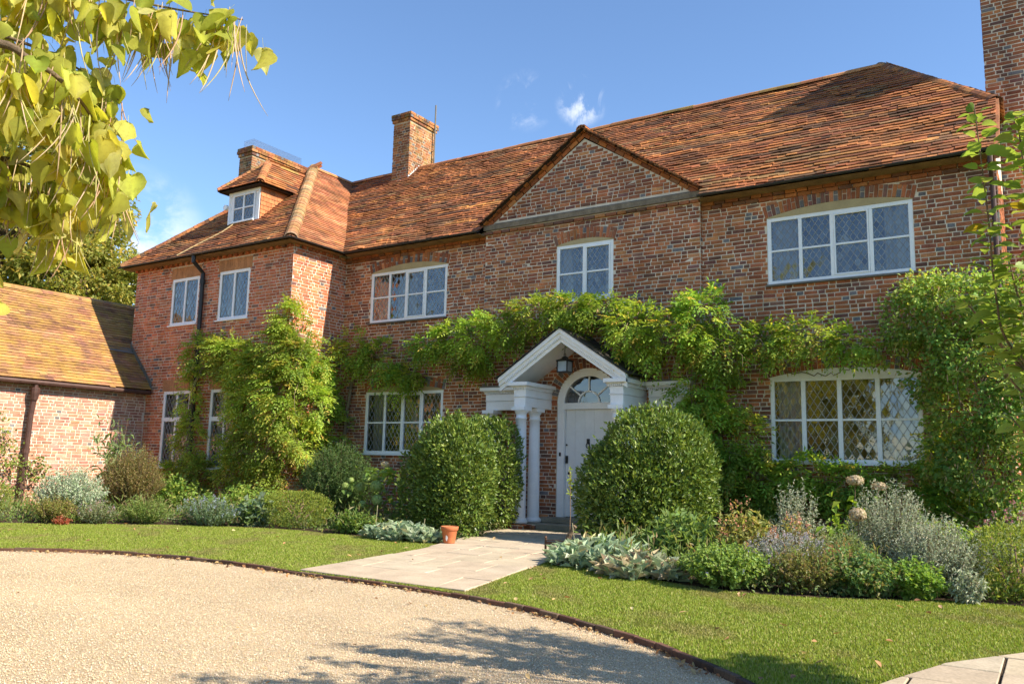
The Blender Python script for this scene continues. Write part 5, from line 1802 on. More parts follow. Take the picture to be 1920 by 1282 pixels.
climber('climbing_shrub', 'dense dark green climber covering the right end of the wall',
        [((-1.75, -0.54, 3.3), (0.42, 0.34, 0.4)), ((-1.25, -0.60, 3.65), (0.45, 0.38, 0.32)), ((-0.75, -0.65, 3.55), (0.45, 0.42, 0.4)), ((-0.95, -0.66, 2.9), (0.5, 0.44, 0.5)),
         ((-0.55, -0.70, 2.3), (0.45, 0.44, 0.6)), ((-1.2, -0.46, 2.2), (0.3, 0.33, 0.5)), ((-0.75, -0.55, 1.5), (0.45, 0.40, 0.5)), ((-1.25, -0.38, 1.3), (0.35, 0.28, 0.35)), ((-0.6, -0.60, 0.8), (0.5, 0.43, 0.4)),
         ((-0.15, -0.60, 3.2), (0.4, 0.38, 0.8)), ((-1.05, -.72, 3.3), (.55, .30, .5)), ((-1.95, -.48, 3.0), (.40, .25, .35)), ((-1.45, -.5, 2.6), (.30, .25, .5)), ((-1.5, -.48, 3.75), (.35, .25, .25)), ((-1.25, -.45, 1.75), (.25, .2, .45)), ((-.7, -.8, 2.4), (.5, .3, .7)), ((-.85, -.7, 1.2), (.5, .3, .6)), ((0, -0.60, 1.9), (0.4, 0.38, 0.9))],
        (-.8, -.1, 0), P_DARK, dens=170, round_leaf=True,
        stem_paths=[dict(p=[(-.8, -.08, 0), (-.9, -.1, 1.4), (-.8, -.1, 2.6), (-1.3, -.1, 3.4)], r=.055)],
        pods=[((-1.10, -.72, 2.75), .40), ((-.95, -.76, 2.6), .34), ((-1.45, -.70, 3.45), .25), ((-1.0, -.74, 3.55), .28), ((-.85, -.76, 2.3), .3)])
climber('climbing_shrub', 'low straggling climber along the wall under the lower right window',
        [((-4.0, -.2, 1.0), (.45, .2, .28)), ((-3.3, -.18, 1.1), (.48, .17, .24)), ((-2.6, -.17, 1.0), (.48, .17, .24)), ((-1.9, -.18, 1.05), (.4, .14, .2)), ((-1.5, -.2, .75), (.4, .16, .25)), ((-2.3, -.16, .65), (.4, .10, .15)), ((-1.45, -.25, 1.5), (.15, .12, .25)), ((-3.3, -.2, .7), (.5, .15, .25)), ((-4.0, -.25, .6), (.45, .2, .3)), ((-1.2, -.3, .6), (.5, .25, .35)), ((-.7, -.4, .45), (.5, .3, .35))],
        (-2.6, -.1, 0), P_WIST, dens=190, patch=-.5, stem_paths=[dict(p=[(-3.7, -.06, .0), (-3.4, -.07, .7), (-2.6, -.07, .85), (-1.6, -.06, .9)], r=.02)])
climber('climbing_shrub', 'small straggling climber behind the brown downpipe of the outbuilding',
        [((-18.35, -4.75, 1.1), (.18, .28, .45)), ((-18.35, -4.5, .65), (.2, .35, .35)), ((-18.35, -4.1, .7), (.16, .2, .45)), ((-18.35, -4.9, 1.7), (.12, .25, .25))],
        (-18.4, -4.5, 0), P_GREEN, dens=60, round_leaf=True, out=(1, 0, 0))


# ---- clipped evergreens
def clipped(name, label, c, r, h, n, pal, ls=(.05, .085), lw=.45, mat='leaf_gloss', group=None, power=2.6, skew=None, cat='shrub', rough=.06, seed=0, lobes=()):
    t = thing(name, label, cat, (c[0], c[1], 0), group)
    lv = Leaves()
    for li, (lc, lr, lh, share) in enumerate([(c, r, h, 1.0)] + list(lobes)):
        nn_l = int(n * share)
        d = rand_dirs(nn_l)
        k = (np.abs(d) ** power).sum(1, keepdims=True) ** (-1 / power)
        R_ = np.array([lr[0], lr[1], lh / 2])
        lump = wob(d[:, :1] * 6 + seed + li, d[:, 2:] * 6 + d[:, 1:2] * 5, 1.0, seed + 2.5)
        depth = 1 - np.abs(rng.normal(0, .07, (nn_l, 1))) - .14 * np.clip(-lump - .2, 0, 1) - (rng.random((nn_l, 1)) < .18) * rng.uniform(0, .35, (nn_l, 1))
        bump = 1 + rough * wob(d[:, :1] * 4, d[:, 2:] * 4 + d[:, 1:2] * 3, 1.2, seed + li) + rough * .6 * wob(d[:, :1] * 11, d[:, 2:] * 11 + d[:, 1:2] * 7, 1.2, seed + 4)
        P = np.array([lc[0], lc[1], lh / 2]) + d * k * R_ * depth * bump
        if skew is not None: P = P + np.array(skew) * np.clip(P[:, 2:3] / h, 0, 1)
        P[:, 2] = np.maximum(P[:, 2], .02)
        D = unit(d * .8 + rng.normal(0, .6, (nn_l, 3)) + np.array([0, 0, .45]))
        L = rng.uniform(ls[0], ls[1], nn_l) * rng.choice([.7, 1, 1, 1.15], nn_l)
        lv.add(P, D, d + rng.normal(0, .5, (nn_l, 3)) + np.array([0, 0, .3]), L, L * lw, cols(pal, nn_l), fold=.2)
    R = np.array([r[0], r[1], h / 2])
    # a few stray shoots
    m = max(12, n // 400)
    d2 = rand_dirs(m); d2[:, 2] = np.abs(d2[:, 2]); k2 = (np.abs(d2) ** power).sum(1, keepdims=True) ** (-1 / power)
    for j in range(m):
        b = np.array([c[0], c[1], h / 2]) + d2[j] * k2[j] * R
        if skew is not None: b = b + np.array(skew) * min(b[2] / h, 1)
        q = 7
        tt = np.linspace(0, 1, q)[:, None] * rng.uniform(.06, .16)
        dd = unit(d2[j] + np.array([0, 0, 1.0]) + rng.normal(0, .3, 3))
        Pq = b + dd * tt
        lv.add(Pq, unit(dd + rng.normal(0, .7, (q, 3))), rng.normal(size=(q, 3)), ls[1] * .8, ls[1] * lw * .8, cols(pal, q) * 1.25)
    lv.build('foliage', M[mat], t)
    mb = MB()
    for j in range(9):
        a = np.array([c[0], c[1], 0]) + np.array([rng.normal(0, .07), rng.normal(0, .07), 0])
        b = np.array([c[0], c[1], 0]) + np.array([rng.uniform(-.6, .6) * r[0], rng.uniform(-.6, .6) * r[1], h * rng.uniform(.5, .8)])
        stems(mb, [a], [b], .018, .08, 5, 6)
    mb.build('stems', M['twig'], t, kind='stuff')
    return t


clipped('evergreen_shrub', 'domed glossy evergreen shrub left of the porch, behind the terracotta pot', (-8.12, -2.80), (.64, .55), 1.84, 13000, P_LAUREL, seed=1, power=2.6, rough=.13, lobes=[((-8.62, -2.75), (.50, .45), 1.50, .4), ((-7.80, -2.95), (.45, .42), 1.50, .35), ((-8.1, -3.0), (.55, .4), 1.0, .3)])
clipped('evergreen_shrub', 'dark shaded evergreen shrub tucked against the left porch columns', (-8.42, -1.50), (.62, .42), 1.92, 10000, P_LAUREL, seed=2, power=3.2)
clipped('evergreen_shrub', 'broad glossy evergreen shrub right of the door, half hiding the doorway', (-5.02, -2.10), (.84, .78), 1.96, 20000, P_LAUREL, seed=3, power=2.5, rough=.13, skew=(.06, 0, 0), lobes=[((-4.68, -2.05), (.58, .6), 1.80, .35), ((-5.55, -2.3), (.55, .55), 1.42, .3), ((-5.1, -2.6), (.75, .5), 1.25, .3)])
clipped('box_ball', 'yellow-green clipped box ball at the far right of the border', (-.36, -4.35), (.40, .42), .68, 6500, P_BOX, (.02, .034), .6, 'leaf', power=2.3, seed=5, rough=.09)
clipped('box_mound', 'yellow-green clipped mound in front of the feathery shrub', (-10.75, -3.70), (.68, .45), .60, 7500, P_BOX, (.022, .036), .6, 'leaf', power=2.3, seed=6, rough=.10)
clipped('box_mound', 'small bright yellow-green clipped mound at the foot of the brown downpipe', (-16.4, -6.1), (.6, .5), .62, 3500, P_BOX, (.022, .036), .6, 'leaf', power=2.3, seed=7)


# ---- loose plants
def bushy(name, label, c, rx, ry, h, n_stem, pal, leaf=(.03, .012), per=16,  spread=.6, mat='leaf', cat='plant', group=None, tips=None, up=1.0, lean=(0, 0), stem_r=.004, base_r=.35, droop=.15, clus=0.0):
    """many leafy stems fanning out of a rough ellipse"""
    t = thing(name, label, cat, (c[0], c[1], 0), group)
    n_stem = int(n_stem * 1.35); leaf = (leaf[0] * 1.35, leaf[1] * 1.6); h *= 1.08
    lv = Leaves(); mb = MB()
    tipsP = []
    for j in range(n_stem):
        g = rng.uniform(0, 2 * pi); q = sqrt(rng.random())
        b = np.array([c[0] + base_r * rx * q * cos(g), c[1] + base_r * ry * q * sin(g), .0])
        e = np.array([c[0] + rx * q * cos(g) * 1.0 + lean[0], c[1] + ry * q * sin(g) + lean[1], h * sqrt(max(1 - .75 * q * q, .05)) * rng.uniform(.72, 1.05) * up])
        m = (b + e) / 2 + np.array([rng.normal(0, .03), rng.normal(0, .03), h * .08])
        tt = np.sort(rng.uniform(.12, 1, per))[:, None]
        pts = (1 - tt) ** 2 * b + 2 * tt * (1 - tt) * m + tt * tt * e
        ax = unit(e - b)
        D = unit(rand_dirs(per) * 1.0 + ax * spread + np.array([0, 0, -droop]))
        L = rng.uniform(.75, 1.2, per) * leaf[0] * (1.15 - .45 * tt[:, 0])
        lv.add(pts + rng.normal(0, clus, (per, 3)), D, rng.normal(0, .4, (per, 3)) + np.array([0, 0, 1]), L, L * leaf[1] / leaf[0], cols(pal, per), curl=.12)
        if j % 5 == 0:
            mb.tube([b, m * .5 + (b + e) * .25, e], [stem_r, stem_r, stem_r * .5], 3, caps=False)
        tipsP.append(e)
    lv.build('foliage', M[mat], t)
    if mb.v: mb.build('stems', M['twig'], t, kind='stuff')
    if tips is not None:
        pal2, size, frac, mat2, nm = tips
        sel = [p for p in tipsP if rng.random() < frac]
        if sel:
            l2 = Leaves()
            for p in sel:
                k = 10
                P = p + rng.normal(0, 1, (k, 3)) * np.array([.35, .35, .9]) * size
                l2.add(P, rng.normal(0, .6, (k, 3)) + np.array([0, 0, .5]), rng.normal(size=(k, 3)), size * .9, size * .6, cols(pal2, k))
            l2.build(nm, M[mat2], t)
    return t


def rosettes(name, label, c, rx, ry, n, pal, L=.13, Wd=.045, h=.22, mat='leaf_silver', cat='plant', poly=None, spikes=0):
    t = thing(name, label, cat, (c[0], c[1], 0))
    lv = Leaves()
    g = rng.uniform(0, 2 * pi, n); q = np.sqrt(rng.random(n))
    ctr = np.stack([c[0] + rx * q * np.cos(g), c[1] + ry * q * np.sin(g), np.zeros(n)], 1)
    k = 11
    for j in range(k):
        a = 2 * pi * j / k + rng.uniform(0, 1, n)
        el = rng.uniform(.2, 1.25, n)
        D = np.stack([np.cos(a) * np.cos(el), np.sin(a) * np.cos(el), np.sin(el)], 1)
        Ls = L * rng.uniform(.7, 1.2, n)
        P = ctr + np.stack([np.zeros(n), np.zeros(n), rng.uniform(.02, 1, n) ** 1.3 * h * (1.1 - q * .6)], 1)
        col = cols(pal, n)
        # two-segment arching leaf
        D2 = unit(D - np.array([0, 0, .55]))
        N = np.stack([-np.cos(a) * np.sin(el), -np.sin(a) * np.sin(el), np.cos(el)], 1)
        lv.add(P, D, N, Ls, Wd * rng.uniform(.8, 1.2, n), col, fold=.22, mid=.55, curl=.22)
    lv.build('foliage', M[mat], t)
    if spikes:
        mb = MB()
        for j in range(spikes):
            p = ctr[j]
            e = p + np.array([rng.normal(0, .04), rng.normal(0, .04), h + rng.uniform(.12, .3)])
            mb.tube([p, (p + e) / 2 + rng.normal(0, .01, 3), e], [.003, .003, .005], 5, (.36, .33, .2))
        mb.build('flower_stalks', M['pod'], t, kind='stuff')
    return t


def flower_head(parent, p, r, pal, flat=1.0, n=170, name='flower_head'):
    lv = Leaves()
    d = rand_dirs(n)
    P = np.array(p) + d * np.array([r, r, r * flat]) * rng.uniform(.8, 1.0, (n, 1))
    tang = unit(np.cross(d, rng.normal(size=(n, 3))))
    lv.add(P, tang, d, r * .38, r * .30, cols(pal, n, .1), fold=-.1, mid=.5)
    lv.add(P, -tang, d, r * .38, r * .30, cols(pal, n, .1), fold=-.1, mid=.5)
    return lv.build(name, M['petal'], parent, kind='thing', origin=p)


def big_leaf_spray(t, ctr, n, L, Wd, pal, name='leaves', spread=.2, zr=(.2, .9), mat='leaf', down=.35):
    lv = Leaves()
    P = np.array(ctr) + np.stack([rng.normal(0, spread, n), rng.normal(0, spread, n), rng.uniform(*zr, n)], 1)
    D = unit(rng.normal(0, 1, (n, 3)) * np.array([1, 1, .4]) - np.array([0, 0, down]))
    lv.add(P, D, rng.normal(0, .3, (n, 3)) + np.array([0, 0, 1]), L * rng.uniform(.7, 1.2, n), Wd * rng.uniform(.8, 1.2, n), cols(pal, n), curl=.15)
    lv.build(name, M[mat], t)


# left border
bushy('feathery_shrub', 'dark feathery evergreen shrub below the lower left casement', (-11.6, -1.9), 1.05, .6, 1.38, 620, P_YEW, (.055, .013), 34, .7, cat='shrub', base_r=.25)
HY = thing('hydrangea', 'hydrangea with pale green mophead flowers beside the domed evergreen', 'hydrangea', (-9.75, -2.75, 0))
big_leaf_spray(HY, (-9.75, -2.75, 0), 150, .15, .10, P_GREEN, spread=.3, zr=(.1, 1.05))
big_leaf_spray(HY, (-9.55, -2.85, .85), 16, .16, .11, [((.22, .30, .03), 1), ((.27, .33, .05), 1)], name='bright_leaves', spread=.08, zr=(-.1, .18), down=.8)
mb = MB(); stems(mb, [(-9.75, -2.75, 0)] * 8, [(-9.75 + rng.normal(0, .25), -2.75 + rng.normal(0, .2), rng.uniform(.6, 1.05)) for _ in range(8)], .009, .1)
mb.build('stems', M['twig'], HY, kind='stuff')
PG = [((.24, .32, .10), 50), ((.30, .36, .14), 30)]
for (x, yy, z, r) in ((-9.78, -3.05, .84, .085), (-9.98, -3.0, .68, .085), (-9.52, -3.1, .72, .10), (-9.40, -3.2, .50, .095), (-10.05, -3.15, .80, .05), (-10.28, -3.05, .70, .06), (-9.68, -3.25, .42, .065)):
    flower_head(HY, (x, yy, z), r, PG)
flower_head(HY, (-9.48, -2.95, 1.08), .07, [((.50, .40, .30), 1), ((.45, .44, .22), 1)], .7)
rosettes('lambs_ear_patch', 'silvery lambs ear patch spilling onto the lawn beside the terracotta pot', (-8.05, -4.12), .66, .28, 85, P_LAMB, .14, .05, .22, spikes=2)
bushy('leafy_perennial', 'low bright green leafy clump between the mound and the lambs ears', (-9.25, -3.85), .55, .3, .34, 90, P_GREEN, (.06, .035), 10, .4, cat='plant')
bushy('catmint', 'blue-grey catmint clump at the lawn edge below the wing windows', (-11.95, -4.55), .72, .36, .46, 230, P_BLUE, (.028, .014), 20, .6, tips=([((.30, .33, .42), 1), ((.22, .26, .36), 1)], .018, .25, 'petal', 'flowers'))
bushy('leafy_perennial', 'large-leaved green plant poking up behind the catmint', (-11.35, -4.05), .35, .3, .50, 40, P_BLUE, (.10, .07), 8, .3)
bushy('leafy_perennial', 'leafy green plant with withered head behind the catmint, under the wing windows', (-12.55, -4.1), .35, .3, .52, 40, P_GREEN, (.10, .065), 8, .3)
bushy('ferny_perennial', 'fine-leaved green clump left of the catmint', (-12.95, -5.05), .62, .34, .44, 190, [((.17, .24, .06), 1), ((.22, .25, .08), 1), ((.12, .18, .05), 1)], (.034, .012), 20, .7)
bushy('brown_shrub', 'rounded olive-brown twiggy shrub under the left lower wing window', (-15.0, -4.0), .72, .6, 1.28, 560, P_BROWN, (.030, .017), 30, .6, cat='shrub', base_r=.25)
bushy('silver_shrub', 'pale silver-green bushy plant in front of the outbuilding wall', (-14.35, -5.55), .82, .5, .92, 330, [((.30, .35, .24), 2), ((.36, .38, .28), 1), ((.22, .29, .16), 1)], (.05, .014), 22, .7, 'leaf_silver', cat='shrub', base_r=.3)
bushy('buddleia', 'tall loose sprigs with long pointed leaves against the outbuilding wall', (-16.7, -3.4), .75, .5, 2.05, 20, [((.17, .24, .10), 1), ((.22, .28, .13), 1), ((.13, .19, .08), 1)], (.16, .045), 12, .4, cat='shrub', droop=.4, base_r=.3, stem_r=.009)
bushy('mixed_perennial', 'yellowish twiggy perennial at the lawn edge in front of the silver shrub', (-13.9, -6.05), .55, .3, .44, 170, [((.22, .22, .06), 2), ((.17, .19, .05), 2), ((.28, .20, .10), 1)], (.03, .014), 18, .6)
bushy('catmint', 'grey-green catmint clump with dull flowers left of the fine-leaved clump', (-13.35, -5.65), .45, .28, .36, 130, [((.17, .21, .10), 1), ((.22, .24, .15), 1)], (.028, .012), 18, .6, tips=([((.34, .30, .36), 1), ((.30, .12, .10), 1)], .016, .3, 'petal', 'flowers'))
bushy('silver_shrub', 'low silver-leaved plant at the left edge of the lawn border', (-15.05, -6.75), .55, .3, .36, 90, P_SILVER, (.07, .022), 14, .5, 'leaf_silver')
bushy('red_perennial', 'small red-leaved plant at the lawn edge below the yellowish perennial', (-13.5, -6.15), .22, .14, .14, 26, [((.34, .10, .06), 2), ((.25, .13, .06), 1)], (.035, .02), 8, .4)
bushy('leafy_perennial', 'dark ivy-like plant at the base of the wing climber', (-15.6, -2.6), .9, .5, .75, 120, P_DARK, (.07, .05), 10, .3)
bushy('leafy_perennial', 'shaded leafy filler under the lower left casement and feathery shrub', (-13.2, -2.7), .8, .6, .65, 120, P_DARK, (.06, .035), 10, .4)

# right border
rosettes('lambs_ear_patch', 'silvery lambs ear patch below the broad evergreen right of the path', (-4.45, -4.80), .62, .55, 135, P_LAMB, .16, .06, .26, spikes=3)
rosettes('lambs_ear_patch', 'browning lambs ear leaves lying on the lawn edge beside the geranium', (-3.70, -5.35), .5, .34, 60, [((.24, .28, .17), 3), ((.30, .24, .15), 2), ((.34, .36, .26), 1)], .18, .075, .16)
bushy('geranium', 'light green mounded geranium with few violet flowers at the lawn edge', (-2.75, -5.50), .50, .45, .42, 260, [((.17, .25, .06), 3), ((.21, .29, .08), 2), ((.13, .19, .05), 1)], (.034, .030), 20, .3, tips=([((.25, .20, .55), 1)], .014, .03, 'petal', 'flowers'))
bushy('lavender', 'greyish spent lavender behind the olive clump', (-2.35, -4.75), .50, .40, .50, 220, [((.24, .26, .20), 2), ((.30, .30, .27), 2), ((.20, .20, .12), 1)], (.030, .008), 20, .9, 'leaf_silver', tips=([((.34, .31, .38), 1), ((.30, .27, .27), 1)], .018, .5, 'petal', 'flowers'))
bushy('olive_clump', 'olive-brown low clump beside the geranium at the lawn edge', (-2.05, -5.35), .36, .30, .42, 210, [((.19, .19, .07), 2), ((.15, .17, .05), 2), ((.22, .16, .09), 1)], (.025, .016), 20, .4)
bushy('sedum', 'reddish-topped sedum clump left of the silvery spires', (-3.05, -4.05), .40, .35, .72, 70, [((.24, .25, .08), 2), ((.30, .24, .09), 1), ((.18, .22, .07), 1)], (.075, .028), 16, .5, tips=([((.42, .20, .12), 2), ((.48, .30, .18), 1)], .03, .35, 'petal', 'flower_heads'))
bushy('leafy_perennial', 'green leafy plant with pointed leaves between the broad evergreen and the sedum', (-3.75, -4.15), .5, .4, .62, 60, [((.17, .24, .08), 1), ((.13, .20, .06), 1)], (.12, .045), 12, .4)
bushy('sedum', 'pinkish sedum clump in front of the silvery spires', (-2.45, -4.05), .35, .3, .60, 60, [((.26, .23, .09), 2), ((.20, .22, .08), 1)], (.06, .025), 14, .5, tips=([((.46, .22, .16), 2), ((.52, .33, .24), 1)], .03, .35, 'petal', 'flower_heads'))
bushy('silver_shrub', 'slender silvery spires in front of the lower right window', (-2.72, -2.9), .35, .3, 1.0, 80, P_SILVER, (.036, .010), 32, .6, 'leaf_silver', base_r=.4)
bushy('silver_shrub', 'tall pale silver bush right of the cream hydrangea heads', (-1.52, -3.85), .48, .45, 1.0, 380, P_SILVER, (.034, .0085), 30, .6, 'leaf_silver', cat='shrub', base_r=.3)
bushy('silver_shrub', 'low spreading silver bush beside the box ball', (-.98, -4.55), .48, .40, .70, 340, P_SILVER, (.034, .009), 28, .5, 'leaf_silver', cat='shrub', base_r=.4)
bushy('silver_shrub', 'small silver sprig at the lawn edge in front of the box ball', (-.72, -5.0), .16, .14, .30, 40, P_SILVER, (.045, .014), 16, .5, 'leaf_silver')
bushy('leafy_perennial', 'low dark green clump at the lawn edge below the tall silver bush', (-1.62, -5.15), .46, .34, .42, 220, [((.12, .20, .07), 2), ((.15, .23, .08), 2), ((.22, .20, .08), 1)], (.038, .026), 16, .4)
bushy('leafy_perennial', 'low fresh green clump at the lawn edge between the silver bushes', (-1.15, -5.02), .33, .26, .34, 130, [((.15, .25, .05), 2), ((.20, .28, .06), 1)], (.040, .028), 14, .4)
bushy('red_perennial', 'sparse rusty stems between the olive clump and the green clump', (-1.82, -4.85), .22, .2, .48, 50, [((.28, .15, .08), 2), ((.20, .16, .07), 1)], (.03, .012), 14, .6)
bushy('grassy_perennial', 'soft grey-green tuft behind the low clumps', (-1.9, -4.5), .4, .3, .52, 150, [((.20, .26, .12), 1), ((.24, .28, .16), 1)], (.06, .006), 18, .9)
bushy('veronica', 'upright dull red flower spikes behind the box ball', (-.45, -3.3), .4, .3, .78, 40, [((.20, .24, .14), 2), ((.30, .33, .26), 1)], (.05, .018), 14, .5, tips=([((.25, .11, .12), 1)], .035, .5, 'petal', 'flower_spikes'))
bushy('leafy_perennial', 'shaded leafy filler along the wall behind the right border', (-1.6, -1.8), 1.3, .8, .6, 150, P_DARK, (.08, .045), 10, .4)
HR = thing('hydrangea', 'hydrangea with three faded cream flower heads in the right border', 'hydrangea', (-1.85, -3.8, 0))
big_leaf_spray(HR, (-1.88, -3.85, 0), 40, .13, .08, [((.20, .29, .03), 2), ((.14, .22, .04), 1)], spread=.14, zr=(.2, .92), down=.7)
mb = MB(); stems(mb, [(-1.85, -3.8, 0)] * 3, [(-1.86, -3.8, 1.03), (-1.64, -3.65, .98), (-1.76, -4.2, .66)], .009, .06)
mb.build('stems', M['twig'], HR, kind='stuff')
PC = [((.34, .27, .17), 50), ((.40, .33, .24), 30), ((.28, .25, .13), 20)]
flower_head(HR, (-1.86, -3.80, 1.05), .095, PC, .55); flower_head(HR, (-1.64, -3.65, .99), .085, PC, .5); flower_head(HR, (-1.76, -4.25, .70), .09, PC, .8)

lv = Leaves()
for poly, box in ((BED_L, (-18.3, -7.3, -7.2, -.2)), (BED_R, (-5.8, 1.5, -5.8, -.2))):
    n = 26000
    x = rng.uniform(box[0], box[1], n); yy = rng.uniform(box[2], box[3], n)
    ok = inpoly(x, yy, poly)
    hh = .05 + .16 * (wob(x, yy, 1.5, 3.3) * .5 + .5)
    P = np.stack([x, yy, rng.uniform(.01, 1, n) * hh], 1)[ok]
    m = len(P)
    sel = wob(P[:, 0], P[:, 1], 1.1, 7)[:, None]
    c1_ = cols(P_GREEN, m); c2_ = cols([((.15, .19, .10), 1), ((.20, .20, .10), 1), ((.10, .15, .05), 2)], m)
    lv.add(P, rand_dirs(m) + np.array([0, 0, .5]), rng.normal(0, .5, (m, 3)) + np.array([0, 0, 1]), rng.uniform(.03, .07, m), rng.uniform(.015, .04, m), np.where(sel > 0, c1_, c2_), curl=.15)
for poly, box, n in ((BED_L, (-18.3, -8.6, -6.9, -2.0), 5200), (BED_R, (-4.9, 0.4, -5.6, -2.0), 5200)):
    x = rng.uniform(box[0], box[1], n); yy = rng.uniform(box[2], box[3], n)
    ok = inpoly(x, yy, poly)
    hh = .18 + .28 * (wob(x, yy, 2.3, 1.3) * .5 + .5)
    P = np.stack([x, yy, rng.uniform(.1, 1, n) * hh], 1)[ok]; m = len(P)
    lv.add(P, rng.normal(0, .55, (m, 3)) + np.array([0, 0, .9]), rng.normal(size=(m, 3)), rng.uniform(.05, .14, m), rng.uniform(.005, .018, m),
           cols([((.16, .22, .06), 3), ((.20, .24, .09), 2), ((.27, .22, .11), 2), ((.13, .19, .05), 3)], m), curl=.2)
lv.build('ground_cover', M['leaf'], None, label='low mixed leafy ground cover filling the border soil', cat='ground cover')

# ------------------------------------------------------------------ small objects by the path
POT = thing('flower_pot', 'empty terracotta pot with a white splash standing at the path edge', 'flower pot', (-7.22, -4.08, .018))
cx, cy, z0 = -7.22, -4.08, .018
mb = MB()
mb.lathe(cx, cy, [(.078, z0), (.082, z0 + .01), (.108, z0 + .17), (.112, z0 + .175), (.122, z0 + .18), (.128, z0 + .225), (.124, z0 + .232), (.112, z0 + .232), (.100, z0 + .17), (.07, z0 + .03)], 28)
o = mb.build('pot', M['terracotta'], POT)
for p in o.data.polygons: p.use_smooth = len(p.vertices) == 4
V = []
for k in range(9):
    g = -1.75 + .05 * sin(k); a = 2 * pi * k / 9
    ang = radians(-75) + .17 * cos(a) * (1 + .3 * sin(3 * k)); zz = z0 + .075 + .04 * sin(a) * (1 + .2 * cos(2 * k))
    rr = .082 + (.108 - .082) * (zz - z0 - .01) / .16 + .0022
    V.append((cx + rr * cos(ang), cy + rr * sin(ang), zz))
mk('white_splash', V, [tuple(range(9))], M['white'], POT)
mb = MB(); mb.lathe(cx, cy, [(.098, z0 + .165), (.02, z0 + .17)], 16); mb.build('soil', M['soil'], POT)
SCR = thing('boot_scraper', 'rusty iron boot scraper at the right edge of the path', 'boot scraper', (-5.28, -4.42, .0))
mb = MB()
for sx in (-.16, .16):
    mb.obox((-5.28 + sx, -4.42, .11), (.011, 0, 0), (0, .011, 0), (0, 0, .11)); mb.lathe(-5.28 + sx, -4.42, [(.012, .22), (.02, .232), (.012, .25), (.002, .258)], 8)
mb.build('post', M['rust'], SCR)
mb = MB(); mb.obox((-5.28, -4.42, .17), (.15, 0, 0), (0, .006, 0), (0, 0, .018)); mb.obox((-5.28, -4.42, .205), (.17, 0, 0), (0, .008, 0), (0, 0, .006)); mb.build('scraper_bar', M['rust'], SCR)
mb = MB(); mb.tube(smooth_line([(-5.22, -4.2, .0), (-5.25, -4.2, .16), (-5.20, -4.2, .30), (-5.14, -4.2, .38)], 5), [.035] * 10 + [.028] * 6, 9)
mb.build('pruned_stump', M['bark'], None, label='short curved pruned stump behind the boot scraper', cat='stump', origin=(-5.22, -4.2, 0))
SAP = thing('sapling', 'thin young stem with few leaves in front of the doorway', 'sapling', (-5.36, -3.95, 0))
mb = MB(); mb.tube(smooth_line([(-5.37, -3.95, 0), (-5.35, -3.95, .5), (-5.36, -3.96, 1.08)], 5), .0045, 6); mb.build('stem', M['twig'], SAP)
lv = Leaves(); n = 34
P = np.stack([np.full(n, -5.36), np.full(n, -3.96), rng.uniform(.75, 1.1, n)], 1)
lv.add(P, rng.normal(0, 1, (n, 3)) + np.array([0, 0, .5]), rng.normal(size=(n, 3)), rng.uniform(.04, .07, n), .028, cols(P_BOX, n)); lv.build('leaves', M['leaf_gloss'], SAP)

# ------------------------------------------------------------------ trees
def tree(name, label, base, trunk_h, crown, n_leaf, leaf, pal, trunk_r=.25, limbs=14, clumps=60, mat='leaf', group=None, gap=.55):
    t = thing(name, label, 'tree', base, group)
    c, r = np.array(crown[0], float), np.array(crown[1], float)
    mb = MB()
    b = np.array(base, float)
    top = np.array([c[0], c[1], c[2] + r[2] * .3])
    mid = (b + top) / 2 + np.array([rng.normal(0, .1), rng.normal(0, .1), 0])
    mb.tube(smooth_line([b, b + (mid - b) * .6, mid, top], 4), [trunk_r * (1.25 - 1.1 * k / 12) for k in range(13)], 9)
    ends = c + rand_dirs(limbs) * r * rng.uniform(.5, .85, (limbs, 1))
    for e in ends:
        f = rng.uniform(.35, .85); s_ = b + (top - b) * f
        m = (s_ + e) / 2 + np.array([0, 0, .12 * r[2]])
        mb.tube(smooth_line([s_, m, e], 4), [trunk_r * .42 * (1 - .1 * k) for k in range(9)], 6)
    mb.build('trunk', M['bark'], t, smooth=True)
    lv = Leaves()
    d = rand_dirs(clumps); cc = c + d * r * (rng.uniform(.25, 1.0, (clumps, 1)) ** .5) * (1 + .15 * wob(d[:, :1] * 3, d[:, 2:] * 3, 1.3, c[0]))
    cc = np.vstack([cc, ends])
    cr = rng.uniform(.14, .30, (len(cc), 1)) * r.mean()
    i = rng.integers(0, len(cc), n_leaf)
    dd = rand_dirs(n_leaf)
    P = cc[i] + dd * cr[i] * np.array([1.15, 1.15, .75]) * rng.uniform(.3, 1.0, (n_leaf, 1)) ** .5
    shade = rng.uniform(.85, 1.15, len(cc))[i][:, None]
    L = rng.uniform(.7, 1.25, n_leaf) * leaf
    lv.add(P, unit(dd + rng.normal(0, .6, (n_leaf, 3)) - np.array([0, 0, .3])), rng.normal(0, .6, (n_leaf, 3)) + np.array([0, 0, .8]), L, L * .6, cols(pal, n_leaf) * shade)
    lv.build('crown', M[mat], t)
    return t


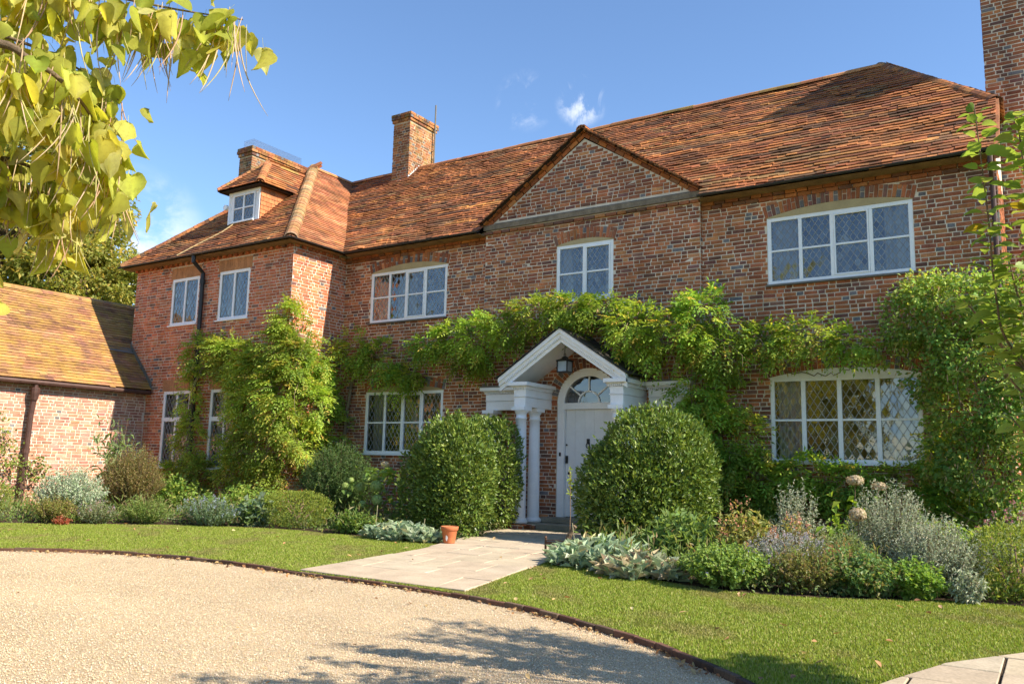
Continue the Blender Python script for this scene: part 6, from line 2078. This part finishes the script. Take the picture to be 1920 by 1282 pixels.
P_OAK = [((.20, .215, .045), 50), ((.28, .26, .055), 30), ((.36, .27, .06), 16), ((.15, .17, .035), 18)]
tree('broadleaf_tree', 'large turning oak-like tree rising behind the outbuilding roof', (-43, 5.5, 0), 6, ((-42.6, 5.8, 12.3), (5.8, 5.0, 5.6)), 46000, .24, P_OAK, .4, 22, 90)
tree('broadleaf_tree', 'smaller yellowing tree between the outbuilding roof and the wing', (-37.6, 7.6, 0), 5, ((-38.4, 7.6, 9.4), (3.3, 2.8, 2.2)), 20000, .20, P_OAK, .25, 14, 50)
for k, (x, yy, zz, rx, rz) in enumerate(((-13, -33, 5.5, 5.5, 4.2), (-29, -27, 5.5, 6, 4.2))):
    tree('garden_tree', ['tree across the drive, mirrored in the upper right casement', 'tree left across the drive, mirrored in the lower left casement'][k],
         (x, yy, 0), 3, ((x, yy, zz), (rx, rx, rz)), 9000, .5, P_OAK, .35, 14, 60, group='trees across the drive')

# ---- catalpa: big drooping leaves and long beans, near the camera
CAT = thing('catalpa_tree', 'catalpa with large yellow-green leaves and long bean pods hanging into the upper left', 'tree', (-7.6, -14.6, 0))
BR = [[(-6.6, -13.2, 3.9), (-5.13, -11.89, 3.92), (-4.61, -11.52, 3.78), (-4.27, -11.28, 3.68), (-4.04, -11.01, 3.66), (-3.80, -10.74, 3.66)],
      [(-6.6, -13.2, 3.6), (-5.3, -12.0, 3.5), (-4.75, -11.62, 3.42), (-4.45, -11.34, 3.28), (-4.30, -11.15, 3.12)],
      [(-6.6, -13.3, 3.3), (-4.42, -12.01, 3.14), (-4.14, -11.7, 3.07), (-4.06, -11.49, 2.93), (-4.08, -11.34, 2.78), (-4.10, -11.2, 2.66)],
      [(-6.6, -13.2, 3.0), (-5.07, -11.66, 2.80), (-4.85, -11.39, 2.78), (-4.76, -11.19, 2.70), (-4.76, -11.06, 2.62)],
      [(-6.6, -13.3, 2.6), (-5.2, -12.0, 2.4), (-4.80, -11.70, 2.22), (-4.62, -11.56, 2.14)]]
mb = MB()
mb.tube(smooth_line([(-7.6, -14.6, 0), (-7.4, -14.4, 1.5), (-7.2, -14.2, 3.0), (-7.4, -14.6, 5.0)], 5), [.28 * (1 - .03 * k) for k in range(16)], 10)
mb.build('trunk', M['bark'], CAT, smooth=True)
for pth in BR:
    mb = MB()
    pts = smooth_line([(-7.3, -14.3, pth[0][2] - .6)] + pth, 5)
    mb.tube(pts, [.05 * (1 - k / len(pts)) ** 2.2 + .004 for k in range(len(pts))], 7)
    mb.build('branch', M['bark'], CAT, smooth=True)


def catalpa_leaf(seed, L=1.0):
    """heart-shaped blade, base at origin, hanging down -z, slightly cupped and waved; unit length"""
    rs = np.random.default_rng(seed)
    k1, k2 = rs.uniform(.82, 1.1), rs.uniform(.8, 1.15)
    prof = [(0, .0), (-.06, .20), (.04, .36 * k1), (.18, .44 * k1), (.36, .43 * k2), (.54, .35 * k2), (.72, .23 * k1), (.88, .09), (1.0, .0)]
    V, Fc = [], []
    cup, wav, bend = rs.uniform(.1, .75) * rs.choice([1, 1, -1]), rs.uniform(.03, .12), rs.uniform(-.35, .5)
    for i, (t, wd) in enumerate(prof):
        for j, s in enumerate((-1, -.5, 0, .5, 1)):
            x = s * wd; zz = -t - (.05 if s == 0 and i == 1 else 0)
            if i == 0: zz = -.05 + (.05 if abs(s) > .6 else 0)
            yv = cup * (abs(s) ** 1.6) * wd * 1.4 + wav * sin(5 * t + 4 * s + seed) * abs(s) + bend * t * t * .6
            V.append((x, yv, zz))
    for i in range(len(prof) - 1):
        for j in range(4):
            a = i * 5 + j
            Fc.append((a, a + 1, a + 6, a + 5))
    # petiole
    V += [(-.009, 0, 0), (.009, 0, 0), (.007, -.1, .42), (-.007, -.1, .42)]
    b = len(V) - 4
    Fc.append((b, b + 1, b + 2, b + 3))
    return V, Fc


P_CAT = [((.33, .35, .055), 40), ((.40, .40, .08), 28), ((.25, .29, .045), 20), ((.50, .48, .20), 12), ((.42, .32, .06), 6)]
LEAFM = []
for k in range(16):
    V, Fc = catalpa_leaf(k)
    vc = np.array([cols(P_CAT, 1)[0]] * len(V))
    vm = np.array([[.82, .9, 1.0, 1.22, 1.0, .9, .82][int(3 + 3 * s)] for _ in range(9) for s in (-1, -.5, 0, .5, 1)] + [1] * 4)
    vc = np.clip(vc * vm[:, None], 0, .9)
    o = mk('leaf', V, Fc, M['leaf_big'], CAT, col=vc, origin=(0, 0, 0), smooth=True)
    LEAFM.append(o.data)
    bpy.data.objects.remove(o)
PODM = []
for k in range(8):
    mb = MB()
    cv, cw = rng.uniform(-.3, .3), rng.uniform(-.25, .25)
    mb.tube([(cv * t * t, cw * t * t + .02 * sin(4 * t), -t) for t in np.linspace(0, 1, 9)], [.004, .008, .009, .009, .009, .008, .007, .005, .002], 6, tuple(cols([((.24, .16, .10), 1), ((.29, .23, .11), 1), ((.33, .24, .15), 1), ((.24, .25, .08), 1)], 1)[0]))
    o = mb.build('pod', M['pod'], CAT, origin=(0, 0, 0), smooth=True)
    PODM.append(o.data)
    bpy.data.objects.remove(o)


def put_copy(name, me, p, rot, scale, parent):
    o = bpy.data.objects.new(name, me)
    COL.objects.link(o)
    o.parent = parent
    o.location = np.array(p) - WORLD[parent.name]
    o.rotation_euler = rot
    o.scale = (scale, scale, scale)
    return o


for bi, (nl_, npod, t0) in enumerate(((96, 78, .28), (64, 58, .3), (66, 58, .3), (56, 58, .3), (16, 24, .4))):
    pts = np.array(smooth_line(BR[bi], 10))
    L = len(pts)
    for k in range(nl_):
        t = t0 + (1 - t0) * (k + rng.random()) / nl_
        i = min(int(t * (L - 1)), L - 2)
        p = pts[i] + (pts[i + 1] - pts[i]) * rng.random() + rng.normal(0, .075, 3) + np.array([0, 0, -rng.uniform(0, .22) ** 1.0 * (1.0 if bi else .8)])
        put_copy('leaf', LEAFM[rng.integers(16)], p, (rng.normal(0, .45), rng.normal(0, .3), rng.uniform(0, 2 * pi)), rng.uniform(.09, .175), CAT)
    for k in range(npod):
        t = t0 + (1 - t0) * rng.random()
        i = min(int(t * (L - 1)), L - 2)
        base = pts[i] + rng.normal(0, .03, 3)
        for q in range(1):
            put_copy('pod', PODM[rng.integers(8)], base + rng.normal(0, .02, 3) - np.array([0, 0, .02]), (rng.normal(0, .12), rng.normal(0, .12), rng.uniform(0, 2 * pi)), rng.uniform(.26, .48), CAT)
VV, FF, CC = [], [], []
for k in range(520):
    bi = rng.choice(4, p=[.2, .3, .25, .25])
    pts = np.array(smooth_line(BR[bi], 10))
    i = rng.integers(int(len(pts) * .25), int(len(pts) * (.8 if bi else .62))) if k < 340 else rng.integers(1, int(len(pts) * .3))
    p = pts[i] + rng.normal(0, .10, 3) + np.array([-.12, .10, -rng.uniform(-.05, .3)])
    V, Fc = catalpa_leaf(k % 16)
    Rm = np.array((Matrix.Rotation(rng.uniform(0, 6.28), 3, 'Z') @ Matrix.Rotation(rng.normal(0, .5), 3, 'X') @ Matrix.Rotation(rng.normal(0, .35), 3, 'Y')))
    b = sum(len(v) for v in VV)
    VV.append(np.array(V) @ Rm.T * rng.uniform(.09, .175) + p)
    FF += [tuple(j + b for j in f) for f in Fc]
    CC.append(np.repeat(cols(P_CAT, 1), len(V), 0))
mk('foliage', np.concatenate(VV), FF, M['leaf_big'], CAT, col=np.concatenate(CC), smooth=True, kind='stuff')
lv = Leaves()
n = 5200
d = rand_dirs(n)
P = np.array([-8.2, -15.2, 5.2]) + d * np.array([3.1, 3.1, 2.9]) * rng.uniform(.3, 1, (n, 1)) ** .4
lv.add(P, rng.normal(0, .5, (n, 3)) - np.array([0, 0, 1]), rng.normal(size=(n, 3)), rng.uniform(.14, .24, n), rng.uniform(.12, .2, n), cols(P_CAT, n), mid=.35)
lv.build('crown', M['leaf_big'], CAT)

# ---- apple tree at the right edge
APP = thing('apple_tree', 'young apple tree with upright leafy shoots at the right edge', 'tree', (.75, -8.9, 0))
mb = MB(); mb.tube(smooth_line([(.75, -8.9, 0), (.72, -8.9, .6), (.65, -8.92, 1.2)], 5), [.07, .065, .06, .055, .05, .05, .045, .04, .04, .035, .03], 9)
mb.build('trunk', M['bark'], APP, smooth=True)


def apple_leaf(seed):
    rs = np.random.default_rng(seed + 100)
    prof = [(0, .01), (.12, .20), (.32, .29), (.55, .27), (.78, .16), (1.0, .0)]
    V, Fc = [], []
    cup, bend = rs.uniform(.2, .45), rs.uniform(.1, .45)
    for t, wd in prof:
        for s in (-1, 0, 1):
            V.append((t * cos(bend * t), s * wd, cup * abs(s) * wd - t * sin(bend * t * 1.2) * .8 + .015 * sin(9 * t + seed) * abs(s)))
    for i in range(len(prof) - 1):
        for j in range(2):
            a = i * 3 + j
            Fc.append((a, a + 1, a + 4, a + 3))
    V += [(-.25, -.012, .0), (-.25, .012, 0), (.05, .012, 0), (.05, -.012, 0)]
    b = len(V) - 4
    Fc.append((b, b + 1, b + 2, b + 3))
    return V, Fc


P_APP = [((.19, .27, .055), 50), ((.24, .31, .085), 30), ((.15, .22, .05), 20)]
APLM = []
for k in range(14):
    V, Fc = apple_leaf(k)
    o = mk('leaf', V, Fc, M['leaf'], APP, col=(.36, .27, .03) if k == 13 else cols(P_APP, 1)[0], origin=(0, 0, 0), smooth=True)
    APLM.append(o.data)
    bpy.data.objects.remove(o)
SHO = [[(.60, -8.92, 1.1), (.15, -8.85, 1.3), (-.14, -8.98, 1.75), (-.19, -9.05, 1.99), (-.20, -9.14, 2.40), (-.225, -9.23, 2.92)],
       [(.60, -8.92, 1.1), (.2, -9.0, 1.6), (.0, -9.13, 2.2), (-.04, -9.19, 2.62), (-.05, -9.24, 2.82)],
       [(-.10, -8.95, 1.65), (-.20, -8.92, 1.80), (-.29, -8.90, 1.95), (-.36, -8.93, 2.05)],
       [(.2, -8.9, 1.3), (.0, -8.85, 1.42), (-.16, -8.80, 1.62), (-.24, -8.78, 1.80)],
       [(.2, -8.8, 1.2), (.02, -8.75, 1.2), (-.10, -8.72, 1.34), (-.18, -8.70, 1.45)],
       [(.1, -9.0, 1.7), (-.04, -9.02, 1.8), (-.10, -9.04, 2.0), (-.13, -9.06, 2.2)],
       [(.2, -9.0, 1.5), (.05, -9.0, 1.55), (-.06, -8.98, 1.62), (-.12, -8.98, 1.75)],
       [(.3, -8.8, 1.1), (.1, -8.7, 1.02), (-.02, -8.66, 1.05), (-.10, -8.62, 1.15)],
       [(.3, -8.9, 1.3), (.1, -8.9, 1.25), (-.01, -8.88, 1.28), (-.06, -8.86, 1.4)]]
for si, pth in enumerate(SHO):
    pts = np.array(smooth_line(pth, 8))
    mb = MB(); mb.tube(pts, [.010 * (1 - .75 * k / len(pts)) for k in range(len(pts))], 6)
    mb.build('shoot', M['twig'], APP, smooth=True)
    seg_ = np.linalg.norm(np.diff(pts, axis=0), axis=1).sum()
    nl_ = int(seg_ / .017)
    for k in range(nl_):
        t = .22 + .78 * (k + .5) / nl_
        i = min(int(t * (len(pts) - 1)), len(pts) - 2)
        g = k * 2.4 + rng.normal(0, .3)
        put_copy('leaf', APLM[13 if rng.random() < .012 else rng.integers(13)], pts[i] + np.array([cos(g), sin(g), 0]) * .022,
                 (rng.normal(0, .35), -rng.uniform(-.1, .6), g), rng.uniform(.075, .108) * (1.0 - .25 * (t > .93)), APP)
lv = Leaves(); mb = MB()
for k in range(120):
    b = np.array([.65, -8.92, 1.0 + rng.random() * .3])
    e = np.array([rng.uniform(.08, 1.7), rng.uniform(-10.5, -7.95), rng.uniform(1.9, 3.7)])
    if pj_px(e)[0] < 1935: continue
    stems(mb, [b], [e], .011, .06, 6, 5)
    m = 120
    tt = rng.uniform(.3, 1, (m, 1))
    P = b + (e - b) * tt + rng.normal(0, .045, (m, 3)); P = P[np.array([pj_px(v)[0] > 1935 and not (-9.45 < v[1] < -8.75 and v[2] > 1.35 + .78 * (v[0] + .2)) for v in P])]; m = len(P)
    if m < 3: continue
    lv.add(P, rng.normal(0, .8, (m, 3)) + np.array([0, 0, .3]), rng.normal(0, .5, (m, 3)) + np.array([0, 0, 1]), rng.uniform(.06, .1, m), rng.uniform(.04, .06, m), cols(P_APP, m), curl=.15)
lv.build('crown', M['leaf'], APP)
mb.build('branches', M['twig'], APP, kind='stuff')

# ------------------------------------------------------------------ grass, gravel stones, fallen leaves
def in_view(P, m=40):
    d = P - CAM
    z = d @ fwd
    px = 960 + F_PX * (d @ right) / np.maximum(z, .01); py = 641 - F_PX * (d @ upv) / np.maximum(z, .01)
    return (z > .5) & (px > -m) & (px < 1920 + m) & (py < 1282 + m)


def lawn_points(n, box):
    x = rng.uniform(box[0], box[1], n); yy = rng.uniform(box[2], box[3], n)
    ok = inpoly(x, yy, LAWN) & ~inpoly(x, yy, BED_L) & ~inpoly(x, yy, BED_R) & ~inpoly(x, yy, PATH) & ~inpoly(x, yy, FLAG)
    P = np.stack([x, yy, np.zeros(n)], 1)[ok]
    return P[in_view(P, 420)]


G = np.concatenate([lawn_points(420000, (-16, -4.6, -10, -3.5)), lawn_points(470000, (-6, 2.4, -10, -4.4))])
n = len(G)
dry = wob(G[:, 0], G[:, 1], 1.6, 2.2) + .6 * wob(G[:, 0], G[:, 1], 4.5, 5.0)
hgt = rng.uniform(.008, .024, n) * (1 - .3 * np.clip(dry, 0, 1))
a = rng.uniform(0, 2 * pi, n); ln = rng.uniform(0, .7, n) * hgt
wdt = rng.uniform(.003, .006, n)
b = a + pi / 2 + rng.normal(0, .5, n)
V = np.stack([G + np.stack([np.cos(a) * wdt, np.sin(a) * wdt, np.zeros(n)], 1), G - np.stack([np.cos(a) * wdt, np.sin(a) * wdt, np.zeros(n)], 1),
              G + np.stack([np.cos(b) * ln, np.sin(b) * ln, hgt], 1)], 1).reshape(-1, 3)
gc = cols([((.165, .22, .026), 42), ((.195, .24, .036), 30), ((.235, .245, .06), 20), ((.30, .27, .11), 8)], n)
w_ = np.clip((dry - .18) * 1.2, 0, .85)[:, None] * rng.uniform(.5, 1, (n, 1))
gc = gc * (1 - w_) + np.array([.29, .24, .10]) * w_
mk('grass', V, np.arange(3 * n).reshape(-1, 3), M['grass'], None, col=np.repeat(gc, 3, 0), kind='stuff', label='short mown green grass of the lawns', cat='grass')

# gravel stones
n = 230000
x = rng.uniform(-13, -.6, n); yy = rng.uniform(-12.4, -7.3, n)
P = np.stack([x, yy, np.full(n, -.032)], 1)
ok = ~inpoly(x, yy, LAWN)
P = P[ok]; P = P[in_view(P, 320)]
keep = rng.random(len(P)) < np.clip(7.5 / ((P - CAM) @ fwd) ** 1.15, .1, 1)
P = P[keep]
n = len(P)
s_ = rng.uniform(.0025, .0058, (n, 1))
ax = rand_dirs(n); bx_ = unit(np.cross(ax, rand_dirs(n))); cxv = np.cross(ax, bx_)
sc3 = rng.uniform(.55, 1.0, (n, 3)) * s_
V = np.stack([P + ax * sc3[:, :1], P - ax * sc3[:, :1], P + bx_ * sc3[:, 1:2], P - bx_ * sc3[:, 1:2], P + cxv * sc3[:, 2:], P - cxv * sc3[:, 2:]], 1)
V[:, :, 2] += s_ * .6
F8 = np.array([(0, 2, 4), (2, 1, 4), (1, 3, 4), (3, 0, 4), (2, 0, 5), (1, 2, 5), (3, 1, 5), (0, 3, 5)])
Fc = (F8[None] + 6 * np.arange(n)[:, None, None]).reshape(-1, 3)
gc = cols([((.44, .345, .225), 40), ((.38, .275, .165), 25), ((.47, .39, .28), 25), ((.30, .21, .13), 8), ((.48, .43, .35), 8)], n)
mk('gravel_stones', V.reshape(-1, 3), Fc, M['stonechip'], None, col=np.repeat(gc, 6, 0), kind='stuff', label='loose pale buff gravel stones covering the drive', cat='gravel')

# fallen leaves
def dry_leaf(seed, L=1.0):
    rs = np.random.default_rng(seed + 300)
    prof = [(0, .02), (.2, .22), (.45, .30), (.7, .22), (1, 0)]
    V, Fc = [], []
    cu, tw = rs.uniform(.3, .9), rs.uniform(-.5, .5)
    for t, wd in prof:
        for s in (-1, 0, 1):
            V.append((t - .5, s * wd, cu * (abs(s) * wd) * (1 + tw * s) + .25 * cu * (t - .5) ** 2))
    for i in range(4):
        for j in range(2):
            a_ = i * 3 + j
            Fc.append((a_, a_ + 1, a_ + 4, a_ + 3))
    return V, Fc


DRY = []
P_DRY = [((.34, .19, .09), 3), ((.42, .29, .14), 3), ((.24, .13, .07), 2), ((.50, .38, .20), 2), ((.46, .24, .10), 1)]
for k in range(12):
    V, Fc = dry_leaf(k)
    o = mk('fallen_leaf', V, Fc, M['dry'], None, col=cols(P_DRY, 1)[0], smooth=True)
    DRY.append(o.data); bpy.data.objects.remove(o)


def drop(p, size, label, group):
    o = bpy.data.objects.new('fallen_leaf', DRY[rng.integers(12)])
    COL.objects.link(o)
    o.location = p; o.rotation_euler = (rng.normal(0, .3), rng.normal(0, .3), rng.uniform(0, 6.28)); o.scale = (size,) * 3
    o['label'] = label; o['category'] = 'leaf'; o['group'] = group


for (box, cnt, lab, grp, z) in (((-13.5, -6.8, -7.6, -4.5), 40, 'small dry leaf fallen on the lawn left of the path', 'leaves on the left lawn', .028),
                                ((-5.0, -.8, -9.0, -5.2), 34, 'small dry leaf fallen on the lawn right of the path', 'leaves on the right lawn', .028)):
    Q = lawn_points(4000, box)
    for p in Q[:cnt]: drop((p[0], p[1], z), rng.uniform(.035, .07), lab, grp)
k = 0
while k < 12:
    x, yy = rng.uniform(-9, -1.5), rng.uniform(-11, -7.8)
    if inpoly(np.array([x]), np.array([yy]), LAWN)[0]: continue
    if not in_view(np.array([[x, yy, 0]]), 0)[0]: continue
    drop((x, yy, -.02), rng.uniform(.025, .05), 'dry leaf lying out on the open gravel', 'leaves on the gravel'); k += 1
LV, LF, LC = [], [], []
k = 0
while k < 260:
    sI = rng.uniform(0, cum[-1])
    if wob(np.float64(sI), np.float64(0), 2.2, 1.0) < rng.uniform(-.9, .7): continue
    p = np.array([np.interp(sI, cum, KP[:, q]) for q in (0, 1)]); q_ = np.array([np.interp(sI + .05, cum, KP[:, q]) for q in (0, 1)])
    if not in_view(np.array([[p[0], p[1], 0]]), 0)[0]: sI = 0; k += .05; continue
    tt = (q_ - p); tt /= (np.linalg.norm(tt) + 1e-9); nn_ = np.array([tt[1], -tt[0]])
    c = p + nn_ * (.055 + abs(rng.normal(0, .06)))
    V, Fc = dry_leaf(int(k) % 12)
    Rm = np.array((Matrix.Rotation(rng.uniform(0, 6.28), 3, 'Z') @ Matrix.Rotation(rng.normal(0, .5), 3, 'X') @ Matrix.Rotation(rng.normal(0, .5), 3, 'Y')))
    b = len(LV) * 15
    LV.append(np.array(V) @ Rm.T * rng.uniform(.022, .055) + np.array([c[0], c[1], -.018]))
    LF += [tuple(j + b for j in f) for f in Fc]; LC.append(np.repeat(cols(P_DRY, 1) * .7, 15, 0))
    k += 1
mk('leaf_litter', np.concatenate(LV), LF, M['dry'], None, col=np.concatenate(LC), kind='stuff', label='brown leaf litter blown against the brick kerb', cat='leaf litter')
for (x, yy, z, s0) in ((-7.05, -3.2, .04, .09), (-5.2, -4.75, .04, .08), (-5.6, -5.2, .04, .06), (-6.2, -6.1, .04, .05)):
    drop((x, yy, z), s0, 'dry leaf lying on the paving slabs of the path', 'leaves on the path')
